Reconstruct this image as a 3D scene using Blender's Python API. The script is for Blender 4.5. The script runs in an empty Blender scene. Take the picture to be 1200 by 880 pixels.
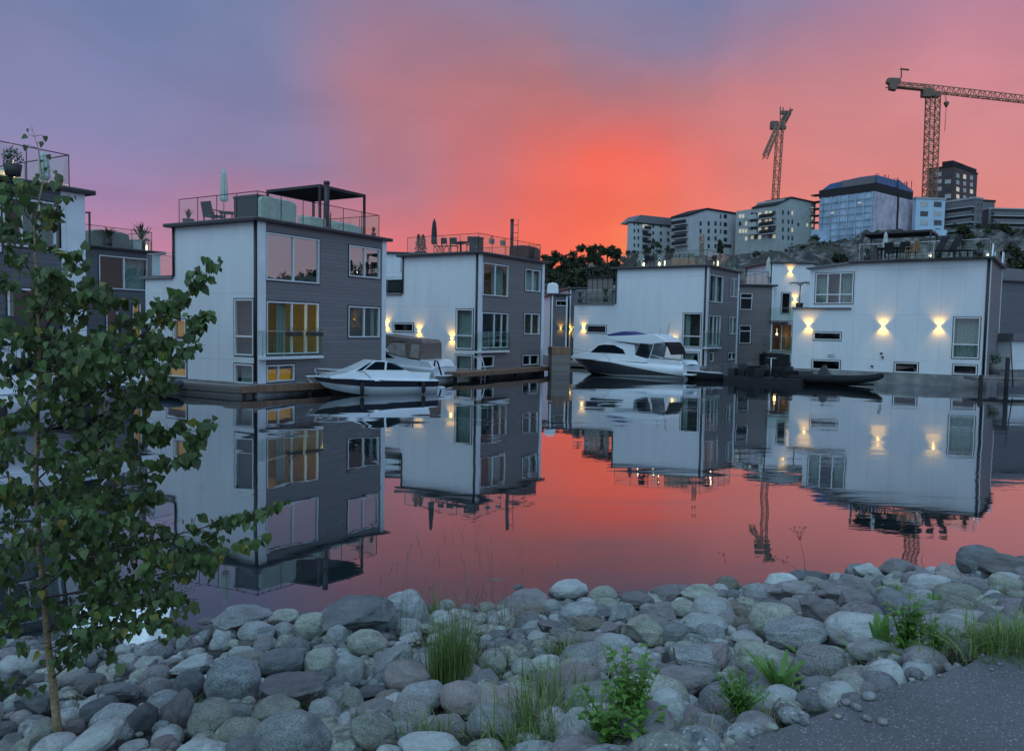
import bpy, math, random
from mathutils import Vector, Matrix, noise
R = math.radians
random.seed(7)
scene = bpy.context.scene
COL = scene.collection

# ---------------------------------------------------------------- camera
FPX = 915.0; PITCH = R(3.45); ROLL = R(1.03); CAMZ = 3.0
cp, sp = math.cos(PITCH), math.sin(PITCH); cr, sr = math.cos(ROLL), math.sin(ROLL)
cam_d = bpy.data.cameras.new("camera"); cam = bpy.data.objects.new("camera", cam_d); COL.objects.link(cam)
_R = Vector((1, 0, 0)); _U = Vector((0, sp, cp)); _F = Vector((0, cp, -sp))
_r = _R * cr + _U * sr; _u = _U * cr - _R * sr
m = Matrix((_r, _u, -_F)).transposed().to_4x4(); m.translation = Vector((0, 0, CAMZ))
cam.matrix_world = m
cam_d.sensor_width = 36; cam_d.lens = FPX / 1200 * 36; cam_d.clip_start = 0.05; cam_d.clip_end = 6000
scene.camera = cam
CAM = Vector((0, 0, CAMZ))

# ---------------------------------------------------------------- view
scene.view_settings.view_transform = 'Standard'
scene.view_settings.look = 'None'
scene.view_settings.exposure = 0.0
scene.view_settings.gamma = 1.0
scene.view_settings.use_curve_mapping = False
scene.render.engine = 'CYCLES'
scene.cycles.use_denoising = True
scene.cycles.max_bounces = 7
scene.cycles.transparent_max_bounces = 24
scene.cycles.caustics_reflective = False
scene.cycles.caustics_refractive = False
scene.cycles.sample_clamp_indirect = 4.0

# ---------------------------------------------------------------- sky
SKY_AWAY = 0.72
def lin(c):
    return tuple(((v / 255) / 12.92 if v / 255 <= 0.04045 else ((v / 255 + 0.055) / 1.055) ** 2.4) for v in c)
world = bpy.data.worlds.new("World"); scene.world = world; world.use_nodes = True
WN = world.node_tree; WN.nodes.clear()
def wn(t, **k):
    n = WN.nodes.new(t)
    for a, b in k.items(): setattr(n, a, b)
    return n
def wl(a, b): WN.links.new(a, b)
def wmath(op, a, b=None, c=None):
    n = wn('ShaderNodeMath', operation=op)
    for i, v in enumerate((a, b, c)):
        if v is None: continue
        if isinstance(v, (int, float)): n.inputs[i].default_value = v
        else: wl(v, n.inputs[i])
    return n.outputs[0]
tc = wn('ShaderNodeTexCoord')
mp = wn('ShaderNodeMapping'); mp.inputs['Scale'].default_value = (2.0, 2.0, 3.2); mp.inputs['Rotation'].default_value = (0.12, 0.35, 0.0)
wl(tc.outputs['Generated'], mp.inputs['Vector'])
nz = wn('ShaderNodeTexNoise'); nz.inputs['Scale'].default_value = 1.7; nz.inputs['Detail'].default_value = 5; nz.inputs['Roughness'].default_value = 0.5
wl(mp.outputs[0], nz.inputs['Vector'])
nz2 = wn('ShaderNodeTexNoise'); nz2.inputs['Scale'].default_value = 2.2; nz2.inputs['Detail'].default_value = 3
wl(tc.outputs['Generated'], nz2.inputs['Vector'])
sep = wn('ShaderNodeSeparateXYZ'); wl(tc.outputs['Generated'], sep.inputs[0])
DEG = 180 / math.pi
elev = wmath('MULTIPLY', wmath('ARCSINE', sep.outputs[2]), DEG)
azim = wmath('MULTIPLY', wmath('ARCTAN2', sep.outputs[0], sep.outputs[1]), DEG)
elev = wmath('ADD', elev, wmath('MULTIPLY', wmath('SUBTRACT', nz.outputs[0], 0.5), 6.5))
azim = wmath('ADD', azim, wmath('MULTIPLY', wmath('SUBTRACT', nz2.outputs[0], 0.5), 9.0))
ESTOPS = [0, 3.4, 7.2, 11.4, 16.2, 19.6, 22.8, 40, 90]
SKY = [  # azimuth, colours up the sky (sRGB)
 (-180, [(150,168,190),(150,174,196),(148,180,204),(146,184,210),(144,188,216),(142,188,217),(142,188,218),(142,188,218),(144,188,218)]),
 (-95,  [(160,158,180),(158,162,188),(152,168,196),(146,172,204),(144,176,210),(142,178,214),(142,180,216),(140,182,216),(144,188,218)]),
 (-50,  [(190,130,156),(184,128,160),(158,129,168),(146,128,170),(130,128,170),(122,126,166),(116,124,162),(110,128,170),(140,184,216)]),
 (-33,  [(198,132,156),(190,130,158),(158,129,168),(132,131,172),(126,128,168),(114,126,165),(106,124,160),(112,136,180),(140,184,216)]),
 (-26,  [(202,130,150),(192,128,155),(160,128,166),(132,130,170),(121,128,168),(112,126,165),(105,124,161),(112,136,180),(140,184,216)]),
 (-18,  [(210,122,134),(200,120,136),(180,121,146),(138,127,164),(122,126,165),(116,125,163),(110,124,161),(112,132,176),(140,184,216)]),
 (-8.4, [(228,112,112),(222,110,114),(205,118,126),(172,119,136),(174,120,132),(152,122,146),(128,124,158),(112,130,174),(140,184,216)]),
 (-3.8, [(234,110,102),(232,110,102),(224,112,108),(202,115,120),(178,117,124),(152,121,142),(130,124,157),(112,130,172),(140,184,216)]),
 (1.25, [(238,108,90),(238,108,90),(235,108,92),(224,108,98),(180,116,120),(150,121,140),(128,124,157),(112,130,172),(140,184,216)]),
 (5,    [(248,134,80),(244,120,82),(242,110,86),(234,104,90),(172,118,126),(140,122,148),(125,125,158),(112,130,172),(140,184,216)]),
 (8.5,  [(252,180,88),(246,150,84),(243,122,90),(232,106,94),(176,118,126),(136,123,152),(120,125,160),(112,130,172),(140,184,216)]),
 (12.3, [(244,142,98),(240,130,101),(234,122,106),(222,116,108),(178,121,128),(137,124,154),(114,125,162),(112,130,174),(140,184,216)]),
 (16.7, [(236,132,106),(232,128,110),(226,126,114),(214,124,120),(194,126,132),(160,126,148),(130,126,160),(114,130,174),(140,184,216)]),
 (23.6, [(236,138,112),(232,134,116),(224,131,120),(210,131,130),(196,131,138),(176,128,148),(148,126,158),(118,132,176),(140,184,216)]),
 (31,   [(236,138,116),(232,134,119),(222,133,123),(208,134,135),(202,134,144),(184,130,152),(160,127,158),(116,120,160),(140,184,216)]),
 (60,   [(176,150,156),(172,148,158),(166,146,162),(160,146,168),(158,142,172),(148,140,174),(140,140,178),(124,140,184),(140,184,216)]),
 (105,  [(160,154,172),(156,156,176),(150,156,184),(144,158,192),(138,160,198),(134,160,202),(130,162,206),(140,182,216),(144,188,218)]),
 (180,  [(150,168,190),(150,174,196),(148,180,204),(146,184,210),(144,188,216),(142,188,217),(142,188,218),(142,188,218),(144,188,218)]),
]
efac = wmath('DIVIDE', wmath('MAXIMUM', elev, 0.0), 90.0)
prev = None
for i, (az, cols) in enumerate(SKY):
    rp = wn('ShaderNodeValToRGB'); rp.color_ramp.interpolation = 'B_SPLINE' if False else 'EASE'
    el = rp.color_ramp.elements
    while len(el) > 1: el.remove(el[0])
    el[0].position = 0; el[0].color = (*lin(cols[0]), 1)
    for e_, c_ in list(zip(ESTOPS, cols))[1:]:
        k = el.new(e_ / 90); k.color = (*lin(c_), 1)
    rp.color_ramp.interpolation = 'LINEAR'
    wl(efac, rp.inputs[0])
    if prev is None: prev = rp.outputs[0]
    else:
        mr = wn('ShaderNodeMapRange', interpolation_type='SMOOTHSTEP')
        mr.inputs[1].default_value = SKY[i-1][0]; mr.inputs[2].default_value = az
        wl(azim, mr.inputs[0])
        mx = wn('ShaderNodeMix', data_type='RGBA'); wl(mr.outputs[0], mx.inputs[0]); wl(prev, mx.inputs[6]); wl(rp.outputs[0], mx.inputs[7])
        prev = mx.outputs[2]
bg = wn('ShaderNodeBackground'); wl(prev, bg.inputs[0])
def wsmooth(v, a, b, lo, hi):
    mr = wn('ShaderNodeMapRange', interpolation_type='SMOOTHSTEP'); wl(v, mr.inputs[0])
    for i, q in enumerate((a, b, lo, hi)): mr.inputs[i + 1].default_value = q
    return mr.outputs[0]
away = wmath('MAXIMUM', wsmooth(wmath('ABSOLUTE', azim), 80, 140, 0, 1), wsmooth(elev, 32, 62, 0, 1))   # the dusk sky is brighter away from the red bank of cloud
mp3 = wn('ShaderNodeMapping'); mp3.inputs['Scale'].default_value = (1.8, 1.8, 3.6); mp3.inputs['Rotation'].default_value = (0.2, 0.9, 0.2); wl(tc.outputs['Generated'], mp3.inputs['Vector'])
nz3 = wn('ShaderNodeTexNoise'); nz3.inputs['Scale'].default_value = 3.4; nz3.inputs['Detail'].default_value = 7; nz3.inputs['Roughness'].default_value = .55; nz3.inputs['Distortion'].default_value = .5; wl(mp3.outputs[0], nz3.inputs['Vector'])
streak = wsmooth(nz3.outputs[0], .30, .70, 1.0, 1.10)
wl(wmath('MULTIPLY', streak, wmath('ADD', 1.0, wmath('MULTIPLY', away, SKY_AWAY))), bg.inputs[1])
wo = wn('ShaderNodeOutputWorld'); wl(bg.outputs[0], wo.inputs[0])

# weak, wide sun lamp added from behind left to shape the boulders and walls
sd = bpy.data.lights.new("sun", 'SUN'); sd.energy = 0.5; sd.angle = R(50); sd.color = (0.86, 0.94, 1.0)
so = bpy.data.objects.new("sun", sd); COL.objects.link(so); so.rotation_euler = (R(38), 0, R(-28))

# ---------------------------------------------------------------- projection helpers (photo pixels -> places in the world)
def ray(px, py):
    x = (px - 600) / FPX; y = -(py - 440) / FPX
    u = cr * x - sr * y; v = sr * x + cr * y
    return Vector((u, cp + v * sp, -sp + v * cp))
def at(px, py, Y):
    r = ray(px, py); return CAM + r * (Y / r.y)
def atz(px, py, z):
    r = ray(px, py); return CAM + r * ((z - CAMZ) / r.z)

# ---------------------------------------------------------------- materials
MATS = {}
def mat(name, col, rough=0.6, var=0.12, vscale=3.0, bump=0.0, bscale=20.0, metal=0.0, emit=None, estr=0.0, spec=None, coat=0.0):
    if name in MATS: return MATS[name]
    m = bpy.data.materials.new(name); m.use_nodes = True; nt = m.node_tree; b = nt.nodes['Principled BSDF']
    b.inputs['Roughness'].default_value = rough; b.inputs['Metallic'].default_value = metal
    if spec is not None: b.inputs['Specular IOR Level'].default_value = spec
    b.inputs['Coat Weight'].default_value = coat
    b.inputs['Base Color'].default_value = (*col, 1)
    tcn = nt.nodes.new('ShaderNodeTexCoord')
    if var > 0:
        n = nt.nodes.new('ShaderNodeTexNoise'); n.inputs['Scale'].default_value = vscale; n.inputs['Detail'].default_value = 6
        nt.links.new(tcn.outputs['Object'], n.inputs['Vector'])
        mr = nt.nodes.new('ShaderNodeMapRange'); mr.inputs[1].default_value = .3; mr.inputs[2].default_value = .7
        mr.inputs[3].default_value = 1 - var; mr.inputs[4].default_value = 1 + var
        nt.links.new(n.outputs[0], mr.inputs[0])
        vm = nt.nodes.new('ShaderNodeVectorMath'); vm.operation = 'SCALE'; vm.inputs[0].default_value = col
        nt.links.new(mr.outputs[0], vm.inputs['Scale']); nt.links.new(vm.outputs[0], b.inputs['Base Color'])
    if bump > 0:
        n2 = nt.nodes.new('ShaderNodeTexNoise'); n2.inputs['Scale'].default_value = bscale; n2.inputs['Detail'].default_value = 5
        nt.links.new(tcn.outputs['Object'], n2.inputs['Vector'])
        bp = nt.nodes.new('ShaderNodeBump'); bp.inputs['Strength'].default_value = bump; bp.inputs['Distance'].default_value = 0.02
        nt.links.new(n2.outputs[0], bp.inputs['Height']); nt.links.new(bp.outputs[0], b.inputs['Normal'])
    if emit is not None:
        b.inputs['Emission Color'].default_value = (*emit, 1); b.inputs['Emission Strength'].default_value = estr
    MATS[name] = m; return m

def nodes_of(name):
    m = bpy.data.materials.new(name); m.use_nodes = True; nt = m.node_tree; nt.nodes.clear()
    out = nt.nodes.new('ShaderNodeOutputMaterial'); MATS[name] = m
    def N(t, **k):
        n = nt.nodes.new(t)
        for a, b in k.items():
            if a.startswith('i_'):
                key = a[2:]; key = int(key) if key.isdigit() else key.replace('_', ' ')
                n.inputs[key].default_value = b
            else: setattr(n, a, b)
        return n
    def L(a, b): nt.links.new(a, b)
    def M(op, a, b=None, c=None):
        n = N('ShaderNodeMath', operation=op)
        for i, v in enumerate((a, b, c)):
            if v is None: continue
            if isinstance(v, (int, float)): n.inputs[i].default_value = v
            else: L(v, n.inputs[i])
        return n.outputs[0]
    return m, N, L, M, out

def glass(name, tint, refl, rough=0.0):
    """window glass: fresnel mix of clear and mirror, with a floor of mirror for coated panes"""
    m, N, L, M, out = nodes_of(name)
    tr = N('ShaderNodeBsdfTransparent'); tr.inputs[0].default_value = (*tint, 1)
    gl = N('ShaderNodeBsdfGlossy'); gl.inputs['Roughness'].default_value = rough; gl.inputs['Color'].default_value = (.93, .97, 1, 1)
    fr = N('ShaderNodeFresnel'); fr.inputs[0].default_value = 1.5
    geo = N('ShaderNodeNewGeometry')
    f = M('MULTIPLY', M('MINIMUM', M('ADD', M('MULTIPLY', fr.outputs[0], 1.05), refl), 1.0), M('SUBTRACT', 1.0, geo.outputs['Backfacing']))
    tcn = N('ShaderNodeTexCoord'); nn = N('ShaderNodeTexNoise'); nn.inputs['Scale'].default_value = 0.9
    L(tcn.outputs['Object'], nn.inputs['Vector'])
    bp = N('ShaderNodeBump'); bp.inputs['Strength'].default_value = 0.12; bp.inputs['Distance'].default_value = 0.02
    L(nn.outputs[0], bp.inputs['Height']); L(bp.outputs[0], gl.inputs['Normal'])
    mx = N('ShaderNodeMixShader'); L(f, mx.inputs[0]); L(tr.outputs[0], mx.inputs[1]); L(gl.outputs[0], mx.inputs[2]); L(mx.outputs[0], out.inputs[0])
    return m
G_WIN = glass('window_glass', (.78, .86, .84), 0.03)
G_COAT = glass('coated_window_glass', (.45, .5, .55), 0.46)
G_RAIL = glass('railing_glass', (.90, .96, .93), 0.0)
G_BOAT = glass('boat_glass', (.12, .14, .16), 0.08)

def siding(name, col, pitch):
    m, N, L, M, out = nodes_of(name)
    b = N('ShaderNodeBsdfPrincipled'); b.inputs['Roughness'].default_value = .62
    tcn = N('ShaderNodeTexCoord'); s = N('ShaderNodeSeparateXYZ'); L(tcn.outputs['Object'], s.inputs[0])
    fr = M('FRACT', M('DIVIDE', s.outputs[2], pitch))
    row = M('FLOOR', M('DIVIDE', s.outputs[2], pitch))
    wn_ = N('ShaderNodeTexWhiteNoise', noise_dimensions='1D'); L(row, wn_.inputs['W'])
    gap = M('LESS_THAN', fr, 0.1)
    nn = N('ShaderNodeTexNoise'); nn.inputs['Scale'].default_value = 1.3; nn.inputs['Detail'].default_value = 6
    mpn = N('ShaderNodeMapping'); mpn.inputs['Scale'].default_value = (.7, .7, 5); L(tcn.outputs['Object'], mpn.inputs[0]); L(mpn.outputs[0], nn.inputs['Vector'])
    k = M('ADD', M('ADD', M('MULTIPLY', wn_.outputs[0], .16), M('MULTIPLY', nn.outputs[0], .4)), .72)
    k = M('MULTIPLY', k, M('SUBTRACT', 1.0, M('MULTIPLY', gap, .45)))
    v = N('ShaderNodeVectorMath', operation='SCALE'); v.inputs[0].default_value = col; L(k, v.inputs['Scale'])
    L(v.outputs[0], b.inputs['Base Color'])
    bp = N('ShaderNodeBump'); bp.inputs['Strength'].default_value = .6; bp.inputs['Distance'].default_value = .015
    L(fr, bp.inputs['Height']); L(bp.outputs[0], b.inputs['Normal']); L(b.outputs[0], out.inputs[0])
    return m
M_GREY = siding('grey_board_cladding', (.185, .175, .182), .165)
M_GREY2 = siding('taupe_board_cladding', (.19, .165, .165), .165)
def panels(name, col):
    m, N, L, M, out = nodes_of(name)
    b = N('ShaderNodeBsdfPrincipled'); b.inputs['Roughness'].default_value = .5
    tcn = N('ShaderNodeTexCoord'); s = N('ShaderNodeSeparateXYZ'); L(tcn.outputs['Object'], s.inputs[0])
    al = M('ADD', s.outputs[0], s.outputs[1])
    f1 = M('FRACT', M('DIVIDE', al, 1.22)); f2 = M('FRACT', M('DIVIDE', M('SUBTRACT', s.outputs[2], 1.45), 2.8))
    g = M('MAXIMUM', M('LESS_THAN', f1, .012), M('LESS_THAN', f2, .006))
    nn = N('ShaderNodeTexNoise'); nn.inputs['Scale'].default_value = .8; nn.inputs['Detail'].default_value = 7
    mpn = N('ShaderNodeMapping'); mpn.inputs['Scale'].default_value = (2.2, 2.2, .5); L(tcn.outputs['Object'], mpn.inputs[0]); L(mpn.outputs[0], nn.inputs['Vector'])
    low = N('ShaderNodeMapRange'); low.inputs[1].default_value = .4; low.inputs[2].default_value = 1.5; low.inputs[3].default_value = .86; low.inputs[4].default_value = 1; L(s.outputs[2], low.inputs[0])
    k = M('ADD', M('MULTIPLY', nn.outputs[0], .2), .89)
    k = M('MULTIPLY', k, M('SUBTRACT', 1, M('MULTIPLY', g, .28)))
    v = N('ShaderNodeVectorMath', operation='SCALE'); v.inputs[0].default_value = col; L(k, v.inputs['Scale'])
    L(v.outputs[0], b.inputs['Base Color'])
    bp = N('ShaderNodeBump'); bp.inputs['Strength'].default_value = .5; bp.inputs['Distance'].default_value = .01; bp.invert = True
    L(g, bp.inputs['Height']); L(bp.outputs[0], b.inputs['Normal']); L(b.outputs[0], out.inputs[0])
    return m
M_WHITE = panels('white_wall_panels', (.62, .65, .68))
def planks(name, col, axis=0, pitch=.12):
    m, N, L, M, out = nodes_of(name)
    b = N('ShaderNodeBsdfPrincipled'); b.inputs['Roughness'].default_value = .7
    tcn = N('ShaderNodeTexCoord'); s = N('ShaderNodeSeparateXYZ'); L(tcn.outputs['Object'], s.inputs[0])
    q = M('DIVIDE', s.outputs[axis], pitch); gap = M('LESS_THAN', M('FRACT', q), .08)
    w = N('ShaderNodeTexWhiteNoise', noise_dimensions='1D'); L(M('FLOOR', q), w.inputs['W'])
    nn = N('ShaderNodeTexNoise'); nn.inputs['Scale'].default_value = 4; nn.inputs['Detail'].default_value = 6; L(tcn.outputs['Object'], nn.inputs['Vector'])
    k = M('MULTIPLY', M('ADD', M('ADD', M('MULTIPLY', w.outputs[0], .35), M('MULTIPLY', nn.outputs[0], .4)), .6), M('SUBTRACT', 1, M('MULTIPLY', gap, .7)))
    v = N('ShaderNodeVectorMath', operation='SCALE'); v.inputs[0].default_value = col; L(k, v.inputs['Scale']); L(v.outputs[0], b.inputs['Base Color']); L(b.outputs[0], out.inputs[0])
    return m
M_WOOD = planks('brown_deck_boards', (.2, .11, .07), 0, .14)
M_WOODZ = planks('weathered_planks', (.17, .15, .14), 2, .16)
M_BLACK = mat('black_metal', (.015, .015, .018), .45, .2)
M_TRIMW = mat('white_painted_trim', (.66, .70, .74), .45, .08, 1.5)
M_FRAME = mat('pale_window_frame', (.62, .64, .66), .45, .06)
M_ROOF = mat('roof_edge_metal', (.13, .13, .14), .5, .15)
M_CONC = mat('concrete_hull', (.2, .2, .2), .85, .35, 1.4, .5, 12)
M_DARK = mat('dark_stain', (.022, .022, .025), .8, .2, spec=.25)
M_ROOM = mat('plaster_room', (.30, .26, .21), .8, .08)
M_CURT = mat('linen_curtain', (.42, .43, .42), .9, .15, 6)
M_STEEL = mat('brushed_steel', (.5, .52, .54), .3, .05, 3, 0, 1, .9)
M_GELW = mat('white_gelcoat', (.66, .70, .74), .22, .05, 1.2, coat=.5)
M_GELD = mat('black_gelcoat', (.012, .012, .02), .15, .1, coat=.4)
M_GELG = mat('slate_gelcoat', (.05, .053, .06), .16, .1, coat=.4)
M_CANVAS = mat('taupe_canvas', (.17, .125, .11), .85, .15, 4, .3, 60)
M_NAVY = mat('navy_canvas', (.02, .03, .12), .7, .15)
M_SHEEN = mat('painted_sheen_vinyl', (.33, .29, .27), .25, .3, 3)  # opaque; the pale look of reflecting vinyl is put into the colour
M_RUB = mat('black_rubber', (.012, .012, .014), .8, .2, 5, spec=.2)
M_LEAFD = mat('pot_plant_leaf', (.05, .085, .04), .6, .35, 9)
M_POT = mat('dark_plant_pot', (.03, .03, .03), .6, .2)
M_FABG = mat('grey_outdoor_fabric', (.16, .18, .18), .9, .15, 5)
M_FABW = mat('pale_outdoor_fabric', (.45, .48, .46), .9, .15, 5)
M_TEAK = mat('teak_wood', (.26, .15, .08), .6, .25, 8)
M_BULB = mat('warm_lamp_glow', (1, .75, .4), .5, 0, emit=(1, .60, .16), estr=7)
M_BULBW = mat('white_lamp_glow', (1, .9, .7), .5, 0, emit=(1, .84, .55), estr=6)
M_GLOWY = mat('lit_yellow_blind', (.6, .36, .06), .8, .25, 1.5, emit=(1, .40, .03), estr=.22)

# ---------------------------------------------------------------- object helpers
def tag(o, label=None, cat=None, group=None, kind=None):
    if label: o['label'] = label
    if cat: o['category'] = cat
    if group: o['group'] = group
    if kind: o['kind'] = kind
    return o
def thing(name, label, cat, loc=(0, 0, 0), rz=0.0, group=None):
    o = bpy.data.objects.new(name, None); COL.objects.link(o); o.empty_display_size = .2
    o.location = loc; o.rotation_euler = (0, 0, rz)
    return tag(o, label, cat, group)
class MB:
    def __init__(s): s.v = []; s.f = []; s.m = []; s.sm = []
    def face(s, idx, m=0, sm=False): s.f.append(idx); s.m.append(m); s.sm.append(sm)
    def poly(s, pts, m=0, sm=False):
        n = len(s.v); s.v += [tuple(p) for p in pts]; s.face(list(range(n, n + len(pts))), m, sm)
    def box(s, x0, x1, y0, y1, z0, z1, m=0):
        n = len(s.v)
        s.v += [(x0,y0,z0),(x1,y0,z0),(x1,y1,z0),(x0,y1,z0),(x0,y0,z1),(x1,y0,z1),(x1,y1,z1),(x0,y1,z1)]
        for q in ((0,3,2,1),(4,5,6,7),(0,1,5,4),(1,2,6,5),(2,3,7,6),(3,0,4,7)): s.face([n + i for i in q], m)
    def bar(s, a, b, w, h=None, m=0, up=(0, 0, 1)):
        a = Vector(a); b = Vector(b); h = h or w; d = (b - a).normalized(); u = Vector(up)
        if abs(d.dot(u)) > .97: u = Vector((0, 1, 0))
        x = d.cross(u).normalized() * w / 2; y = x.cross(d).normalized() * h / 2; n = len(s.v)
        s.v += [tuple(p + q) for p in (a, b) for q in (-x - y, x - y, x + y, -x + y)]
        for q in ((0,1,2,3),(7,6,5,4),(0,4,5,1),(1,5,6,2),(2,6,7,3),(3,7,4,0)): s.face([n + i for i in q], m)
    def tube(s, pts, r, seg=8, m=0, sm=True, cap=True):
        pts = [Vector(p) for p in pts]; rr = r if isinstance(r, (list, tuple)) else [r] * len(pts); n0 = len(s.v)
        prevx = None
        for i, p in enumerate(pts):
            d = (pts[min(i + 1, len(pts) - 1)] - pts[max(i - 1, 0)]).normalized()
            if prevx is None:
                u = Vector((0, 0, 1)) if abs(d.z) < .9 else Vector((1, 0, 0)); x = d.cross(u).normalized()
            else:
                x = (prevx - d * prevx.dot(d)).normalized()
            prevx = x; y = d.cross(x)
            for k in range(seg):
                a = 2 * math.pi * k / seg; s.v.append(tuple(p + (x * math.cos(a) + y * math.sin(a)) * rr[i]))
        for i in range(len(pts) - 1):
            for k in range(seg):
                a = n0 + i * seg + k; b = n0 + i * seg + (k + 1) % seg
                s.face([a, b, b + seg, a + seg], m, sm)
        if cap:
            s.face([n0 + k for k in range(seg)][::-1], m); e = n0 + (len(pts) - 1) * seg; s.face([e + k for k in range(seg)], m)
    def lathe(s, prof, c=(0, 0, 0), seg=12, m=0, sm=True):
        n0 = len(s.v)
        for r, z in prof:
            for k in range(seg):
                a = 2 * math.pi * k / seg; s.v.append((c[0] + r * math.cos(a), c[1] + r * math.sin(a), c[2] + z))
        for i in range(len(prof) - 1):
            for k in range(seg):
                a = n0 + i * seg + k; b = n0 + i * seg + (k + 1) % seg; s.face([a, b, b + seg, a + seg], m, sm)
        s.face([n0 + k for k in range(seg)][::-1], m); e = n0 + (len(prof) - 1) * seg; s.face([e + k for k in range(seg)], m)
    def prism(s, poly, a0, a1, plane='xz', m=0, taper=None):
        """poly in the given plane, extruded along the other axis from a0 to a1"""
        n = len(s.v); k = len(poly)
        for a in (a0, a1):
            for p, q in poly:
                s.v.append({'xz': (p, a, q), 'xy': (p, q, a), 'yz': (a, p, q)}[plane])
        s.face(list(range(n, n + k))[::-1], m); s.face(list(range(n + k, n + 2 * k)), m)
        for i in range(k):
            j = (i + 1) % k; s.face([n + i, n + j, n + k + j, n + k + i], m)
    def build(s, name, mats, parent=None, bevel=0, **t):
        me = bpy.data.meshes.new(name); me.from_pydata(s.v, [], s.f); me.update()
        if not isinstance(mats, (list, tuple)): mats = [mats]
        for q in mats: me.materials.append(q)
        me.polygons.foreach_set('material_index', s.m); me.polygons.foreach_set('use_smooth', s.sm)
        o = bpy.data.objects.new(name, me); COL.objects.link(o)
        if parent is not None: o.parent = parent
        if bevel:
            b = o.modifiers.new('bevel', 'BEVEL'); b.width = bevel; b.segments = 2; b.limit_method = 'ANGLE'
        if t: tag(o, **t)
        return o
def copy_tree(o, parent=None):
    c = o.copy(); COL.objects.link(c); c.parent = parent
    for ch in [x for x in list(bpy.data.objects) if x.parent == o and x is not c]: copy_tree(ch, c)
    return c

# ================================================================ SETTING
def smooth(a, b, x):
    t = max(0, min(1, (x - a) / (b - a))); return t * t * (3 - 2 * t)
# water
def water_mat():
    m, N, L, M, out = nodes_of('harbour_water')
    b = N('ShaderNodeBsdfPrincipled'); b.inputs['Base Color'].default_value = (.012, .02, .022, 1); b.inputs['Roughness'].default_value = .3; b.inputs['Specular IOR Level'].default_value = 0.0
    gl = N('ShaderNodeBsdfGlossy'); gl.inputs['Roughness'].default_value = .012; gl.inputs['Color'].default_value = (.97, .97, 1, 1)
    lw = N('ShaderNodeLayerWeight'); lw.inputs[0].default_value = .5
    rp_ = N('ShaderNodeValToRGB'); e = rp_.color_ramp.elements; e[0].position = 0.0; e[0].color = (.04, .04, .04, 1); e[1].position = .97; e[1].color = (.97, .97, .97, 1)
    for q, v in ((.5, .12), (.68, .29), (.735, .41), (.78, .53), (.83, .63), (.89, .71), (.94, .84)): k = e.new(q); k.color = (v, v, v, 1)
    L(lw.outputs['Facing'], rp_.inputs[0])
    tcn = N('ShaderNodeTexCoord')
    def layer(sx, sy, sc, det, rot):
        mp_ = N('ShaderNodeMapping'); mp_.inputs['Scale'].default_value = (sx, sy, 1); mp_.inputs['Rotation'].default_value = (0, 0, rot); L(tcn.outputs['Object'], mp_.inputs[0])
        n = N('ShaderNodeTexNoise'); n.inputs['Scale'].default_value = sc; n.inputs['Detail'].default_value = det; n.inputs['Distortion'].default_value = .4; L(mp_.outputs[0], n.inputs['Vector']); return n.outputs[0]
    big = layer(.45, 1.1, .32, 2, .25); fine = layer(.6, 1.7, 1.9, 3, -.15)
    # the breeze reaches the water on the right; the left lies in the lee of the houses
    s = N('ShaderNodeSeparateXYZ'); L(tcn.outputs['Object'], s.inputs[0])
    br = N('ShaderNodeMapRange', interpolation_type='SMOOTHSTEP'); br.inputs[1].default_value = -6; br.inputs[2].default_value = 14; br.inputs[3].default_value = .12; br.inputs[4].default_value = 1.0; L(s.outputs[0], br.inputs[0])
    h = M('ADD', M('MULTIPLY', big, .030), M('MULTIPLY', M('MULTIPLY', fine, br.outputs[0]), .0034))
    bp = N('ShaderNodeBump'); bp.inputs['Strength'].default_value = 1.0; bp.inputs['Distance'].default_value = .55
    L(h, bp.inputs['Height']); L(bp.outputs[0], b.inputs['Normal']); L(bp.outputs[0], gl.inputs['Normal'])
    ms = N('ShaderNodeMixShader'); L(rp_.outputs[0], ms.inputs[0]); L(b.outputs[0], ms.inputs[1]); L(gl.outputs[0], ms.inputs[2]); L(ms.outputs[0], out.inputs[0])
    return m
mb = MB(); mb.poly([(-900, 3, 0), (900, 3, 0), (900, 1500, 0), (-900, 1500, 0)])
mb.build('water', water_mat(), kind='structure')

# near bank: path plane at 1.5 m, boulder slope down to the water
def edge_path(x): return 2.30 + .585 * max(min(x, 12), -3.0) if x > -3 else .545 + (x + 3) * .1
def edge_shore(x): return 8.35 + .27 * max(min(x, 16), -12)
def bank_z(x, y):
    a, b = edge_path(x), edge_shore(x)
    t = (y - a) / (b - a)
    if t <= 0: return 1.46
    if t <= 1: return 1.46 * (1 - t) ** 1.0 * (1 - .12 * math.sin(math.pi * t)) - .05 * t
    return -.05 - (t - 1) * 1.6
def axis(lo, hi, f0, f1, fine, coarse):
    v = []; x = lo
    while x < hi: v.append(x); x += fine if f0 <= x < f1 else coarse
    return v + [hi]
def gridmesh(name, xs, ys, zf, m, **t):
    mb = MB(); nx = len(xs)
    mb.v = [(x, y, zf(x, y)) for y in ys for x in xs]
    for j in range(len(ys) - 1):
        for i in range(nx - 1): mb.face([j * nx + i, j * nx + i + 1, (j + 1) * nx + i + 1, (j + 1) * nx + i], 0, True)
    return mb.build(name, m, **t)
M_SOIL = mat('dark_gravel_soil', (.028, .03, .026), .95, .5, 9, 1.0, 45)
gridmesh('bank_ground', axis(-70, 70, -6, 12, .12, 2.5), axis(-60, 16, -1, 14, .12, 2.5),
         lambda x, y: bank_z(x, y) + (.035 * noise.noise(Vector((x * 3, y * 3, 0))) if y > edge_path(x) + .1 else -.02), M_SOIL, kind='structure')
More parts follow.
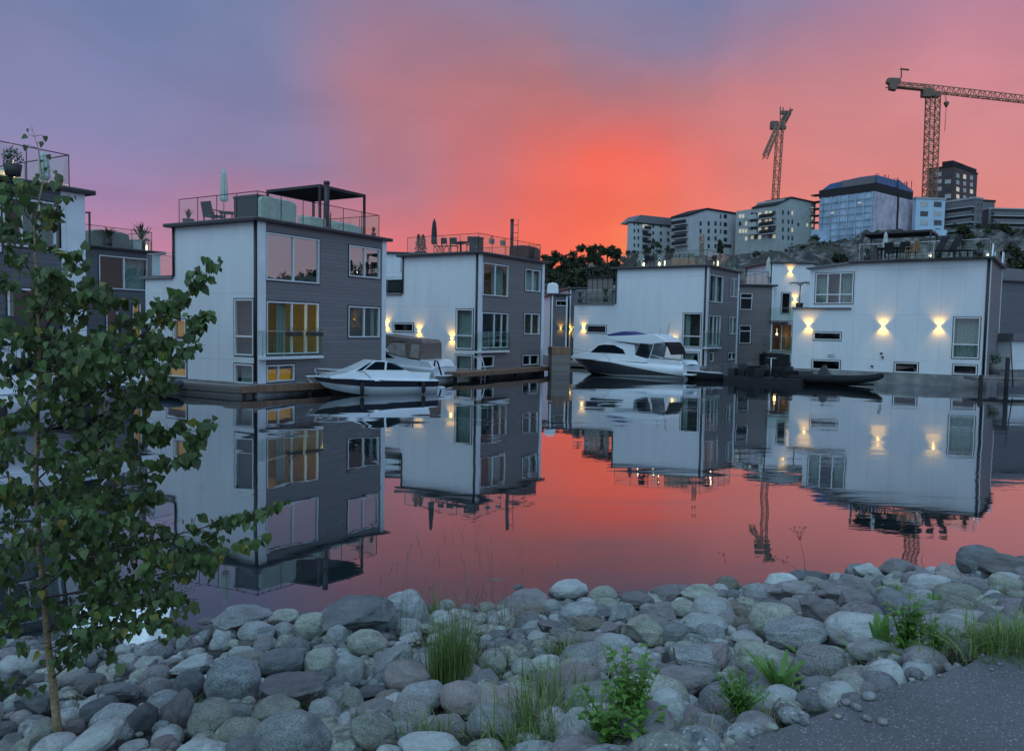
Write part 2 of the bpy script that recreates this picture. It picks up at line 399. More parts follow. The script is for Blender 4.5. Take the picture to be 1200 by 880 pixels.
def asphalt():
    m, N, L, M, out = nodes_of('asphalt')
    b = N('ShaderNodeBsdfPrincipled'); b.inputs['Roughness'].default_value = .85
    tcn = N('ShaderNodeTexCoord')
    v = N('ShaderNodeTexVoronoi'); v.inputs['Scale'].default_value = 210; L(tcn.outputs['Object'], v.inputs['Vector'])
    n = N('ShaderNodeTexNoise'); n.inputs['Scale'].default_value = 1.6; n.inputs['Detail'].default_value = 8; L(tcn.outputs['Object'], n.inputs['Vector'])
    n3 = N('ShaderNodeTexNoise'); n3.inputs['Scale'].default_value = 70; n3.inputs['Detail'].default_value = 2; L(tcn.outputs['Object'], n3.inputs['Vector'])
    cr_ = N('ShaderNodeSeparateColor'); L(v.outputs['Color'], cr_.inputs[0])
    pale = M('MULTIPLY', M('GREATER_THAN', cr_.outputs[0], .972), .22)
    k = M('ADD', M('MULTIPLY', cr_.outputs[1], .05), M('MULTIPLY', n.outputs[0], .10)); k = M('ADD', M('ADD', k, pale), M('MULTIPLY', n3.outputs[0], .05))
    c = N('ShaderNodeCombineColor'); L(M('MULTIPLY', k, .98), c.inputs[0]); L(k, c.inputs[1]); L(M('MULTIPLY', k, 1.04), c.inputs[2]); L(c.outputs[0], b.inputs['Base Color'])
    bp = N('ShaderNodeBump'); bp.inputs['Strength'].default_value = .7; bp.inputs['Distance'].default_value = .004
    L(M('ADD', v.outputs['Distance'], n3.outputs[0]), bp.inputs['Height']); L(bp.outputs[0], b.inputs['Normal']); L(b.outputs[0], out.inputs[0])
    return m
mb = MB(); e = []
xs = [-30, -12, -6, -3] + [-3 + .15 * i for i in range(1, 101)] + [20, 40]
top = [(x, edge_path(x) - .02 + .05 * noise.noise(Vector((x * 2.2, 0, 3))) + .02 * noise.noise(Vector((x * 9, 0, 1))), 1.5) for x in xs]
bot = [(x, edge_path(x) - 3.2, 1.5) for x in xs]
n = len(xs); mb.v = top + bot + [(p[0], p[1] + .02, 1.42) for p in top]
for i in range(n - 1):
    mb.face([n + i, n + i + 1, i + 1, i]); mb.face([i, i + 1, 2 * n + i + 1, 2 * n + i])
mb.build('path', asphalt(), kind='structure')

# far shore and rocky hill
HT = [(-600, 396), (380, 385), (480, 374), (560, 352), (620, 332), (660, 322), (735, 318), (800, 314), (860, 303), (905, 299), (950, 290), (1000, 289), (1060, 283), (1130, 279), (1200, 276), (1400, 276), (1900, 296), (2600, 336), (4000, 372)]
def hill_z(x, y):
    D = math.hypot(x, y)
    if y <= 1: px = 4000 if x > 0 else -600
    else: px = 600 + FPX * x / y
    px = max(-600, min(4000, px))
    for (a, ya), (b, yb) in zip(HT, HT[1:]):
        if a <= px <= b: yy = ya + (yb - ya) * (px - a) / (b - a); break
    h = 385 + (px - 600) * .018
    Dr = 245
    top_ = 3 + Dr * (h - yy) / FPX
    s0 = 90 if px > 900 else 82
    t = max(0, min(1, max((y - s0) / (Dr - s0), (x - 190) / 120)))
    prof = (t ** .72)
    z = .8 + max(0, top_ - .8) * prof
    rough = min(1, t * 5) * min(1, max(0, top_ - 2) / 15)
    if t > 0 and rough > 0:
        z += rough * (4.0 * noise.noise(Vector((x * .035, y * .035, 1))) + 3.6 * noise.noise(Vector((x * .1, y * .1, 5))) + 2.4 * noise.noise(Vector((x * .28, y * .28, 9)))) * (1 if t < .92 else .35)
    if y < 78: z = -2 + (y - 66) * .2 if y > 66 else -3
    return z
def rock_hill():
    m, N, L, M, out = nodes_of('rocky_hillside')
    b = N('ShaderNodeBsdfPrincipled'); b.inputs['Roughness'].default_value = .95
    tcn = N('ShaderNodeTexCoord'); g = N('ShaderNodeNewGeometry')
    n = N('ShaderNodeTexNoise'); n.inputs['Scale'].default_value = .30; n.inputs['Detail'].default_value = 11; n.inputs['Roughness'].default_value = .7; L(tcn.outputs['Object'], n.inputs['Vector'])
    n2 = N('ShaderNodeTexNoise'); n2.inputs['Scale'].default_value = .07; n2.inputs['Detail'].default_value = 5; L(tcn.outputs['Object'], n2.inputs['Vector'])
    r = N('ShaderNodeValToRGB'); e = r.color_ramp.elements; e[0].position = .44; e[0].color = (.03, .03, .028, 1); e[1].position = .62; e[1].color = (.24, .23, .22, 1); L(n.outputs[0], r.inputs[0])
    s = N('ShaderNodeSeparateXYZ'); L(g.outputs['Normal'], s.inputs[0])
    veg = M('MULTIPLY', M('GREATER_THAN', M('ADD', s.outputs[2], M('MULTIPLY', n2.outputs[0], .5)), 1.17), 1)
    veg = M('MAXIMUM', veg, M('GREATER_THAN', n2.outputs[0], .62))
    mx = N('ShaderNodeMix', data_type='RGBA'); L(M('MULTIPLY', veg, .85), mx.inputs[0]); L(r.outputs[0], mx.inputs[6]); mx.inputs[7].default_value = (.045, .048, .032, 1)
    L(mx.outputs[2], b.inputs['Base Color'])
    bp = N('ShaderNodeBump'); bp.inputs['Strength'].default_value = 1; bp.inputs['Distance'].default_value = 2.2; L(n.outputs[0], bp.inputs['Height']); L(bp.outputs[0], b.inputs['Normal'])
    L(b.outputs[0], out.inputs[0]); return m
gridmesh('hillside', axis(-420, 420, -10, 170, 1.5, 12), axis(66, 420, 78, 262, 1.5, 14), hill_z, rock_hill(), kind='structure')

# ================================================================ HOUSES
M_H0 = siding('slate_board_cladding', (.115, .12, .135), .165)
class House:
    def __init__(s, px, py, X, Y, th):
        s.o = Vector((X, Y, 0)); s.th = th; s.phi = math.pi / 2 - th
        s.u = Vector((math.sin(th), math.cos(th), 0)); s.w = Vector((-math.cos(th), math.sin(th), 0))
    def hit(s, face, px, py, off=0):
        r = ray(px, py); n = s.w if face == 'Y' else s.u
        t = ((s.o - n * off - CAM).dot(n)) / r.dot(n); p = CAM + r * t - s.o
        return (p.dot(s.u) if face == 'Y' else p.dot(s.w)), p.z + 0
    def W(s, x, y, z): return s.o + s.u * x + s.w * y + Vector((0, 0, z))
def fb(mb, face, a0, a1, z0, z1, d0, d1, m=0):
    """box on a facade: a along the wall, d outwards"""
    if face == 'Y': mb.box(a0, a1, -d1, -d0, z0, z1, m)
    else: mb.box(-d1, -d0, a0, a1, z0, z1, m)
def wall_grid(mb, face, a0, a1, z0, z1, holes, t=.18, m=0):
    hs = [h for h in holes if h[0] < a1 and h[1] > a0 and h[2] < z1 and h[3] > z0]
    A = sorted({a0, a1} | {min(max(v, a0), a1) for h in hs for v in h[:2]}); Z = sorted({z0, z1} | {min(max(v, z0), z1) for h in hs for v in h[2:4]})
    na, nz_ = len(A) - 1, len(Z) - 1
    def solid(i, j):
        if i < 0 or j < 0 or i >= na or j >= nz_: return False
        a = (A[i] + A[i + 1]) / 2; z = (Z[j] + Z[j + 1]) / 2
        return not any(h[0] < a < h[1] and h[2] < z < h[3] for h in hs)
    P = (lambda a, d, z: (a, d, z)) if face == 'Y' else (lambda a, d, z: (d, a, z))
    for i in range(na):
        for j in range(nz_):
            if not solid(i, j): continue
            p, q, r, s_ = A[i], A[i + 1], Z[j], Z[j + 1]
            mb.poly([P(p, 0, r), P(q, 0, r), P(q, 0, s_), P(p, 0, s_)], m); mb.poly([P(p, t, r), P(p, t, s_), P(q, t, s_), P(q, t, r)], m)
            if not solid(i - 1, j): mb.poly([P(p, 0, r), P(p, 0, s_), P(p, t, s_), P(p, t, r)], m)
            if not solid(i + 1, j): mb.poly([P(q, 0, r), P(q, t, r), P(q, t, s_), P(q, 0, s_)], m)
            if not solid(i, j - 1): mb.poly([P(p, 0, r), P(p, t, r), P(q, t, r), P(q, 0, r)], m)
            if not solid(i, j + 1): mb.poly([P(p, 0, s_), P(q, 0, s_), P(q, t, s_), P(p, t, s_)], m)
def window(root, face, a0, a1, z0, z1, mull=(), trans=(), g=None, trim=True, curtain=None, label=None, blind=None, dark=False):
    w = a1 - a0; h = z1 - z0; f = .06; mb = MB()
    for q in ((a0, a1, z0, z0 + f), (a0, a1, z1 - f, z1), (a0, a0 + f, z0 + f, z1 - f), (a1 - f, a1, z0 + f, z1 - f)): fb(mb, face, *q, -.10, .035)
    for u in mull: fb(mb, face, a0 + w * u - f * .6, a0 + w * u + f * .6, z0 + f, z1 - f, -.09, .025)
    for u in trans: fb(mb, face, a0 + f, a1 - f, z0 + h * u - f * .6, z0 + h * u + f * .6, -.092, .022)
    o = mb.build('window', M_FRAME, root)
    if label: o['label'] = label
    mb = MB(); fb(mb, face, a0 + f * .5, a1 - f * .5, z0 + f * .5, z1 - f * .5, -.05, -.035); mb.build('pane', g or G_WIN, o)
    if trim:
        mb = MB(); t = .045
        for q in ((a0 - t, a1 + t, z0 - t, z0), (a0 - t, a1 + t, z1, z1 + t), (a0 - t, a0, z0, z1), (a1, a1 + t, z0, z1)): fb(mb, face, *q, -.02, .028)
        mb.build('trim', M_BLACK, o)
    if curtain:
        for (c0, c1) in curtain:
            mb = MB(); n = max(4, int((c1 - c0) * w / .09)); A = [a0 + w * (c0 + (c1 - c0) * i / n) for i in range(n + 1)]
            for i in range(n):
                d0 = -.34 + (.05 if i % 2 else 0); d1 = -.34 + (0 if i % 2 else .05)
                P = (lambda a, d, z: (a, -d, z)) if face == 'Y' else (lambda a, d, z: (-d, a, z))
                mb.poly([P(A[i], d0, z0 - .05), P(A[i + 1], d1, z0 - .05), P(A[i + 1], d1, z1 + .05), P(A[i], d0, z1 + .05)])
            mb.build('curtain', M_CURT, o)
    if dark:
        mb = MB(); fb(mb, face, a0 - .24, a1 + .4, z0 - .3, z1 + .3, -.30, -.28); mb.build('light_block_panel', M_H0 if 'M_H0' in globals() else M_GREY, o)  # added dark panel that keeps the room light from showing through this window
    if blind:
        mb = MB(); b0, b1 = blind; fb(mb, face, a0 + .03, a1 - .03, z0 + h * b0, z0 + h * b1, -.21, -.19); mb.build('blind', M_GLOWY, o)
    return o
def railing(root, pts, z, h=1.05, name='railing', closed=False, glass_=True, rail=None, post=True):
    """glass railing along a polyline of (x, y)"""
    mb = MB(); g = MB()
    for (a, b) in zip(pts, pts[1:]):
        A = Vector((*a, z)); B = Vector((*b, z)); L_ = (B - A).length; n = max(1, round(L_ / 1.3))
        mb.bar(A + Vector((0, 0, h)), B + Vector((0, 0, h)), .035, .03)
        d = (B - A) / L_
        for i in range(n):
            p = A + (B - A) * (i / n); q = A + (B - A) * ((i + 1) / n)
            if post: mb.bar(p, p + Vector((0, 0, h)), .022)
            if glass_: g.bar(p + d * .03 + Vector((0, 0, .05 + (h - .1) / 2)), q - d * .03 + Vector((0, 0, .05 + (h - .1) / 2)), .01, h - .1)
        mb.bar(B, B + Vector((0, 0, h)), .022)
    o = mb.build(name, rail or M_BLACK, root)
    if glass_: g.build('railing_glass', G_RAIL, o)
    return o
def wall_lamp(root, H, face, px, py, power=23, size=1.0):
    a, z = H.hit(face, px, py)
    mb = MB(); fb(mb, face, a - .05, a + .05, z - .035, z + .035, .002, .11)
    o = mb.build('wall_lamp', M_BULB, root)
    for sgn in (1, -1):
        l = bpy.data.lights.new('wall_lamp_light', 'SPOT'); l.energy = power * random.uniform(.75, 1.2); l.color = (1, .52, .05); l.spot_size = R(112); l.spot_blend = .75; l.shadow_soft_size = .03
        lo = bpy.data.objects.new('wall_lamp_light', l); COL.objects.link(lo); lo.parent = o
        d = .20; lo.location = (a, -d, z + sgn * .045) if face == 'Y' else (-d, a, z + sgn * .045)
        tilt = R(28)  # leans onto the wall
        if sgn > 0: lo.rotation_euler = (math.pi - tilt, 0, 0) if face == 'Y' else (math.pi, -tilt, 0)
        else: lo.rotation_euler = (tilt, 0, 0) if face == 'Y' else (0, tilt, 0)
        if face == 'Y': lo.rotation_euler = ((math.pi - tilt) if sgn > 0 else tilt, 0, 0)
        else: lo.rotation_euler = (0, ((math.pi + tilt) if sgn > 0 else -tilt), 0)
    return o
def bulb(root, x, y, z, power=25, col=(1, .62, .25), r=.09, name='ceiling_lamp'):
    mb = MB(); mb.lathe([(.02, r * 1.2), (r * .8, r * .7), (r, 0), (r * .7, -r * .7), (.01, -r)], (x, y, z), 10); mb.tube([(x, y, z + r), (x, y, z + .5)], .008, 5)
    o = mb.build(name, M_BULBW, root)
    l = bpy.data.lights.new('room_light', 'POINT'); l.energy = power; l.color = col; l.shadow_soft_size = .12
    lo = bpy.data.objects.new('room_light', l); COL.objects.link(lo); lo.parent = o; lo.location = (x, y, z - r - .1)
def french_balcony(root, H, px0, px1, pyrail, pybase, depth=.28):
    a0, zr = H.hit('Y', px0, pyrail, depth); a1, _ = H.hit('Y', px1, pyrail, depth); _, zb = H.hit('Y', px0, pybase, depth)
    mb = MB(); mb.box(a0, a1, -depth, 0.002, zb - .12, zb, 0); o = mb.build('french_balcony', M_FRAME, root)
    railing(o, [(a0 + .03, 0), (a0 + .03, -depth + .02), (a1 - .03, -depth + .02), (a1 - .03, 0)], zb, zr - zb, rail=M_STEEL)
    return o, a0, a1, zb, zr

def make_house(name, label, H, px_right, px_left, sof, zb, wins, floors, w_low=None, z_low=None, side=M_GREY, over=.3, hull=(.1, .1), rail=True, cornerboard=.4, endboard=.28, py_r=300, py_l=300, bay=None, ext_rail=True, gl=None, wl_=None, rail_back=.35):
    root = thing(name, label, 'house', H.o, H.phi)
    gl = gl or H.hit('Y', px_right, py_r)[0]; wl = wl_ or H.hit('X', px_left, py_l)[0]
    H.gl, H.wl, H.sof, H.root = gl, wl, sof, root
    hY, hX = [], []
    specs = []
    for w in wins:
        face, x0, x1, yt, yb = w[:5]; kw = w[5] if len(w) > 5 else {}
        a0, z1 = H.hit(face, x0, yt); _, z0 = H.hit(face, x0, yb); a1, _ = H.hit(face, x1, (yt + yb) / 2)
        if a0 > a1: a0, a1 = a1, a0; kw = dict(kw); kw['mull'] = [1 - u for u in kw.get('mull', ())]
        (hY if face == 'Y' else hX).append((a0, a1, z0, z1)); specs.append((face, a0, a1, z0, z1, kw))
    mb = MB(); wall_grid(mb, 'Y', 0, gl, zb, sof, hY)
    mb.poly([(gl, .18, zb), (gl, wl, zb), (gl, wl, sof), (gl, .18, sof)]); mb.build('grey_wall', side, root)
    mb = MB(); wall_grid(mb, 'X', .18, wl, zb, sof, hX)
    if w_low: wall_grid(mb, 'X', wl, w_low, zb, z_low, hX)
    if bay: wall_grid(mb, 'X', wl, bay[0], z_low, bay[1], hX)
    ye = w_low or wl
    mb.poly([(0, ye, zb), (gl, ye, zb), (gl, ye, z_low or sof), (0, ye, z_low or sof)])
    yt = bay[0] if bay else wl
    if w_low: mb.poly([(0, yt, z_low), (gl, yt, z_low), (gl, yt, sof), (0, yt, sof)]); mb.poly([(gl, wl, zb), (gl, w_low, zb), (gl, w_low, z_low), (gl, wl, z_low)])
    mb.build('white_wall', M_WHITE, root)
    # corner boards and rain pipes
    mb = MB(); mb.box(-.02, cornerboard, -.03, -.003, zb, sof); mb.build('corner_board', M_TRIMW, root)
    mb = MB(); mb.box(gl - endboard, gl + .02, -.03, -.003, zb, sof); mb.build('corner_board', M_TRIMW, root)
    mb = MB(); mb.tube([(-.06, .09, zb + .1), (-.06, .09, sof - .02)], .055, 8); mb.build('rain_pipe', M_BLACK, root)
    if not bay:
        mb = MB(); mb.tube([(-.06, wl - .07, (z_low or zb) + .1), (-.06, wl - .07, sof - .02)], .05, 8); mb.build('rain_pipe', M_BLACK, root)
    # rooms
    mb = MB()
    for z in floors: mb.box(.18, gl - .05, .18, (ye if z < (z_low or 99) else wl) - .05, z - .18, z)
    mb.box(.18, gl - .05, 3.3, 3.4, zb, sof - .02); mb.box(gl * .56, gl * .56 + .1, .2, 3.3, zb, sof - .02)
    mb.build('rooms', M_ROOM, root)
    # roof
    mb = MB(); mb.box(-over, gl + over, -over * .7, wl + over, sof, sof + .1); rf = mb.build('roof', M_BLACK, root)
    mb = MB(); mb.box(-over + .0, gl + over + .0, -over * .7, wl + over, sof + .103, sof + .15); mb.build('roof_edge', M_ROOF, rf)
    zr = sof + .153
    if rail:
        railing(root, [(.05, wl - rail_back), (.05, .06), (gl - .45, .06), (gl - .45, wl - rail_back)], zr, 1.06, rail=M_BLACK)
    if w_low and not bay:
        mb = MB(); mb.box(-.12, gl + .1, wl + .02, w_low + .12, z_low, z_low + .14); mb.build('terrace_floor', M_ROOF, root)
        if ext_rail: railing(root, [(.05, wl + .05), (.05, w_low - .1), (gl - .1, w_low - .1)], z_low + .143, 1.0, rail=M_STEEL)
    # hull
    mb = MB(); mb.box(-hull[0], gl + .1, -hull[1], ye + .1, -.7, zb - .003); mb.build('hull', M_CONC, root)
    for (face, a0, a1, z0, z1, kw) in specs: window(root, face, a0, a1, z0, z1, **kw)
    return root

# ---- first house from the left bank ----
H1 = House(0, 0, -10.5, 32.2, R(31))
C = dict(g=G_COAT)
make_house('floating_house', 'tall floating house with black pergola and closed pale parasol on its roof, yellow lit window', H1, 452, 203, 7.19, .52, [
    ('Y', 311.5, 373.8, 272, 328, dict(mull=[.5], g=G_COAT)), ('Y', 408.8, 445, 287, 323.6, dict(mull=[.5], g=G_COAT)),
    ('Y', 312, 373.3, 352.7, 415.5, dict(mull=[.47, .75], curtain=[(.28, .44)])), ('Y', 408, 444.5, 358.5, 395.5, dict(mull=[.5], curtain=[(0, .12), (.88, 1)])),
    ('Y', 311.8, 344.8, 428, 448, dict(mull=[.42], blind=(0, .72), label='yellow lit basement window')),
    ('X', 275, 297.3, 350.7, 416, dict(trans=[.34], curtain=[(.8, 1)], dark=True)), ('X', 275, 297.3, 426, 448.5, dict(curtain=[(0, 1)])),
    ('X', 195.5, 219, 421, 440.5, dict(blind=(0, .45))), ('X', 203.5, 218, 374, 399, dict(blind=(.2, 1)))],
    [1.62, 4.4], w_low=7.5, z_low=4.95, py_l=267)
H1.gl
bulb(H1.root, .95, 2.3, 3.3, 80, (1, .64, .14))
mb = MB(); mb.box(.5, 1.5, 3.20, 3.28, 1.64, 4.2); mb.build('yellow_inner_wall', mat('yellow_plaster', (.75, .48, .08), .8), H1.root)
mb = MB()
for dx in (0, .42):
    for dy in (0, .4): mb.bar((1.2 + dx, .8 + dy, 1.62), (1.25 + dx * .8, .83 + dy * .8, 2.35), .04)
mb.box(1.2, 1.64, .78, 1.22, 2.08, 2.12); mb.box(1.2, 1.64, 1.18, 1.22, 2.12, 2.6); mb.build('stool', M_CURT, H1.root)
bal, a0, a1, zb_, zr_ = french_balcony(H1.root, H1, 307.5, 379.5, 388, 418.5)
for s0, s1 in ((.36, .60), (.68, .95)):
    mb = MB(); w_ = a1 - a0; x0 = a0 + w_ * s0; x1 = a0 + w_ * s1
    mb.box(x0, x1, -.42, -.30, zr_ - .2, zr_ - .03); pb = mb.build('flower_box', M_POT, bal)
    mb = MB()
    for i in range(260):
        p = Vector((random.uniform(x0, x1), random.uniform(-.45, -.27), zr_ + random.uniform(-.22, .16))); d = Vector((random.uniform(-1, 1), random.uniform(-1, 1), random.uniform(-1, 1))).normalized() * .05; q = d.cross(Vector((0, 0, 1))) * .6
        mb.poly([p, p + d * .5 + q, p + d, p + d * .5 - q])
    mb.build('foliage', M_LEAFD, pb)
# dock round the first house
mb = MB(); mb.prism([(-1.2, 8.3), (-.84, .05), (-.12, .04), (-.12, 8.3)], .18, .45, 'xy'); mb.build('walkway', M_WOODZ, H1.root)
mb = MB(); pl = [(-.84, .045), (2.64, -.68), (8.3, -1.15), (8.3, -.12), (.2, -.12), (-.12, .035)]
mb.prism(pl, .18, .45, 'xy'); dk = mb.build('deck', M_WOOD, H1.root)
mb = MB(); mb.prism([(-1.14, 8.2), (-.80, .12), (-.2, .1), (-.2, 8.2)], -.3, .17, 'xy'); mb.build('pontoon', M_WOODZ, H1.root)
for (x, y) in ((-.6, .12), (2.4, -.5), (5, -.8), (7.8, -1)):
    mb = MB(); mb.tube([(x, y, -1), (x, y, .2)], .09, 8); mb.build('pile', M_DARK, H1.root)

# ---- second house ----
H2 = House(0, 0, -2.1, 46.7, R(33))
make_house('floating_house', 'floating house behind the two small cruisers, closed black parasol and flue pipe on its roof', H2, 638, 472, 7.38, .5, [
    ('Y', 566, 595.3, 307.5, 346, dict(mull=[.48], curtain=[(.5, .98), (0, .12)])), ('Y', 615.5, 633, 315, 341, dict(mull=[.5], curtain=[(0, 1)])),
    ('Y', 564.5, 595, 366, 408, dict(mull=[.47, .75])), ('Y', 614, 632, 367, 392, dict(mull=[.5], curtain=[(0, .3)])),
    ('Y', 563.5, 578.5, 417, 430.5), ('Y', 612, 631, 416, 428.3, dict(mull=[.48])),
    ('X', 535, 554.3, 362.5, 408.8, dict(trans=[.34], curtain=[(0, 1)])), ('X', 534, 553.8, 415.5, 432.8, dict(curtain=[(0, 1)])),
    ('X', 461, 484.5, 378.6, 388.3)],
    [1.6, 4.45], w_low=11.2, z_low=5.0, side=M_GREY2, py_l=301, py_r=310)
bulb(H2.root, 2.4, 1.6, 5.3, 10, (1, .5, .12)); bulb(H2.root, 6.3, 1.0, 2.6, 4)
french_balcony(H2.root, H2, 560, 598, 389, 411.5)
for p in ((530, 396.5), (491.5, 388), (453.5, 381)): wall_lamp(H2.root, H2, 'X', *p)
mb = MB(); mb.prism([(-3.5, -1.42), (8.2, -1.0), (8.2, -.12), (-.12, -.12), (-.12, .5), (-3.5, .5)], .25, .5, 'xy'); mb.build('deck', M_WOOD, H2.root)
for x in (-3.2, 0, 3, 6, 8): mb = MB(); mb.tube([(x, -.8, -1), (x, -.8, .26)], .1, 8); mb.build('pile', M_DARK, H2.root)

# ---- third house ----
H3 = House(0, 0, 14.05, 57.1, R(35))
make_house('floating_house', 'floating house behind the white flybridge yacht, wooden planter and trellis obelisk on its roof', H3, 866.5, 722, 7.73, .5, [
    ('Y', 831.8, 847, 321.5, 353.8, dict(mull=[.5], curtain=[(.55, 1)])), ('Y', 856, 865, 325.5, 348, dict(mull=[.5])),
    ('Y', 831, 843.7, 369.5, 405.5, dict(mull=[.4, .72])), ('Y', 854.5, 863.5, 371, 392, dict(mull=[.5], curtain=[(0, .5)])),
    ('Y', 831, 836, 413, 424), ('Y', 853, 862.5, 413, 422, dict(mull=[.5])),
    ('X', 801, 821.5, 367, 406.4, dict(trans=[.32], curtain=[(.7, 1)])), ('X', 799.5, 819, 412.5, 427, dict(curtain=[(.4, 1)])),
    ('X', 687.6, 710.5, 381, 390)],
    [1.6, 4.6], w_low=11.12, z_low=5.02, py_l=316, py_r=320, rail_back=.3)
french_balcony(H3.root, H3, 829, 846, 389, 407)
for p in ((684, 384), (790, 400)): wall_lamp(H3.root, H3, 'X', *p)
mb = MB(); mb.box(-1.4, -.12, -.5, 11.5, .1, .42); mb.build('deck', M_WOODZ, H3.root)

# ---- fourth house ----
H4 = House(0, 0, 27.7, 45.7, R(36))
make_house('floating_house', 'long white floating house with three glowing wall lamps and a black roof pergola', H4, 1166, 1001, 7.52, .70, [
    ('X', 1118, 1148, 372, 419.5, dict(trans=[.34], curtain=[(0, 1)])), ('X', 1117, 1145, 427, 438.5), ('X', 1048.5, 1076, 424.5, 436),
    ('X', 952, 984.5, 421.5, 432.5), ('X', 953.5, 985.5, 389, 398), ('X', 956.3, 1000, 320.5, 356, dict(mull=[.33, .66], trans=[.3], curtain=[(0, .3), (.7, 1)]))],
    [1.7, 4.55], w_low=11.14, z_low=4.62, bay=(10.14, 7.3), gl=8.0, rail=False, py_l=309, wl_=7.46, cornerboard=.3)
mb = MB(); mb.prism([(7.4, 7.52), (10.35, 7.22), (10.35, 7.32), (7.4, 7.64)], -.3, 8.3, 'yz'); mb.build('bay_roof', M_ROOF, H4.root)
mb = MB(); mb.prism([(7.47, 7.3), (10.14, 7.3), (7.47, 7.52)], 0.0, .18, 'yz'); mb.build('gable_board', M_WHITE, H4.root)
mb = MB(); mb.box(-.12, 8.1, 10.17, 11.25, 4.62, 4.74); mb.build('terrace_floor', M_ROOF, H4.root)
mb = MB(); mb.box(-.14, .05, 7.5, 10.17, 4.62, 4.72); mb.build('ledge', M_ROOF, H4.root)
railing(H4.root, [(.05, 7.2), (.05, .2), (7.8, .2), (7.8, 7.2)], 7.675, 1.02, rail=M_STEEL)
mb = MB(); mb.prism([(.02, 7.67), (.5, 7.67), (.62, 8.45), (.5, 8.45)], -.06, .0, 'xz'); 
mb.prism([(7.0, 7.67), (8.3, 7.67), (8.5, 8.6), (7.5, 8.6)], -.05, .0, 'xz'); mb.build('roof_screen', M_TRIMW, H4.root)
for p in ((947.5, 382), (1035, 382.5), (1100.5, 382.5)): wall_lamp(H4.root, H4, 'X', *p, power=38)
a, z = H4.hit('X', 974, 417); mb = MB(); fb(mb, 'X', a - .2, a + .2, z - .1, z + .1, .002, .03); mb.build('vent_grille', M_STEEL, H4.root)
for px, py in ((1033, 414), (1034.5, 418.5), (1022, 429)):
    a, z = H4.hit('X', px, py); mb = MB(); fb(mb, 'X', a - .06, a + .06, z - .05, z + .05, .002, .1); mb.build('shore_power_socket', M_BLACK, H4.root)

# ---- house at the left edge ----
H0 = House(0, 0, -15.5, 24.7, R(30))
gl0 = H0.hit('Y', 98, 227)[0]; H0 = House(0, 0, *(H0.W(gl0 - 8.6, 0, 0).xy), R(30))
make_house('floating_house', 'floating house nearest the young tree, glass roof railing with warm lamp light behind it', H0, 98, 0, 7.22, .5, [
    ('Y', -60, 0.5, 232, 290, dict(mull=[.5])), ('Y', 2, 78, 229, 287, dict(mull=[.28, .55, .8], curtain=[(.4, .55), (.6, .95)])),
    ('Y', 8, 78, 337, 398, dict(mull=[.5], curtain=[(0, .2)]))],
    [1.6, 4.4], wl_=5.6, side=M_H0, py_r=227, endboard=.78)
bulb(H0.root, 7.2, 1.6, 7.75, 14, (1, .6, .2), name='terrace_lamp'); bulb(H0.root, 6.2, 2.2, 7.85, 10, (1, .6, .2), name='terrace_lamp')

# ---- grey house behind, between the first two ----
Hb = House(0, 0, 0, 0, R(31)); p = at(187, 300, 46); Hb = House(0, 0, p.x - 9.2 * math.sin(R(31)), 46 - 9.2 * math.cos(R(31)), R(31))
make_house('floating_house', 'grey boarded house with planted roof terrace, seen between two nearer houses', Hb, 187, 100, 6.95, .5, [
    ('Y', 115.5, 173, 298.5, 338, dict(mull=[.5], curtain=[(.56, .98)])), ('Y', 124, 138, 354, 398), ('Y', 155, 165, 355, 398, dict(blind=(0, 1)))],
    [1.6, 4.4], wl_=5, gl=9.2, side=M_H0, endboard=.5)

# ---- terrace house in the gap, between third and fourth ----
def simple_house(name, label, H, gl, wl, sof, wins, side, zb=.5, lamps=(), rail=True, blanks=()):
    return make_house(name, label, H, 0, 0, sof, zb, wins, [1.6, 4.4], gl=gl, wl_=wl, side=side, rail=rail, cornerboard=.12, endboard=.12)
p = atz(866, 436, .4); Hm = House(0, 0, p.x - .6, 66, R(86))
zt = at(890, 335, 66).z
simple_house('floating_house', 'taupe house with two small white framed windows, between the third and the long white house', Hm, Hm.hit('Y', 905, 380)[0], 6, zt, [
    ('Y', 867.5, 881.5, 343.5, 363, dict(trans=[.7])), ('Y', 866.5, 879.8, 381, 402.5, dict(trans=[.68]))], M_GREY2)
bulb(Hm.root, .9, 1.2, 2.9, 6)
wall = Hm.hit('Y', 905, 380)[0]
Hw = House(0, 0, *Hm.W(wall + .02, .5, 0).xy, R(86))
glw = Hw.hit('Y', 952, 350)[0]; ztw = at(926, 308.5, 66.6).z; zmid = at(926, 337, 66.6).z
rw = make_house('floating_house', 'narrow white house with glowing stair lamps above a brown lit porch', Hw, 0, 0, ztw, .5, [
    ('Y', 916, 926, 343, 368), ('Y', 904, 928, 379.5, 411, dict(mull=[.5], label='brown lit porch window'))], [1.6, 4.4], gl=glw, wl_=6, side=M_WHITE, rail=False, cornerboard=.1, endboard=.1)
for p in ((926, 318), (931.5, 351)): wall_lamp(Hw.root, Hw, 'Y', *p)
bulb(Hw.root, 1.2, 1.4, 2.9, 14, (1, .4, .12))
for (x0, x1, yr, yb, dd) in ((904, 930, 360.5, 375, .9), (900, 928, 394, 412, 1.6)):
    a0, zr2 = Hw.hit('Y', x0, yr, dd); a1, _ = Hw.hit('Y', x1, yr, dd); _, zb2 = Hw.hit('Y', x0, yb, dd)
    mb = MB(); mb.box(a0, a1, -dd, 0, zb2 - .15, zb2); o = mb.build('balcony', M_CONC, Hw.root)
    railing(o, [(a0, 0), (a0, -dd + .02), (a1, -dd + .02), (a1, 0)], zb2, zr2 - zb2, rail=M_STEEL)
a0, z1 = Hw.hit('Y', 897, 415, 1.8); a1, _ = Hw.hit('Y', 926, 415, 1.8)
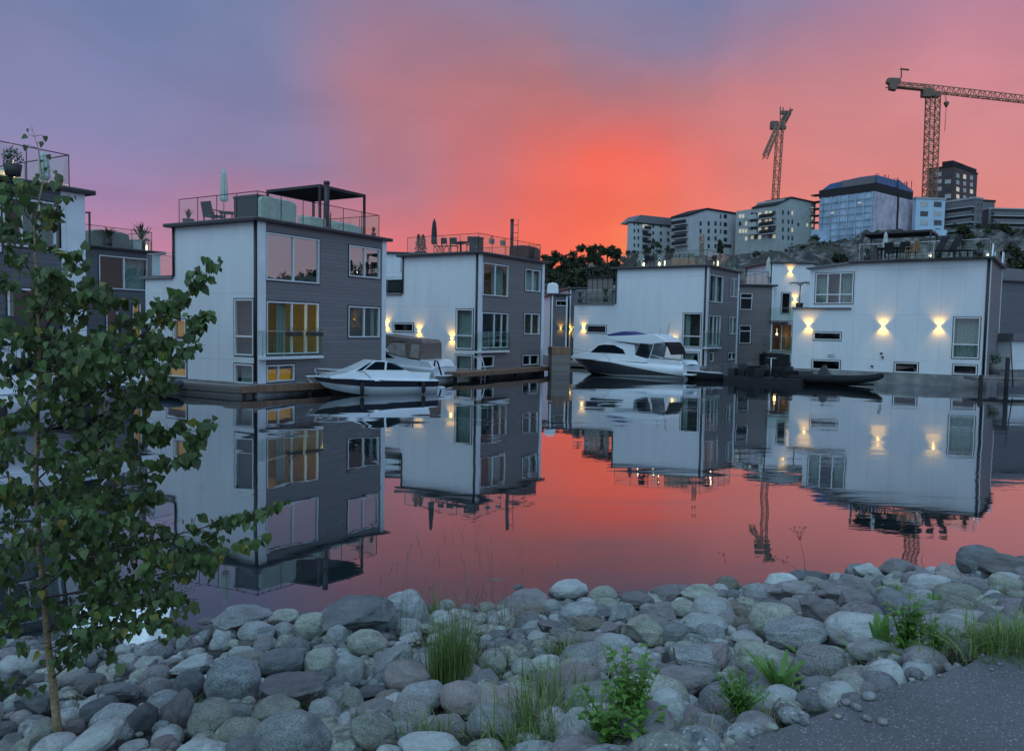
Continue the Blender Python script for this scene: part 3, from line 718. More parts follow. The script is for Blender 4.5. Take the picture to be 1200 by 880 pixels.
mb = MB(); mb.box(a0, a1, -1.8, -.1, -.4, z1); mb.build('plinth', M_DARK, Hw.root)
mb = MB(); q0 = Hw.hit('Y', 931, 396, 1.7); q1 = Hw.hit('Y', 948, 412, 1.7)
for k in (0, .55): mb.bar((q0[0], -1.7, q0[1] + k), (q1[0], -1.7, q1[1] + k), .05)
mb.build('stair_rail', M_STEEL, Hw.root)

# ---- house at the right edge ----
p = at(1165, 430, 56); Hr = House(0, 0, p.x, 56, R(66))
zt = at(1180, 330, 56.2).z
simple_house('floating_house', 'slate boarded house with a dark roof band, just past the long white house', Hr, 9, 6, zt, [('Y', 1170, 1181, 402.5, 409), ('Y', 1160, 1166.5, 354, 374)], M_H0, rail=False)
mb = MB(); mb.box(-.3, 9.3, .3, 6.3, zt + .16, zt + 1.0); mb.build('roof_band', M_ROOF, Hr.root)
p = at(1184, 430, 51); Hs = House(0, 0, p.x, 51, R(72))
sh = thing('shed', 'small white dock hut beside the slate boarded house', 'hut', Hs.o, Hs.phi)
zt = at(1190, 399, 51).z
mb = MB(); wall_grid(mb, 'Y', 0, 3.4, .9, zt, [(1.6, 2.6, .9, 3.0)]); mb.box(0, .1, .18, 2.6, .9, zt); mb.build('wall', M_WHITE, sh)
mb = MB(); mb.box(1.62, 2.58, -.01, .05, .92, 2.98); d_ = mb.build('door', M_H0, sh)
mb = MB(); mb.box(-.2, 3.6, -.25, 2.8, zt, zt + .45); mb.build('roof', M_ROOF, sh)

# ---- grey houses in the gap between second and third ----
p = at(655, 430, 72); p2_ = at(645, 430, 72); Hg = House(0, 0, p2_.x, 72, R(84))
zt = at(655, 346, 72).z
simple_house('floating_house', 'low grey house with a slot window, behind the gap beside the second house', Hg, Hg.hit('Y', 665, 350)[0], 6, zt, [('Y', 651.5, 664.3, 352, 358.5)], M_H0, rail=False)
for p in ((657, 384.5), ): wall_lamp(Hg.root, Hg, 'Y', *p)
Hk = House(0, 0, *at(666, 430, 74).xy, R(84)); zt = at(680, 339, 74).z
simple_house('floating_house', 'dark grey house rising behind the white terrace wall with wooden cabin doors', Hk, 6.0, 6, zt, [('Y', 671, 676, 383, 396)], M_H0, rail=False)
wall_lamp(Hk.root, Hk, 'Y', 669.5, 386)
# wharf block in that gap
q = atz(646, 440, 0)
wf = thing('mooring_block', 'square brown topped mooring block standing in the gap beyond the second house', 'mooring block', (q.x, q.y, 0), R(4))
z1 = at(655, 407, q.y).z; z2 = at(655, 415.5, q.y).z
mb = MB(); mb.box(0, 1.25, 0, 2.2, z2, z1); mb.build('timber_top', M_WOOD, wf)
mb = MB(); mb.box(0.02, 1.2, 0.02, 2.1, -1, z2 - .003); mb.build('base', M_WOODZ, wf)
# house behind between first and second (roof seen over the second's rear terrace)
p = at(452, 430, 60); Hz = House(0, 0, p.x - 2, 60, R(80)); zt = at(462, 297, 60).z
simple_house('floating_house', 'pale panelled house showing only its top storey behind the first house', Hz, 5.2, 5, zt, [('Y', 470.5, 474, 303, 318)], M_WHITE, rail=False)

# ================================================================ ROOF TERRACE THINGS
def rp(px, Y, z):
    p = at(px, 300, Y); return Vector((p.x, p.y, z))
def topz(px, py, Y): return at(px, py, Y).z
def leafclump(mb, c, r, n, size, m=0, rz=1.0, up=0.0):
    for i in range(n):
        d = Vector((random.gauss(0, 1), random.gauss(0, 1), random.gauss(0, 1))).normalized() * (random.random() ** .4)
        p = Vector(c) + Vector((d.x * r, d.y * r, d.z * r * rz)); a = Vector((random.gauss(0, 1), random.gauss(0, 1), random.gauss(0, 1) + up)).normalized(); b = a.cross(Vector((random.gauss(0, 1), random.gauss(0, 1), random.gauss(0, 1)))).normalized()
        s_ = size * random.uniform(.6, 1.3)
        mb.poly([p, p + a * s_ * .5 + b * s_ * .3, p + a * s_, p + a * s_ * .5 - b * s_ * .3], m)
def spiky_plant(px, Y, z, ztop, label, cat='potted plant', n=26, pot=.17, spread=.8, group=None):
    t = thing('potted_plant', label, cat, rp(px, Y, z), 0, group)
    h = ztop - z; mb = MB(); mb.lathe([(pot * .8, 0), (pot, h * .35), (pot * .85, h * .35)], seg=12); mb.build('pot', M_POT, t)
    mb = MB()
    for i in range(n):
        a = random.uniform(0, 6.28); tl = random.uniform(.2, 1.15) * spread; L_ = h * .68 * random.uniform(.75, 1.05); d = Vector((math.cos(a), math.sin(a), 0)); s_ = Vector((-d.y, d.x, 0)) * .03
        p0 = Vector((0, 0, h * .33)); p1 = p0 + d * L_ * .35 * tl + Vector((0, 0, L_ * .6)); p2 = p0 + d * L_ * .8 * tl + Vector((0, 0, L_ * (1 - .35 * tl)))
        mb.poly([p0 - s_, p0 + s_, p1 + s_, p1 - s_]); mb.poly([p1 - s_, p1 + s_, p2])
    mb.build('leaves', M_LEAFD, t); return t
def closed_parasol(px, Y, z, ztop, label, cloth, r=.17, zc=.45):
    t = thing('parasol', label, 'parasol', rp(px, Y, z)); h = ztop - z
    mb = MB(); mb.tube([(0, 0, 0), (0, 0, h)], .022, 8); mb.box(-.22, .22, -.22, .22, 0, .07); mb.build('pole', M_STEEL if cloth is not M_BLACK else M_BLACK, t)
    mb = MB(); seg = 16; prof = [(.75, h * zc), (1.0, h * zc + .1), (.9, h * .62), (.72, h * .8), (.55, h * .9), (.2, h * .965), (.12, h * .99)]
    n0 = 0
    for rr, zz in prof:
        for k in range(seg):
            a = 6.2832 * k / seg; q = r * rr * (1 if k % 2 else .7); mb.v.append((q * math.cos(a), q * math.sin(a), zz))
    for i in range(len(prof) - 1):
        for k in range(seg): a = i * seg + k; b = i * seg + (k + 1) % seg; mb.face([a, b, b + seg, a + seg], 0, False)
    mb.face(list(range(seg))[::-1]); mb.face([(len(prof) - 1) * seg + k for k in range(seg)])
    mb.build('canopy', cloth, t); return t
def chair(px, Y, z, label, m=M_BLACK, rz=0, h=.95, w=.55, group='roof terrace chairs'):
    t = thing('chair', label, 'chair', rp(px, Y, z), rz, group)
    mb = MB(); mb.box(-w/2, w/2, -w/2, w/2, .36, .44); mb.build('seat', m, t)
    mb = MB(); mb.prism([(-w/2, .44), (-w/2 + .08, .44), (-w/2 - .06, h), (-w/2 - .12, h)], -w/2, w/2, 'xz'); mb.build('backrest', m, t)
    for sx in (-1, 1):
        for sy in (-1, 1): mb = MB(); mb.bar((sx * (w/2 - .04), sy * (w/2 - .04), 0), (sx * (w/2 - .04), sy * (w/2 - .04), .37), .045); mb.build('leg', m, t)
        mb = MB(); mb.box(-w/2, w/2 - .02, sx * (w/2 - .03) - .03, sx * (w/2 - .03) + .03, .62, .66); mb.bar((w/2 - .06, sx * (w/2 - .03), .42), (w/2 - .06, sx * (w/2 - .03), .63), .04); mb.build('armrest', m, t)
    return t
def table(px, Y, z, label, m=M_BLACK, r=.4, h=.72, sq=None, rz=0):
    t = thing('table', label, 'table', rp(px, Y, z), rz)
    mb = MB()
    if sq: mb.box(-sq[0]/2, sq[0]/2, -sq[1]/2, sq[1]/2, h - .05, h)
    else: mb.lathe([(r, h - .04), (r, h)], seg=18)
    mb.build('table_top', m, t)
    for k in range(4):
        a = .785 + k * 1.571; q = (sq[0]/2 - .06, sq[1]/2 - .06) if sq else (r * .6, r * .6)
        x = q[0] * (1 if math.cos(a) > 0 else -1); y = q[1] * (1 if math.sin(a) > 0 else -1)
        mb = MB(); mb.bar((x, y, 0), (x, y, h - .05), .05); mb.build('leg', m, t)
    return t
def sofa(H, x0, x1, y0, y1, z, h, label, m, cover=False):
    t = thing('sofa', label, 'sofa', H.W((x0 + x1) / 2, (y0 + y1) / 2, z), H.phi); w = (x1 - x0) / 2; d = (y1 - y0) / 2
    if cover:
        mb = MB(); mb.prism([(-w, 0), (w, 0), (w, h * .8), (w * .93, h * .93), (w * .6, h), (-w * .6, h), (-w * .93, h * .95), (-w, h * .82)], -d, d, 'xz'); mb.build('cover', m, t, bevel=.05); return t
    mb = MB(); mb.box(-w, w, -d, d, .1, .36); mb.build('base', m, t, bevel=.02)
    mb = MB(); mb.box(-w, w, d - .22, d, .363, h); mb.build('backrest', m, t, bevel=.04)
    n = max(1, int(w * 2 / .75))
    for i in range(n): mb = MB(); a = -w + .02 + (2 * w - .04) * i / n; b = -w + .02 + (2 * w - .04) * (i + 1) / n - .02; mb.box(a, b, -d + .02, d - .24, .363, .52); mb.build('cushion', m, t, bevel=.03)
    return t
def flue(H, px, Y, z, ztop, label, r=.13):
    t = thing('flue_pipe', label, 'chimney', rp(px, Y, z)); h = ztop - z
    mb = MB(); mb.tube([(0, 0, 0), (0, 0, h - .12)], r, 14); mb.build('pipe', M_BLACK, t)
    mb = MB(); mb.lathe([(r * 1.0, h - .12), (r * 1.12, h - .1), (r * 1.12, h), (r * .9, h + .02)], seg=14); mb.build('cap', M_BLACK, t); return t
def pergola(H, x0, x1, y0, y1, z, zt, label, slope=0, posts=None):
    t = thing('pergola', label, 'pergola', H.W(x0, y0, z), H.phi); w = x1 - x0; d = y1 - y0; h = zt - z
    for (x, y) in (posts or [(.05, .05), (w - .05, .05), (.05, d - .05), (w - .05, d - .05)]): mb = MB(); mb.bar((x, y, 0), (x, y, h), .1); mb.build('post', M_BLACK, t)
    mb = MB()
    for q in ((0, w, 0, .08), (0, w, d - .08, d), (0, .08, .08, d - .08), (w - .08, w, .08, d - .08)): mb.box(*q, h, h + .12)
    mb.build('beam', M_BLACK, t)
    mb = MB(); n = int(w / .13)
    for i in range(n): x = .1 + (w - .22) * i / n; mb.bar((x, .085, h + .06), (x, d - .085, h + .06), .015, .1)
    mb.box(.082, w - .082, .082, d - .082, h + .1, h + .116); mb.build('roof_slats', M_BLACK, t); return t
def lantern(px, Y, z, zt, label, w=.2, m=M_TEAK):
    t = thing('lantern', label, 'lantern', rp(px, Y, z), 0, 'terrace lanterns'); h = zt - z; mb = MB()
    for sx in (-1, 1):
        for sy in (-1, 1): mb.bar((sx * w / 2, sy * w / 2, 0), (sx * w / 2, sy * w / 2, h * .8), .035)
    mb.box(-w/2 - .02, w/2 + .02, -w/2 - .02, w/2 + .02, 0, .04); mb.lathe([(w * .8, h * .8), (.04, h)], seg=4); mb.build('lantern_frame', m, t)
    mb = MB(); mb.lathe([(.045, .05), (.045, h * .4), (.01, h * .5)], seg=8); mb.build('candle', M_BULBW, t); return t
def covered_box(name, label, cat, H, x0, x1, y0, y1, z, h, m, bevel=.06):
    t = thing(name, label, cat, H.W((x0 + x1) / 2, (y0 + y1) / 2, z), H.phi); w = (x1 - x0) / 2; d = (y1 - y0) / 2
    mb = MB(); mb.box(-w, w, -d, d, 0.02, h * .88); mb.build('body', m, t, bevel=bevel)
    mb = MB(); mb.box(-w - .02, w + .02, -d - .02, d + .02, h * .882, h); mb.build('lid', m, t, bevel=bevel * .5)
    return t

z1 = 7.345
spiky_plant(221, 35.4, z1, topz(221, 243, 35.4), 'spiky dark agave in a black pot on the roof with the pale parasol', n=30, pot=.26)
closed_parasol(262.5, 35.6, z1, topz(262.5, 195, 35.6), 'tall closed pale grey green parasol standing on the roof terrace', M_FABW, .2, .42)
chair(250, 35.2, z1, 'dark wicker armchair beside the closed pale parasol', rz=R(60), h=1.0, w=.62)
table(268, 36.2, z1, 'small round table between the pale parasol and the black cabinet', r=.42)
ya = H1.hit('X', 275, 250, -.4)[0]; yb = H1.hit('X', 302, 250, -.4)[0]
covered_box('storage_cabinet', 'wide black cabinet at the near corner of the roof with the black pergola', 'cabinet', H1, .35, 1.2, yb, ya, z1, topz(290, 233, 34) - z1, M_BLACK, .02)
sofa(H1, .4, H1.hit('Y', 344, 250, -.5)[0], .3, 1.0, z1, .98, 'long pale covered sofa behind the glass, next to the black cabinet', M_FABW, cover=True)
sofa(H1, 3.4, 4.5, .5, 1.3, z1, .62, 'low pale lounge sofa left of the flue pipe under the pergola', M_FABW)
flue(H1, 382.5, 36.4, z1, 9.58, 'thick black flue pipe rising beside the pergola')
pergola(H1, 4.6, 7.75, 1.1, 4.7, z1, 9.40, 'black flat roofed pergola on the first house roof')
sofa(H1, 5.4, 7.2, .8, 1.6, z1, .66, 'white slipcovered sofa under the right half of the black pergola', M_FABW)
spiky_plant(437.5, 38.6, z1, topz(437, 265, 38.6), 'tiny potted shrub at the right end of the pergola terrace', pot=.12)
mb = MB(); t = thing('log_rack', 'wire log rack with kindling at the foot of the black flue pipe', 'log rack', H1.W(4.2, .3, z1), H1.phi)
for k in range(3): mb.tube([(0 + .12 * k, 0, 0), (.12 * k, 0, .8 - .08 * k), (.12 * k + .1, .05, .85), (.12 * k + .14, .1, 0)], .015, 5)
mb.build('frame', M_BLACK, t); mb = MB(); [mb.tube([(.05 + .1 * i, .02, .1), (.05 + .1 * i, .3, .12)], .05, 7) for i in range(4)]; mb.build('logs', M_WOODZ, t)

z2 = 7.535
for i, px in enumerate((490.5, 495.5)):
    t = thing('potted_cypress', ['narrow dark cypress in a pot, left one of the close pair', 'narrow dark cypress in a pot, right one of the close pair'][i], 'potted tree', rp(px, 50.6, z2), 0, 'pair of potted cypresses')
    mb = MB(); mb.lathe([(.2, 0), (.25, .3), (.2, .3)], seg=10); mb.build('pot', M_POT, t)
    mb = MB(); mb.tube([(0, 0, .28), (0, 0, 1.2)], .03, 6); mb.build('trunk', M_TEAK, t)
    mb = MB()
    for k in range(14): leafclump(mb, (0, 0, .38 + k * .07), .25 * (1 - (k / 15) ** 1.6) + .03, 34, .09, rz=.6, up=1)
    mb.build('crown', M_LEAFD, t)
closed_parasol(508.5, 50, z2, topz(508.5, 256, 50), 'tall closed black parasol between the cypresses and the folding chairs', M_BLACK, .2, .3)
for i, (px, Y, lb) in enumerate(((514, 49.4, 'folding chair with pale crossed legs, next to the closed black parasol'), (523, 49.2, 'folding chair with a lit square back, second from the black parasol'), (532, 49.0, 'folding chair with pale crossed legs, third from the black parasol'), (551, 48.2, 'tall dark backed folding chair nearest the front corner of the second roof'))):
    t = thing('folding_chair', lb, 'chair', rp(px, Y, z2), R(30 + 25 * i), 'folding chairs on the second roof'); mb = MB()
    for s_ in (-.22, .22): mb.bar((-.22, s_, 0), (.2, s_, .55), .035); mb.bar((.22, s_, 0), (-.2, s_, .55), .035); mb.bar((-.2, s_, .5), (-.26, s_, 1.0), .035)
    mb.build('frame', M_TEAK, t); mb = MB(); mb.box(-.22, .22, -.22, .22, .5, .53); mb.build('seat', M_DARK, t); mb = MB(); mb.box(-.27, -.24, -.22, .22, .62, 1.0); mb.build('backrest', M_DARK, t)
table(540, 48.9, z2, 'dark rectangular dining table between the folding chairs', M_DARK, sq=(1.6, .8), rz=R(120))
spiky_plant(558, 47.5, z2, topz(558, 275, 47.5), 'dark bushy pot plant at the front corner of the second roof', pot=.2)
covered_box('grill', 'black covered grill behind the front corner pot plant', 'grill', H2, .5, 1.2, .5, 1.1, z2, .95, M_BLACK, .05)
flue(H2, 599.5, 50.6, z2, 9.98, 'black flue pipe with a thin ladder mast beside it', .11)
t = thing('ladder_mast', 'thin ladder mast standing right of the second roof flue pipe', 'mast', rp(606.5, 50.8, z2)); mb = MB(); mb.tube([(0, 0, 0), (0, 0, 2.5)], .02, 6)
for z in (1.3, 1.6, 2.1): mb.bar((0, 0, z), (-.3, 0, z), .03)
mb.build('mast', M_BLACK, t)
for i, (px, Y, lb) in enumerate(((576, 49.3, 'pale square rail planter, left one on the second roof glass'), (589, 50.2, 'pale square rail planter, right one on the second roof glass'))):
    t = thing('rail_planter', lb, 'planter', rp(px, Y, z2 + .72), H2.phi, 'rail planters'); mb = MB(); mb.box(-.17, .17, -.1, .1, 0, .3); mb.build('box', M_FABG, t); mb = MB(); leafclump(mb, (0, 0, .34), .14, 40, .07); mb.build('plant', M_LEAFD, t)
x0 = H2.hit('Y', 607, 300, -.5)[0]; x1 = H2.hit('Y', 631, 300, -.5)[0]
sofa(H2, x0, x1, .35, 1.2, z2, .92, 'long sofa under a dark rain cover at the right end of the second roof', M_DARK, cover=True)
covered_box('grill', 'rounded black covered grill on the rear terrace behind the first house', 'grill', H2, .3, .9, 6.3, 8.4, 5.15, .85, M_BLACK, .1)

z3 = 7.885
t = thing('planter', 'brown wooden trough planter near the trellis obelisk on the third roof', 'planter', rp(802, 58.5, z3), H3.phi + R(90)); mb = MB(); mb.box(-.95, .95, -.3, .3, 0, .55); mb.build('box', M_TEAK, t, bevel=.02); mb = MB(); [leafclump(mb, (-.8 + .2 * i, 0, .68), .28, 60, .1) for i in range(9)]; mb.build('plant', M_LEAFD, t)
t = thing('trellis_obelisk', 'tall slim wooden trellis obelisk at the front corner of the third roof', 'trellis', rp(822, 57.8, z3)); h = topz(822, 274, 57.8) - z3; mb = MB()
for sx in (-1, 1):
    for sy in (-1, 1): mb.bar((sx * .16, sy * .16, 0), (sx * .1, sy * .1, h), .04)
for k in range(1, 9): q = .16 - .06 * k / 9; mb.bar((-q, -q, h * k / 9), (q, -q, h * k / 9), .025); mb.bar((-q, q, h * k / 9), (q, q, h * k / 9), .025)
mb.build('lattice', M_TEAK, t); mb = MB(); leafclump(mb, (0, 0, h * .45), .14, 160, .08, rz=5); mb.build('climber', M_LEAFD, t)
lantern(754.5, 60, z3, topz(754, 303, 60), 'white lit lantern, left of the row on the third roof', .26, M_FABW); lantern(773, 59.4, z3, topz(773, 302, 59.4), 'arched white lantern in the middle of the third roof row', .22, M_FABW)
lantern(779, 59.2, z3, topz(779, 299, 59.2), 'slim lamp beside the brown trough planter', .1, M_BLACK); lantern(841.5, 58.5, z3, topz(841, 300, 58.5), 'tall wooden lantern with a bright top, right of the obelisk', .3)
chair(762, 59.8, z3, 'low dark chair between two lanterns on the third roof', rz=R(40), h=.8); chair(833, 58.4, z3, 'dark chair between the obelisk and the tall wooden lantern', rz=R(200), h=.8)
spiky_plant(745, 60.6, z3, topz(745, 300, 60.6), 'dark bush in a pot near the left end of the third roof', pot=.2, n=40)
# timber cabin on the third house's lower terrace
ya = H3.hit('X', 718, 345, -1.2)[0]; yb = H3.hit('X', 688, 345, -1.2)[0]
t = thing('garden_cabin', 'weathered wooden cabin with curtained front on the low terrace', 'cabin', H3.W(1.2, ya, 5.17), H3.phi); L_ = yb - ya
mb = MB(); 
for k in range(5): mb.box(-.0, .06, L_ * k / 5 + .02, L_ * (k + 1) / 5 - .04, 0, 2.0)
mb.build('front_panels', M_WOODZ, t); mb = MB(); mb.box(-.1, 3.0, -.1, L_ + .1, 2.003, 2.15); mb.build('roof', M_DARK, t)
for y in (0, L_): mb = MB(); mb.bar((2.8, y, 0), (2.8, y, 2.0), .1); mb.build('post', M_DARK, t)
spiky_plant(681, 62.6, 5.17, 5.17 + .95, 'black leaved pot plant at the railing beside the wooden cabin', pot=.2, n=40); spiky_plant(711, 60.6, 5.17, 5.17 + 1.3, 'tall leafy pot plant in front of the wooden cabin', pot=.2, n=40)

z4 = 7.675
pa = H4.hit('X', 1092, 268, -.7)[0]; pb = H4.hit('X', 1010, 268, -.7)[0]; zt4 = 7.675 + (at(1050, 268, 48).z - 7.675)
pergola(H4, .7, 3.4, pa, pb, z4, zt4 - .1, 'long black pergola on the roof of the long white house', posts=[(.05, .05), (2.65, .05), (.05, pb - pa - .05), (2.65, pb - pa - .05), (.05, (pb - pa) * .64)])
closed_parasol(1037, 49.5, z4, topz(1037, 271, 49.5), 'closed white parasol under the long black pergola', M_FABW, .16, .3)
table(1052, 48.6, z4, 'dark dining table under the long black pergola', M_DARK, sq=(2.2, .9), rz=H4.phi + R(90))
for i, (px, Y, lb) in enumerate(((1031, 49.6, 'dark dining chair left of the white parasol under the pergola'), (1044, 48.2, 'dark dining chair just right of the white parasol'), (1058, 47.8, 'dark dining chair near the middle of the pergola'), (1068, 47.4, 'teak dining chair toward the right of the pergola'))): chair(px, Y, z4, lb, M_DARK if i < 3 else M_TEAK, R(40 * i), .95)
sofa(H4, .9, 1.6, H4.hit('X', 1029, 290, -1)[0], H4.hit('X', 1017, 290, -1)[0], z4, .75, 'dark cushioned sofa at the left end of the long pergola', M_DARK)
for i, (px, Y, lb) in enumerate(((1105, 46.4, 'high backed black sun chair, left of the pair beside the long pergola'), (1121, 46.0, 'high backed black sun chair, right of the pair beside the long pergola'))):
    t = thing('sun_chair', lb, 'sun chair', rp(px, Y, z4), R(8), 'pair of sun chairs'); mb = MB(); mb.prism([(-.35, .3), (1.0, .3), (1.0, .36), (-.35, .38)], -.3, .3, 'xz'); mb.build('seat', M_DARK, t)
    mb = MB(); mb.prism([(-.35, .3), (-.28, .3), (.2, 1.18), (.12, 1.2)], -.3, .3, 'xz'); mb.build('backrest', M_DARK, t)
    for x in (-.3, .9):
        for y in (-.25, .25): mb = MB(); mb.bar((x, y, 0), (x, y, .3), .05); mb.build('leg', M_DARK, t)
spiky_plant(1147, 45.6, z4, topz(1147, 280, 45.6), 'dark shrub in a pot by the right corner of the long roof', pot=.25, n=40)
lantern(1157, 45.9, z4, z4 + .3, 'small white lamp at the right corner of the long white roof', .1, M_FABW); lantern(1090, 47, z4, z4 + .32, 'small lit lamp at the foot of the right pergola post', .1, M_FABW)
spiky_plant(1100, 47, z4, z4 + .8, 'low shrub in a pot between the pergola post and the sun chairs', pot=.2, n=30)
spiky_plant(1016, 49.7, z4, z4 + .9, 'grassy plant in a pot at the left pergola post', pot=.2, n=30)
# small palm on the ledge between the narrow white house and the long one
t = thing('potted_palm', 'small feathery palm in a pot in front of the glowing white wall', 'palm', rp(939, 55.6, 4.75)); mb = MB(); mb.lathe([(.22, 0), (.28, .42), (.22, .42)], seg=10); mb.build('pot', M_POT, t)
mb = MB(); mb.tube([(0, 0, .4), (.03, 0, 1.7)], .035, 6); mb.build('trunk', M_TEAK, t); mb = MB()
for i in range(22):
    a = i * 2.4; d = Vector((math.cos(a), math.sin(a), 0)); s_ = Vector((-d.y, d.x, 0)); q = [Vector((0, 0, 1.7)), Vector((0, 0, 2.0)) + d * .3, Vector((0, 0, 1.9 - .3 * random.random())) + d * .8]
    for k in range(8):
        u = k / 8; c = q[0] * (1 - u) ** 2 + q[1] * 2 * u * (1 - u) + q[2] * u * u
        for sg in (-1, 1): mb.poly([c, c + s_ * sg * .2 + d * .1 - Vector((0, 0, .06)), c + d * .06])
mb.build('fronds', M_LEAFD, t)
closed_parasol(901, 67, Hm.sof + .16, topz(901, 301, 67), 'closed off white parasol on the taupe house terrace', M_FABW, .24, .25)
covered_box('storage_cabinet', 'long dark storage bench behind the taupe house railing', 'bench', Hm, .3, 2.4, .5, 1.3, Hm.sof + .16, .8, M_DARK)
# grey house behind on the left
zb7 = 7.105
x0 = Hb.hit('Y', 108, 285, -.4)[0]; x1 = Hb.hit('Y', 152, 285, -.4)[0]
sofa(Hb, x0, x1, .4, 1.3, zb7, .9, 'long covered sofa behind the glass on the grey house roof', M_FABG, cover=True)
for px, Y, pyt, n, lb in ((127, 43.5, 263, 60, 'wispy potted bush above the covered sofa on the grey roof'), (166, 46, 256, 30, 'tall palm like pot plant on the grey house roof')):
    t = spiky_plant(px, Y, zb7, topz(px, pyt, Y), lb, n=n, pot=.22, spread=1.5)
lantern(172, 46.3, zb7, topz(172, 279, 46.3), 'warmly lit square lantern on the grey house roof', .35)
covered_box('planter', 'pale box planter beside the lit lantern on the grey roof', 'planter', Hb, Hb.hit('Y', 156, 285, -.5)[0], Hb.hit('Y', 165, 285, -.5)[0], .4, .9, zb7, .6, M_FABW, .02)
t = thing('terrace_post', 'slim black shelter frame at the left end of the grey house roof', 'shelter', rp(99, 42.8, zb7)); mb = MB(); mb.bar((.3, 0, 0), (.3, 0, 1.75), .08); mb.bar((-.6, 0, 1.75), (.35, 0, 1.75), .08); mb.bar((-.55, 0, 0), (-.55, 0, 1.75), .08); mb.build('frame', M_BLACK, t)
# left house roof
z0_ = 7.375
closed_parasol(53, 26.1, z0_, topz(50, 177, 26.1), 'closed pale parasol behind the young tree top, on the left roof', M_FABW, .2, .2)
t = thing('potted_shrub', 'leafy potted shrub lit by warm lamps on the left roof', 'potted plant', rp(17, 24.2, z0_)); mb = MB(); mb.lathe([(.2, 0), (.26, .35), (.2, .35)], seg=10); mb.build('pot', M_POT, t); mb = MB(); leafclump(mb, (0, 0, .58), .28, 300, .08); mb.build('foliage', M_LEAFD, t)
sofa(H0, 6.0, 7.6, 1.8, 2.6, z0_, .7, 'outdoor sofa catching warm light on the left roof', M_FABW)
# white tank on the low grey house
t = thing('water_tank', 'rounded white tank standing on the low grey roof', 'tank', rp(648.5, 73, Hg.sof + .153)); mb = MB(); mb.prism([(-.55, 0), (.55, 0), (.5, .8), (.32, .98), (-.35, .98), (-.5, .8)], -.4, .4, 'xz'); mb.build('shell', M_GELW, t, bevel=.08)
mb = MB(); mb.lathe([(.12, .98), (.12, 1.04)], seg=10); mb.build('lid', M_GELW, t)

# ================================================================ BOATS
def hull(name, t, L, B, fb_s, fb_b, mats, stripe=(.45, .8), rake=.9, draft=.3, stripe_fn=None, plumb=0.0):
    mb = MB(); N_ = 26; cols = []
    for i in range(N_ + 1):
        s = i / N_
        b = B / 2 * (.93 + .07 * math.sin(min(s, .5) * math.pi)) * (1 if s < .45 else max(0.012, 1 - ((s - .45) / .55) ** 2.3))
        zs = fb_s + (fb_b - fb_s) * s ** 1.4
        zk = -draft * (1 - s ** 5)
        zc = -.02 + (fb_b * .45) * max(0, (s - .5) / .5) ** 1.8
        sl, sh = stripe_fn(s) if stripe_fn else stripe
        rows = [(0, zk), (b * (.80 - .25 * max(0, s - .5)), zc), (b * .93, zc + (zs - zc) * sl), (b * .985, zc + (zs - zc) * sh), (b, zs), (b * .94, zs + .03)]
        col = []
        for k, (y, z) in enumerate(rows):
            f = (z - zk) / (zs - zk + 1e-6); x = L * s - rake * (1 - f) * s ** 4
            col.append((x, y, z))
        cols.append(col)
    K = 6
    for sg in (1, -1):
        n0 = len(mb.v)
        for col in cols: mb.v += [(x, sg * y, z) for x, y, z in col]
        for i in range(N_):
            for k in range(K - 1):
                a = n0 + i * K + k; q = [a, a + K, a + K + 1, a + 1]
                if sg < 0: q = q[::-1]
                mb.face(q, {0: 2, 1: 0, 2: 1, 3: 0, 4: 0}[k], True)
    # transom and deck
    n0 = len(mb.v); 
    tr = [(x, y, z) for x, y, z in cols[0]]; mb.poly(tr + [(x, -y, z) for x, y, z in reversed(tr[1:])], 0)
    for i in range(N_):
        a, b = cols[i][-1], cols[i + 1][-1]; cam_ = .06 * B
        mb.poly([(a[0], -a[1], a[2]), (b[0], -b[1], b[2]), (b[0], 0, b[2] + cam_ * b[1] / B), (a[0], 0, a[2] + cam_ * a[1] / B)], 0, True)
        mb.poly([(a[0], 0, a[2] + cam_ * a[1] / B), (b[0], 0, b[2] + cam_ * b[1] / B), (b[0], b[1], b[2]), (a[0], a[1], a[2])], 0, True)
    return mb.build('hull', mats, t), cols
def shell(mb, prof, w0, z0, slope, m=0):
    """closed side profile (x, z), sides leaning in: half width = w0 - (z - z0) * slope"""
    hw = lambda z: w0 - (z - z0) * slope
    n = len(mb.v); k = len(prof)
    for sg in (1, -1): mb.v += [(x, sg * hw(z), z) for x, z in prof]
    mb.face(list(range(n, n + k)), m); mb.face(list(range(n + k, n + 2 * k))[::-1], m)
    for i in range(k): j = (i + 1) % k; mb.face([n + j, n + i, n + k + i, n + k + j], m)
def side_glass(t, prof, w0, z0, slope, off=.012, name='side_window', m=G_BOAT, parent=None):
    for sg in (1, -1):
        mb = MB(); pts = [(x, sg * (w0 - (z - z0) * slope + off), z) for x, z in prof]; pin = [(x, sg * (w0 - (z - z0) * slope + off - .02), z) for x, z in prof]
        mb.poly(pts if sg < 0 else pts[::-1]); n = len(mb.v); mb.build(name, m, t)
def rail_bow(t, cols, i0, h, name='bow_rail', inset=.08):
    mb = MB(); port = [Vector((c[-1][0], c[-1][1] - inset, c[-1][2])) for c in cols[i0:-1]]; star = [Vector((p.x, -p.y, p.z)) for p in port]
    up = Vector((0.12, 0, h)); path = [port[0]] + [p + up for p in port[1:]] + [p + up for p in reversed(star[1:])] + [star[0]]
    mb.tube(path, .016, 6); mid = [p + up * .5 for p in port[2:]] ; mb.tube(mid, .01, 5); mb.tube([Vector((p.x, -p.y, p.z)) for p in mid], .01, 5)
    for p in port[2::4] + star[2::4]: mb.tube([p, p + up], .013, 5)
    mb.build(name, M_STEEL, t)

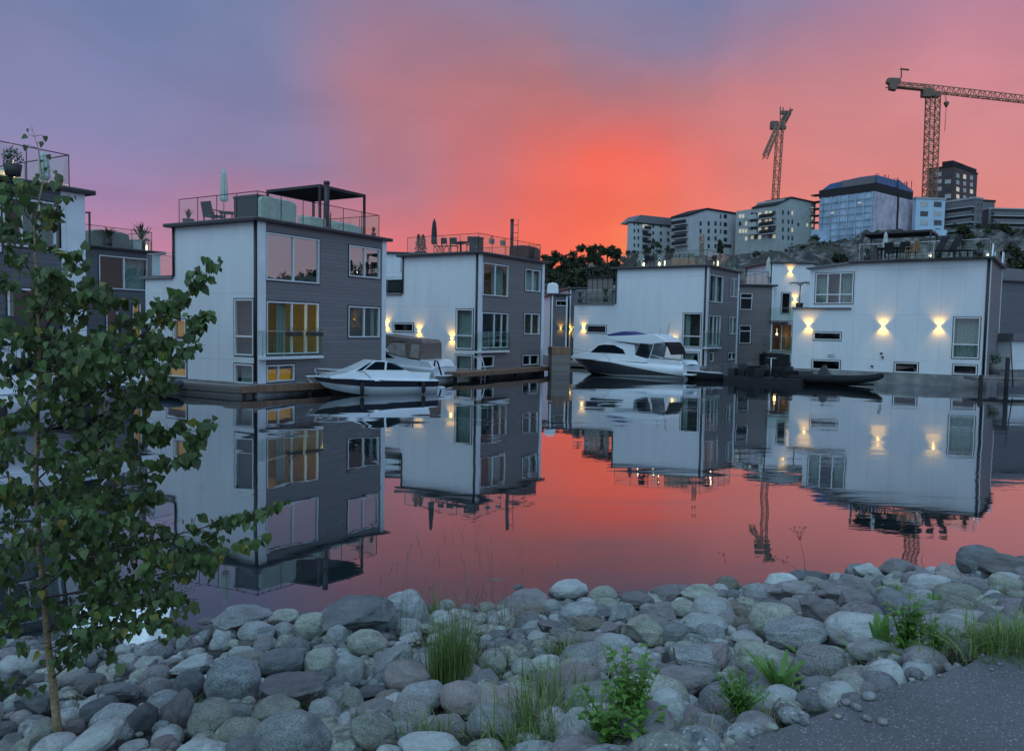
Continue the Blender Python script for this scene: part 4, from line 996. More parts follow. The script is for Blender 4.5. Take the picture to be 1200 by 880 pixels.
# small white cruiser in front of the first house
pS = Vector((-3.78, 36.0)); pB = Vector((-7.87, 33.5)); hd = math.atan2(pB.y - pS.y, pB.x - pS.x)
b1 = thing('motorboat', 'small white cabin cruiser with a dark blue black hull stripe, moored before the first house', 'motorboat', (pS.x, pS.y, 0), hd)
b1.scale = (.94, .94, .94); _, cols = hull('hull', b1, 5.85, 2.1, .62, .86, [M_GELW, mat('midnight_gelcoat', (.018, .014, .03), .15, .1, coat=.4), M_DARK], (.55, .96), 1.0)
mb = MB(); shell(mb, [(.5, .62), (.35, 1.0), (1.3, 1.02), (1.9, 1.22), (2.5, 1.55), (3.15, 1.6), (4.0, 1.22), (4.5, 1.06), (5.3, .9), (5.3, .8)], .86, .8, .22); mb.build('cabin', M_GELW, b1, bevel=.02)
side_glass(b1, [(1.75, 1.2), (2.1, 1.42), (2.55, 1.53), (2.62, 1.16), (1.75, 1.14)], .86, .8, .22); side_glass(b1, [(2.72, 1.16), (2.66, 1.53), (3.12, 1.55), (3.68, 1.18)], .86, .8, .22)
side_glass(b1, [(3.8, 1.15), (3.25, 1.55), (3.5, 1.46), (4.12, 1.12)], .86, .8, .22, name='windshield')
mb = MB(); mb.box(-.45, .05, -.75, .75, .22, .3); mb.build('swim_platform', M_GELW, b1, bevel=.02)
for sg in (1, -1): mb = MB(); mb.tube([(2.9, sg * 1.035, .68), (3.3, sg * 1.03, .68)], .05, 8); mb.build('porthole', M_STEEL, b1)
rail_bow(b1, cols, 15, .34); mb = MB(); mb.box(5.55, 6.15, -.14, .14, .84, .9); mb.build('anchor_platform', M_GELW, b1, bevel=.02)
mb = MB(); mb.tube([(6.1, 0, .82), (5.95, 0, .62), (5.9, .12, .6)], .025, 6); mb.build('anchor', M_STEEL, b1)
for x, y in ((.9, 1.12), (3.9, 1.0)): mb = MB(); mb.lathe([(.02, .62), (.09, .55), (.1, .3), (.09, .12), (.02, .05)], (x, y + .06, 0), 10); mb.build('fender', M_DARK, b1)

for q, (a_, b_, lb) in enumerate((((-3.9, 36.15, .6), (-4.35, 37.3, .5), 'slack mooring rope from the stern of the small cruiser'), ((-8.0, 33.6, .8), (-8.5, 34.6, .5), 'slack mooring rope from the bow of the small cruiser'))):
    A_ = Vector(a_); B_ = Vector(b_); t = thing('mooring_rope', lb, 'rope', A_); mb = MB(); mb.tube([(B_ - A_) * (k / 6) - Vector((0, 0, .22 * math.sin(math.pi * k / 6))) for k in range(7)], .014, 6); mb.build('rope', M_FABG, t)
# cruiser with the brown canvas behind it
w1 = H1.w; b2 = thing('motorboat', 'white cruiser under a taupe canvas cockpit tent with clear windows', 'motorboat', (-3.75, 43.65, 0), math.atan2(w1.y, w1.x) + R(6))
_, cols = hull('hull', b2, 8.2, 2.8, .72, 1.3, [M_GELW, M_GELW, M_DARK], (.2, .85), 1.3)
mb = MB(); shell(mb, [(.9, .72), (.9, 1.15), (1.6, 1.2), (3.4, 1.6), (4.6, 1.75), (5.4, 1.62), (7.2, 1.2), (7.2, 1.0)], 1.2, .8, .2); mb.build('superstructure', M_GELW, b2, bevel=.03)
side_glass(b2, [(2.6, 1.22), (3.3, 1.5), (4.4, 1.6), (4.9, 1.4), (3.6, 1.2)], 1.2, .8, .2)
mb = MB(); shell(mb, [(3.0, 1.55), (4.25, 2.62), (4.6, 2.62), (3.55, 1.55)], 1.22, 1.4, .12); mb.build('radar_arch', M_GELW, b2, bevel=.03)
mb = MB(); shell(mb, [(.9, 1.2), (.85, 2.1), (1.0, 2.28), (2.2, 2.36), (3.9, 2.55), (4.3, 2.5), (5.6, 1.62), (5.3, 1.58), (4.2, 2.2), (3.6, 1.58), (3.5, 1.55), (2.9, 2.15), (2.0, 2.15), (1.8, 1.28), (1.62, 1.28), (1.55, 2.08), (1.05, 2.05), (1.08, 1.2)], 1.16, 1.2, .14)
mb.build('cockpit_tent', M_CANVAS, b2)
for pr in ([(1.08, 1.25), (1.05, 2.03), (1.55, 2.06), (1.62, 1.28)], [(1.84, 1.3), (2.0, 2.1), (2.9, 2.1), (3.45, 1.56)], [(3.65, 1.58), (4.2, 2.16), (5.25, 1.6)]): side_glass(b2, pr, 1.16, 1.2, .14, 0, 'clear_window', M_SHEEN)
mb = MB(); mb.box(-.55, .02, -1.1, 1.1, .3, .38); mb.build('swim_platform', M_GELW, b2, bevel=.02)
mb = MB(); mb.prism([(.0, .7), (.88, .7), (.88, 1.2), (.3, 1.12)], -1.25, 1.25, 'xz'); mb.build('transom_seat', M_GELW, b2, bevel=.03)
rail_bow(b2, cols, 15, .5)
mb = MB(); mb.tube([(-.3, .9, .35), (-.1, 1.0, 1.1), (.1, .95, 1.15), (.15, .95, .7)], .05, 8); mb.build('outboard_bracket', M_RUB, b2)

def flybridge_yacht(label, loc, rz, L=9.3, canvas=M_NAVY, stripe=M_GELG, arch=True):
    t = thing('flybridge_yacht', label, 'motor yacht', loc, rz)
    def sf(s): return (.12 + .42 * max(0, 1 - s * 1.6) ** 1 if False else max(.05, .30 - .3 * s) , min(.93, .30 + 1.1 * s) if s < .62 else .93)
    _, cols = hull('hull', t, L, 3.1, .88, 1.2, [M_GELW, stripe, M_DARK], stripe_fn=sf, rake=1.7, draft=.4)
    mb = MB(); shell(mb, [(1.0, 1.0), (.95, 1.15), (2.6, 1.25), (3.6, 1.5), (3.7, 2.2), (5.0, 2.4), (5.6, 2.32), (6.4, 2.15), (7.1, 1.62), (8.6, 1.28), (8.6, 1.1)], 1.32, 1.0, .17); mb.build('cabin', M_GELW, t, bevel=.03)
    side_glass(t, [(4.3, 1.55), (4.5, 1.85), (5.2, 2.13), (6.0, 2.16), (6.45, 2.08), (7.02, 1.58)], 1.32, 1.0, .17)
    side_glass(t, [(2.55, 1.3), (2.3, 2.25), (3.25, 2.3), (3.55, 1.5)], 1.32, 1.0, .17, .0, 'cockpit_window')
    mb = MB(); mb.poly([(6.42, -1.0, 2.16), (6.42, 1.0, 2.16), (7.12, 1.1, 1.63), (7.12, -1.1, 1.63)]); mb.build('windshield', G_BOAT, t)
    mb = MB(); shell(mb, [(1.35, 2.42), (1.5, 2.62), (2.2, 2.95), (3.6, 2.85), (5.75, 2.72), (5.85, 2.66), (5.0, 2.42), (3.7, 2.3), (2.3, 2.3)], 1.25, 2.3, .1); mb.build('flybridge', M_GELW, t, bevel=.03)
    mb = MB(); shell(mb, [(3.4, 2.86), (3.7, 2.92), (4.6, 3.1), (5.2, 3.0), (5.95, 2.84), (5.75, 2.74)], .95, 2.8, .3); mb.build('canvas_cover', canvas, t)
    mb = MB(); shell(mb, [(1.35, 2.42), (1.1, 2.1), (.9, 1.6), (1.0, 1.6), (1.25, 2.1), (1.6, 2.5)], 1.2, 1.5, .05); mb.build('aft_arch', M_RUB, t)
    mb = MB(); mb.box(-.6, .1, -1.3, 1.3, .3, .4); mb.build('swim_platform', M_GELW, t, bevel=.03)
    mb = MB(); mb.prism([(.05, .9), (.25, 1.2), (2.6, 1.32), (2.6, .9)], 1.24, 1.38, 'xz'); mb.prism([(.05, .9), (.25, 1.2), (2.6, 1.32), (2.6, .9)], -1.38, -1.24, 'xz'); mb.build('cockpit_side', M_GELW, t, bevel=.02)
    mb = MB(); [mb.tube([(x, y, 2.85), (x - .15, y, 3.35 + .2 * k)], .012, 5) for k, (x, y) in enumerate(((2.1, .7), (2.2, -.7), (1.7, .2)))]; mb.build('antenna', M_BLACK, t)
    rail_bow(t, cols, 15, .5)
    for x in (1.6, 4.0, 6.2): mb = MB(); mb.lathe([(.02, .9), (.1, .8), (.11, .4), (.1, .25), (.02, .15)], (x, -1.62, 0), 10); mb.build('fender', M_DARK, t)
    return t
w3 = H3.w
flybridge_yacht('white flybridge yacht with slate grey hull stripe, moored before the third house', (11.35, 49.3, 0), math.atan2(w3.y, w3.x)).scale = (.95, .95, .95)
flybridge_yacht('large white motor yacht behind the leaves of the young tree', (-16.4, 17.2, 0), math.atan2(H0.u.y, H0.u.x), stripe=M_GELW, canvas=M_BLACK)

# dark rigid inflatable in front of the long white house
w4 = -H4.w; t = thing('inflatable_boat', 'long dark rigid inflatable boat lying along the long white house', 'inflatable boat', (17.1, 47.3, 0), math.atan2(w4.y, w4.x))
for sg in (1, -1):
    mb = MB(); pts = [(-.2, sg * .85, .32)] + [(x, sg * y, z) for x, y, z in ((0, .87, .32), (1.5, .9, .33), (3.0, .88, .36), (4.0, .72, .45), (4.6, .42, .58), (4.85, .0, .68))]; mb.tube(pts, [.12, .21, .22, .22, .21, .19, .17], 12); mb.build('tube', M_RUB, t)
mb = MB(); mb.prism([(-.1, -.7), (3.4, -.65), (4.5, 0), (3.4, .65), (-.1, .7)], .1, .2, 'xy'); mb.prism([(0, -.15), (4.2, .1), (4.2, .2), (0, .1)], -.5, .5, 'xz'); mb.build('floor', M_DARK, t)
mb = MB(); shell(mb, [(1.5, .2), (1.45, .75), (1.7, 1.15), (1.8, 1.15), (2.05, .7), (2.15, .2)], .32, .2, .15); mb.build('console_cover', M_BLACK, t)
mb = MB(); shell(mb, [(-.55, -.5), (-.4, .5), (-.5, .95), (-.1, 1.0), (-.02, .6), (-.2, .4), (-.25, -.5)], .17, 0, .03); mb.build('outboard_motor', M_BLACK, t)
mb = MB(); shell(mb, [(.4, .3), (.4, .75), (1.0, .78), (1.05, .3)], .4, .3, .1); mb.build('seat', M_BLACK, t)
# the cluttered work float beside it
t = thing('work_float', 'low dark float crowded with motors and gear, beside the inflatable boat', 'float', (14.7, 48.3, 0), math.atan2(w4.y, w4.x))
mb = MB(); mb.box(-1.2, 3.4, -1.2, 1.2, -.1, .32); mb.build('platform', M_DARK, t); 
for i in range(22):
    mb = MB(); x = random.uniform(-1.1, 2.5); y = random.uniform(-1, 1); q = random.uniform(.15, .5); mb.box(x, x + q * 1.1, y, y + q * 1.5, .322, .35 + q * 1.3); mb.build('gear_box', random.choice([M_RUB, M_DARK, M_BLACK]), t, bevel=.03)
for x in (-.7, .6): mb = MB(); shell(mb, [(x, -.4), (x + .1, .5), (x, 1.0), (x + .5, 1.1), (x + .6, .8), (x + .35, .5), (x + .3, -.4)], .17, 0, .03); mb.build('outboard_motor', M_BLACK, t)
mb = MB(); mb.tube([(1.6, -.9, .3), (1.6, -.9, 1.5)], .03, 6); mb.tube([(1.3, -.9, 1.5), (1.9, -.9, 1.5)], .02, 6); mb.build('post', M_STEEL, t)
t = thing('rowing_boat', 'small open dark boat with a pale rim, left of the cluttered float', 'rowing boat', (13.2, 48.9, 0), R(172)); _, cols = hull('hull', t, 3.2, 1.3, .38, .6, [M_RUB, M_RUB, M_DARK], (.3, .8), .5, .15); mb = MB(); mb.tube([(c[-1][0], c[-1][1], c[-1][2] + .03) for c in cols], .025, 6); mb.tube([(c[-1][0], -c[-1][1], c[-1][2] + .03) for c in cols], .025, 6); mb.build('rim', M_STEEL, t); mb = MB(); mb.box(.9, 1.15, -.55, .55, .46, .5); mb.build('thwart', M_WOODZ, t)
# dark dinghy at the stern of the left yacht
p = atz(176, 462, 0); t = thing('dinghy', 'short dark inflatable dinghy by the dock of the first house', 'dinghy', (p.x, p.y, 0), R(20))
for sg in (1, -1): mb = MB(); mb.tube([(-1.2, sg * .5, .3), (-1.0, sg * .5, .3), (.5, sg * .5, .32), (1.0, sg * .3, .38), (1.15, 0, .42)], [.1, .19, .2, .18, .16], 12); mb.build('tube', mat('dark_blue_rubber', (.02, .03, .05), .5), t)
mb = MB(); mb.box(-1.0, .7, -.4, .4, .12, .2); mb.build('floor', M_DARK, t)
# swim ladder at the second house's dock
a = atz(564, 434, .5); t = thing('swim_ladder', 'curved steel swim ladder on the dock of the second house', 'ladder', (a.x, a.y, 0), H2.phi)
mb = MB()
for s_ in (-.2, .2): mb.tube([(s_, .7, .5), (s_, .68, 1.15), (s_, .4, 1.35), (s_, .1, 1.2), (s_, -.12, .6), (s_, -.15, -.8)], .025, 8)
for z in (-.3, 0, .3): mb.tube([(-.2, -.15, z), (.2, -.15, z)], .02, 6)
mb.build('frame', M_STEEL, t)
# dock pieces at the right edge
p = atz(1188, 460, 0)
t = thing('dock', 'dark timber dock with tall posts at the right edge below the white hut', 'dock', (p.x, p.y, 0), R(-15)); 
mb = MB(); mb.box(-1.8, 4, .2, 2.6, .55, .72); mb.build('deck', M_WOODZ, t)
for x, h in ((-1.6, .9), (-.35, 1.9), (1.2, 1.4)): mb = MB(); mb.tube([(x, .1, -1), (x, .1, h)], .11, 8); mb.build('post', M_DARK, t)
mb = MB(); mb.tube([(-.05, 0, .3), (-.3, 0, 3.0)], .03, 6); mb.build('boat_hook', M_BLACK, t)
t = thing('potted_shrub', 'leafy shrub in a barrel on the dock beside the white hut', 'potted plant', rp(1173, 47.8, .72)); mb = MB(); mb.lathe([(.28, 0), (.34, .35), (.28, .7)], seg=12); mb.build('barrel', M_WOODZ, t); mb = MB(); leafclump(mb, (0, 0, .95), .38, 260, .12); mb.build('foliage', M_LEAFD, t)
# wooden side dock rails between second and third houses are left to the mooring block

# ================================================================ HILL TREES, APARTMENTS, CRANES
def hbase(px, Y):
    p = at(px, 300, Y); return Vector((p.x, Y, hill_z(p.x, Y) - .3))
M_FAR = mat('dark_tree_leaf', (.03, .04, .018), .9, .5, .9)
M_BARK = mat('dark_bark', (.05, .04, .035), .9, .3, 4)
def far_tree(px, Y, pyt, rw, label, group, cat='tree', n=1500, cone=False):
    b = hbase(px, Y); zt = at(px, pyt, Y).z; h = max(3, zt - b.z); r = rw * Y / FPX
    t = thing('hill_tree', label, cat, b, random.uniform(0, 6), group)
    mb = MB(); mb.tube([(0, 0, 0), (.2, .1, h * .4), (.1, .3, h * .8)], [.35, .22, .08], 6)
    for k in range(5): a = k * 1.3; mb.tube([(.15, .1, h * (.3 + .1 * k)), (math.cos(a) * r * .5, math.sin(a) * r * .5, h * (.5 + .09 * k))], [.12, .04], 5)
    mb.build('trunk', M_BARK, t)
    mb = MB(); K = 16
    for k in range(K):
        a = random.uniform(0, 6.28); q = random.random() ** .5 * r * .8; zz = h * random.uniform(.3, .92)
        if cone: q *= (1.05 - zz / h)
        cr_ = r * random.uniform(.24, .42) * (1 - .4 * max(0, zz / h - .6)); zz = min(zz, h - cr_ * .8)
        leafclump(mb, (math.cos(a) * q, math.sin(a) * q, zz), cr_, n // K, .62, rz=.8)
    mb.build('crown', M_FAR, t); return t
g = 'trees along the hilltop against the orange sky'
for i, (px, Y, pyt, rw, lb) in enumerate([
    (630, 150, 300, 14, 'dark tree at the low left end of the hilltop row'), (645, 165, 296, 13, 'dark round tree, second from the left on the hilltop'), (660, 158, 292, 14, 'dark tree with notched crown, third from the left on the hilltop'),
    (676, 170, 286, 13, 'dark tree rising left of the tallest hilltop crowns'), (688, 160, 283, 13, 'tallest dark tree, left of the twin peaks on the hilltop'), (700, 165, 282.5, 12, 'tallest dark tree, right of the twin peaks on the hilltop'),
    (712, 172, 287, 12, 'dark tree just right of the twin peaks'), (722, 160, 287, 8, 'dark round tree standing before the orange gap'), (733, 185, 300, 7, 'low dark tree filling the orange gap'),
    (653, 120, 318, 14, 'lower dark tree below the left of the hilltop row'), (680, 118, 314, 16, 'lower dark tree below the twin peaks'), (708, 122, 311, 16, 'lower dark tree above the wooden cabin'), (735, 125, 309, 13, 'lower dark tree behind the third house roof railing')]):
    far_tree(px, Y, pyt, rw, lb, g, n=2200 if Y > 130 else 1800)
g2 = 'trees before the apartment blocks'
for px, Y, pyt, rw, lb in [(741, 215, 291, 7, 'dark tree at the foot of the first apartment block, left one'), (757, 212, 290, 6, 'dark tree at the foot of the first apartment block, middle one'), (768, 208, 280, 10, 'tallest dark tree before the first apartment block'), (783, 212, 288, 7, 'dark tree between the first two apartment blocks'),
    (844, 222, 279, 3, 'slim dark columnar tree before the second apartment block'), (940, 215, 288, 8, 'low bush on the rocks right of the third block'), (953, 232, 276, 6, 'dark bush beside the wrapped building'),
    (1127, 190, 262, 12, 'dark round tree below the balcony building'), (1150, 200, 262, 10, 'bare brownish tree below the balcony building'), (1168, 190, 268, 12, 'dark tree below the right apartment block'), (1188, 200, 266, 12, 'dark tree at the right edge of the hill'), (1195, 120, 285, 16, 'dark tree low on the hill at the right edge'), (1172, 130, 296, 10, 'small dark tree above the slate boarded house'),
    (905, 150, 305, 7, 'bush on the rocky slope above the taupe house'), (985, 150, 296, 8, 'bush on the rocky slope left of the long pergola')]:
    far_tree(px, Y, pyt, rw, lb, g2, n=900)

# scrub over the rocky slope: nobody could count it
random.seed(77); mb = MB()
for k in range(520):
    x = random.uniform(20, 190); y = random.uniform(95, 262)
    if noise.noise(Vector((x * .05, y * .05, 3))) < .02: continue
    leafclump(mb, (x, y, hill_z(x, y) + .3), random.uniform(.8, 2.4), 42, .75, rz=.55)
for k in range(60):
    x = random.uniform(240, 330); y = random.uniform(85, 190); leafclump(mb, (x, y, hill_z(x, y) + .8), random.uniform(1.2, 3), 90, 1.2, rz=.9)
mb.build('hill_scrub', M_FAR, kind='stuff')

def wallmat(name, col): return mat(name, col, .8, .1, .25)
M_WIN = mat('dark_block_window', (.03, .035, .045), .12, .3, .7)
M_WINL = mat('lit_block_window', (.5, .45, .35), .5, .1, emit=(1, .85, .6), estr=.3)
M_WINP = mat('pale_blind_window', (.35, .38, .38), .4, .2, .8)
M_CONCL = wallmat('pale_concrete_slab', (.3, .32, .33))
class Apt:
    def __init__(s, name, label, cat, corner_px, D, th, px_l, px_r, py_top, py_base, col, roof=M_DARK, roof_h=.6, over=.2):
        c = at(corner_px, py_top, D); s.H = House(0, 0, c.x, c.y, th); s.z1 = c.z; s.z0 = at(corner_px, py_base, D).z - 9
        s.gl = abs(s.H.hit('Y', px_r, py_top)[0]); s.wl = abs(s.H.hit('X', px_l, py_top)[0])
        H = s.H; s.t = thing(name, label, cat, (H.o.x, H.o.y, s.z0), H.phi); s.col = col
        mb = MB(); mb.box(0, s.gl, 0, s.wl, 0, s.z1 - s.z0); mb.build('wall', col, s.t)
        if roof: mb = MB(); mb.box(-over, s.gl + over, -over, s.wl + over, s.z1 - s.z0 + .003, s.z1 - s.z0 + roof_h); mb.build('roof', roof, s.t)
    def loc(s, face, px, py): a, z = s.H.hit(face, px, py); return a, z - s.z0
    def win(s, face, px0, px1, py0, py1, m=M_WIN, name='window', d=.06):
        a0, z1 = s.loc(face, px0, py0); a1, _ = s.loc(face, px1, py0); _, z0 = s.loc(face, px0, py1)
        if a0 > a1: a0, a1 = a1, a0
        lim = s.gl if face == 'Y' else s.wl
        a0 = max(a0, .1); a1 = min(a1, lim - .1)
        if a1 - a0 < .15: return
        mb = MB(); fb(mb, face, a0, a1, z0, z1, -.1, d); return mb.build(name, m, s.t)
    def grid(s, face, cols, rows, w, h, slope=0.0, x_ref=0, pick=None, m=M_WIN):
        for j, y in enumerate(rows):
            for i, x in enumerate(cols):
                q = pick(i, j) if pick else m
                if q is None: continue
                yy = y + slope * (x - x_ref); s.win(face, x - w / 2, x + w / 2, yy - h / 2, yy + h / 2, q)
    def balcony(s, face, px0, px1, py, depth=1.5, h=1.1, m=None, rail=M_DARK):
        a0, z = s.loc(face, px0, py); a1, _ = s.loc(face, px1, py)
        if a0 > a1: a0, a1 = a1, a0
        mb = MB(); fb(mb, face, a0, a1, z - .3, z, .0, depth); o = mb.build('balcony', m or M_CONCL, s.t)
        mb = MB(); fb(mb, face, a0, a1, z, z + h, depth - .06, depth); mb.build('balcony_front', rail, o)
def rnd(*ms): return lambda i, j: random.choice(ms)
W1 = wallmat('pale_green_render', (.38, .41, .415)); W2 = wallmat('grey_render', (.37, .39, .40)); W3 = wallmat('sage_render', (.31, .34, .335)); W4 = wallmat('dark_brown_brick', (.075, .05, .05)); W5 = wallmat('pale_blue_cladding', (.36, .5, .62)); W6 = wallmat('concrete_frame', (.13, .13, .14)); W7 = wallmat('charcoal_facade', (.06, .06, .065))
NET = mat('scaffold_netting', (.30, .42, .55), .8, .3, .35, .4, 3); NETP = mat('pinkish_scaffold_netting', (.42, .38, .44), .8, .3, .35, .4, 3)
D0 = 262
# block 1
A = Apt('apartment_block', 'leftmost pale apartment block with a slanted dark roof edge', 'apartment block', 738.5, D0, R(62), 735.5, 800, 261.5, 292, W1, roof_h=.5)
A.grid('Y', [743.5, 748], [262 + 8.5 * k for k in range(5)], 1.8, 4.2); A.grid('Y', [765.5, 774.5, 783], [265 + 8.2 * k for k in range(4)], 2.2, 3.8)
for k in range(4): A.win('Y', 753, 759, 263 + 8.3 * k, 267 + 8.3 * k, M_WINL if k == 0 else M_WIN); A.balcony('Y', 752, 760, 269 + 8.3 * k)
mb = MB(); zt = A.z1 - A.z0; mb.prism([(1.5, zt + .5), (5, zt + 3.2), (A.gl, zt + 3.2), (A.gl, zt + .5)], 1, A.wl - 1 if A.wl > 3 else 8, 'xz'); mb.build('attic', M_ROOF, A.t)
# block 2
A = Apt('apartment_block', 'second pale apartment block with a gabled roof and stacked balconies', 'apartment block', 808, D0 - 6, R(60), 787, 867, 253, 293, W2, roof=None)
zt = A.z1 - A.z0; x1 = A.loc('Y', 828, 246)[0]; x2 = A.loc('Y', 867, 246)[0]; z2_ = A.loc('Y', 828, 246)[1]
mb = MB(); mb.prism([(0, zt), (A.gl, zt), (x2, z2_ - .4), (x1, z2_)], 0.02, A.wl, 'xz'); mb.build('gable', W2, A.t)
mb = MB(); mb.prism([(-.3, zt), (-.3, zt + .6), (x1, z2_ + .6), (A.gl + .3, z2_ + .2), (A.gl + .3, z2_ - .4), (x1, z2_)], -.3, A.wl + .2, 'xz'); mb.build('roof', M_DARK, A.t)
A.grid('Y', [821, 830.5, 838.5], [262 + 8.8 * k for k in range(4)], 2.4, 5); A.grid('Y', [844.5], [253.5, 262.5, 271.5], 1.4, 5); A.grid('Y', [850], [253.5, 263, 272, 281], 3.8, 4.6)
for k in range(4): A.balcony('X', 806.5, 791, 262 + 8.2 * k, 1.6, 1.2); A.win('X', 804, 796, 257 + 8.2 * k, 261 + 8.2 * k)
A.win('Y', 848, 857, 286, 290)
# block 3
A = Apt('apartment_block', 'sage green apartment block with long dark balconies below the slim crane', 'apartment block', 911, D0 - 14, R(58), 863, 956, 240.5, 287, W3, roof=None)
zt = A.z1 - A.z0; a1, zz1 = A.loc('Y', 927, 232.5); a2, zz2 = A.loc('Y', 956, 238.5); b1_, zb1 = A.loc('X', 880, 238)
mb = MB(); mb.prism([(0, zt), (A.gl, zt), (A.gl, max(zz2, zt + .1)), (a1, zz1)], .02, A.wl * .6, 'xz'); mb.build('gable', W3, A.t)
mb = MB(); mb.prism([(-.3, zt), (-.3, zt + .4), (a1, zz1 + .5), (A.gl + .3, zz2 + .4), (A.gl + .3, zz2), (a1, zz1)], -.3, A.wl * .6, 'xz'); mb.build('roof', M_DARK, A.t)
mb = MB(); mb.prism([(.05, zt + .01), (A.wl * .62, zt + .01), (A.wl * .62, zb1 + .3), (.05, zz1 - .5)], 2.5, 12, 'yz'); mb.build('attic', W3, A.t)
for k in range(4):
    for q in range(3):
        A.win('X', 909 - 4.6 * q, 905.8 - 4.6 * q, 247.2 + 9.2 * k, 251.6 + 9.2 * k, random.choice([M_WINP, M_WIN, M_WINL])); A.win('X', 892 - 4.4 * q, 888.8 - 4.4 * q, 249 + 9 * k, 253.2 + 9 * k, random.choice([M_WINP, M_WIN, M_WIN, M_WINL])); A.win('X', 876 - 3.6 * q, 873.2 - 3.6 * q, 251 + 8.8 * k, 255.5 + 8.8 * k, random.choice([M_WIN, M_WINP, M_WINP, M_WINL]))
    if k < 3: A.balcony('X', 910, 893, 254.5 + 9.3 * k, 1.5, 1.2); A.balcony('X', 890, 879, 255.8 + 9 * k, 1.5, 1.2, rail=M_WINP)
A.grid('Y', [917.5, 924, 928.5], [249, 259.5, 269, 278.5], 1.8, 5, .06, 917, lambda i, j: random.choice([M_WIN, M_WIN, M_WIN, M_WINL])); A.grid('Y', [935.5, 946, 952], [243, 253.5, 262], 2.2, 4, .06, 917, lambda i, j: random.choice([M_WIN, M_WINP, M_WINL]))
# wrapped building with scaffolding
A = Apt('wrapped_building', 'building wrapped in blue and pinkish scaffold netting with a blue tarpaulin roof', 'building site', 1025, D0 - 22, R(52), 961, 1070, 224, 280, NET, roof=None)
zt = A.z1 - A.z0
mb = MB(); fb(mb, 'Y', 0, A.gl, 0, zt - .2, .003, .25); mb.build('netting', NETP, A.t)
m_blue = mat('blue_tarpaulin', (.04, .10, .22), .5, .3, .6)
mb = MB(); mb.prism([(0, zt + 2.6), (A.wl, zt + 2.5), (A.wl * .84, zt + 4.2), (A.wl * .3, zt + 5.0), (0, zt + 4.9)], .8, A.gl * .55, 'yz'); mb.build('tarpaulin_roof', m_blue, A.t)
mb = MB(); mb.box(-.2, A.gl * .99, -.2, A.wl + .2, zt + .003, zt + 2.4); mb.build('open_top_storey', M_DARK, A.t)
mb = MB(); mb.box(.3, A.gl * .5, .3, A.wl * .6, zt + 2.403, zt + 4.6); mb.build('top_storey', W6, A.t)
s0 = A.loc('Y', 1051, 240)[0]; mb = MB(); mb.box(s0 - .4, s0 + .4, -.5, .2, 0, zt + 1); mb.build('scaffold_gap', M_DARK, A.t)
mb = MB(); mb.prism([(s0 + .5, zt + 2.4), (A.gl, zt + 2.2), (A.gl, zt + 2.9), (s0 + .5, zt + 5.2)], -.1, 3, 'xz'); mb.build('tarpaulin_edge', m_blue, A.t)
for k in range(7): 
    a, _ = A.loc('X', 1022 - 9.6 * k, 250); mb = MB(); mb.bar((-.22, a, 2), (-.22, a, zt), .22); mb.build('scaffold_pole', M_STEEL, A.t)
for k in range(1, 8): mb = MB(); mb.bar((-.25, 0, zt - 2.1 * k), (-.25, A.wl, zt - 2.1 * k), .12); mb.build('scaffold_ledger', M_FABG, A.t)
for k in range(5): mb = MB(); mb.box(-.3, 2.4, A.wl, A.wl + 3.0, zt + 1 - 2.2 * k, zt + 1.35 - 2.2 * k); mb.build('scaffold_deck', M_DARK, A.t)
random.seed(11)
for k in range(14): mb = MB(); q = s0 + (A.gl - s0) * random.random() if k > 5 else s0 * random.random(); mb.bar((q, .5, zt + 2.4), (q, .5, zt + 5.2 + random.random()), .15); mb.build('scaffold_post', M_DARK, A.t)
for p_ in ((976, 250), (1008, 238)): A.win('X', p_[0] + 1.5, p_[0] - 1.5, p_[1] - .7, p_[1] + .7, M_WINL, 'work_light', .5)
B = Apt('site_cabin', 'low blue wrapped annex at the left foot of the wrapped building', 'building site', 968, D0 - 26, R(52), 951, 972, 268, 282, NET, roof=None)
# pale blue building
A = Apt('apartment_block', 'pale blue clad block with dark windows beside the wrapped building', 'apartment block', 1074, D0 - 12, R(80), 1070, 1108, 233, 274, W5, roof=M_CONCL)
A.grid('Y', [1083, 1099], [239.5, 250.5, 261], 9, 6, 0, 0, rnd(M_WIN, M_WINP)); A.grid('Y', [1099], [270], 6, 4)
B = Apt('site_cabin', 'small bright blue site cabin below the pale blue block', 'building site', 1097, D0 - 20, R(80), 1096, 1110, 269, 277, W5, roof=None)
# brown brick tower
A = Apt('apartment_tower', 'dark brown brick tower block, tallest building on the hill', 'tower block', 1119, D0 + 20, R(50), 1087, 1146, 195, 240, W4, roof=M_DARK, roof_h=.5)
A.grid('X', [1111, 1100], [205, 213.5, 222, 230.5], 7, 4.8, 0, 0, rnd(M_WIN, M_WINP)); A.grid('Y', [1122.5, 1130.5, 1138.5], [205.5, 213.5, 221.5, 230], 3.4, 5, .16, 1122, rnd(M_WINP, M_WINL, M_WINP))
zt = A.z1 - A.z0; mb = MB(); mb.box(2, A.gl * .6, 1.5, A.wl * .55, zt + .5, zt + 2.6); mb.build('penthouse', M_DARK, A.t); mb = MB(); mb.box(A.gl * .35, A.gl - .2, .3, A.wl * .3, zt + .5, zt + 1.9); mb.build('parapet', M_DARK, A.t)
# balcony building in front of the tower
A = Apt('apartment_block', 'grey block of long open balconies in front of the brown tower', 'apartment block', 1143, D0 - 14, R(62), 1107, 1152, 233, 276, W6, roof=M_CONCL)
for k in range(5): A.balcony('X', 1142.5, 1108, 243 + 8.6 * k if k else 242, 1.8, 1.2, M_CONCL, W6)
for k in range(4): A.win('X', 1140, 1110, 245.5 + 8.6 * k, 249.5 + 8.6 * k, M_WIN)
A.grid('Y', [1146, 1150], [240, 248, 256, 264], 1.2, 4)
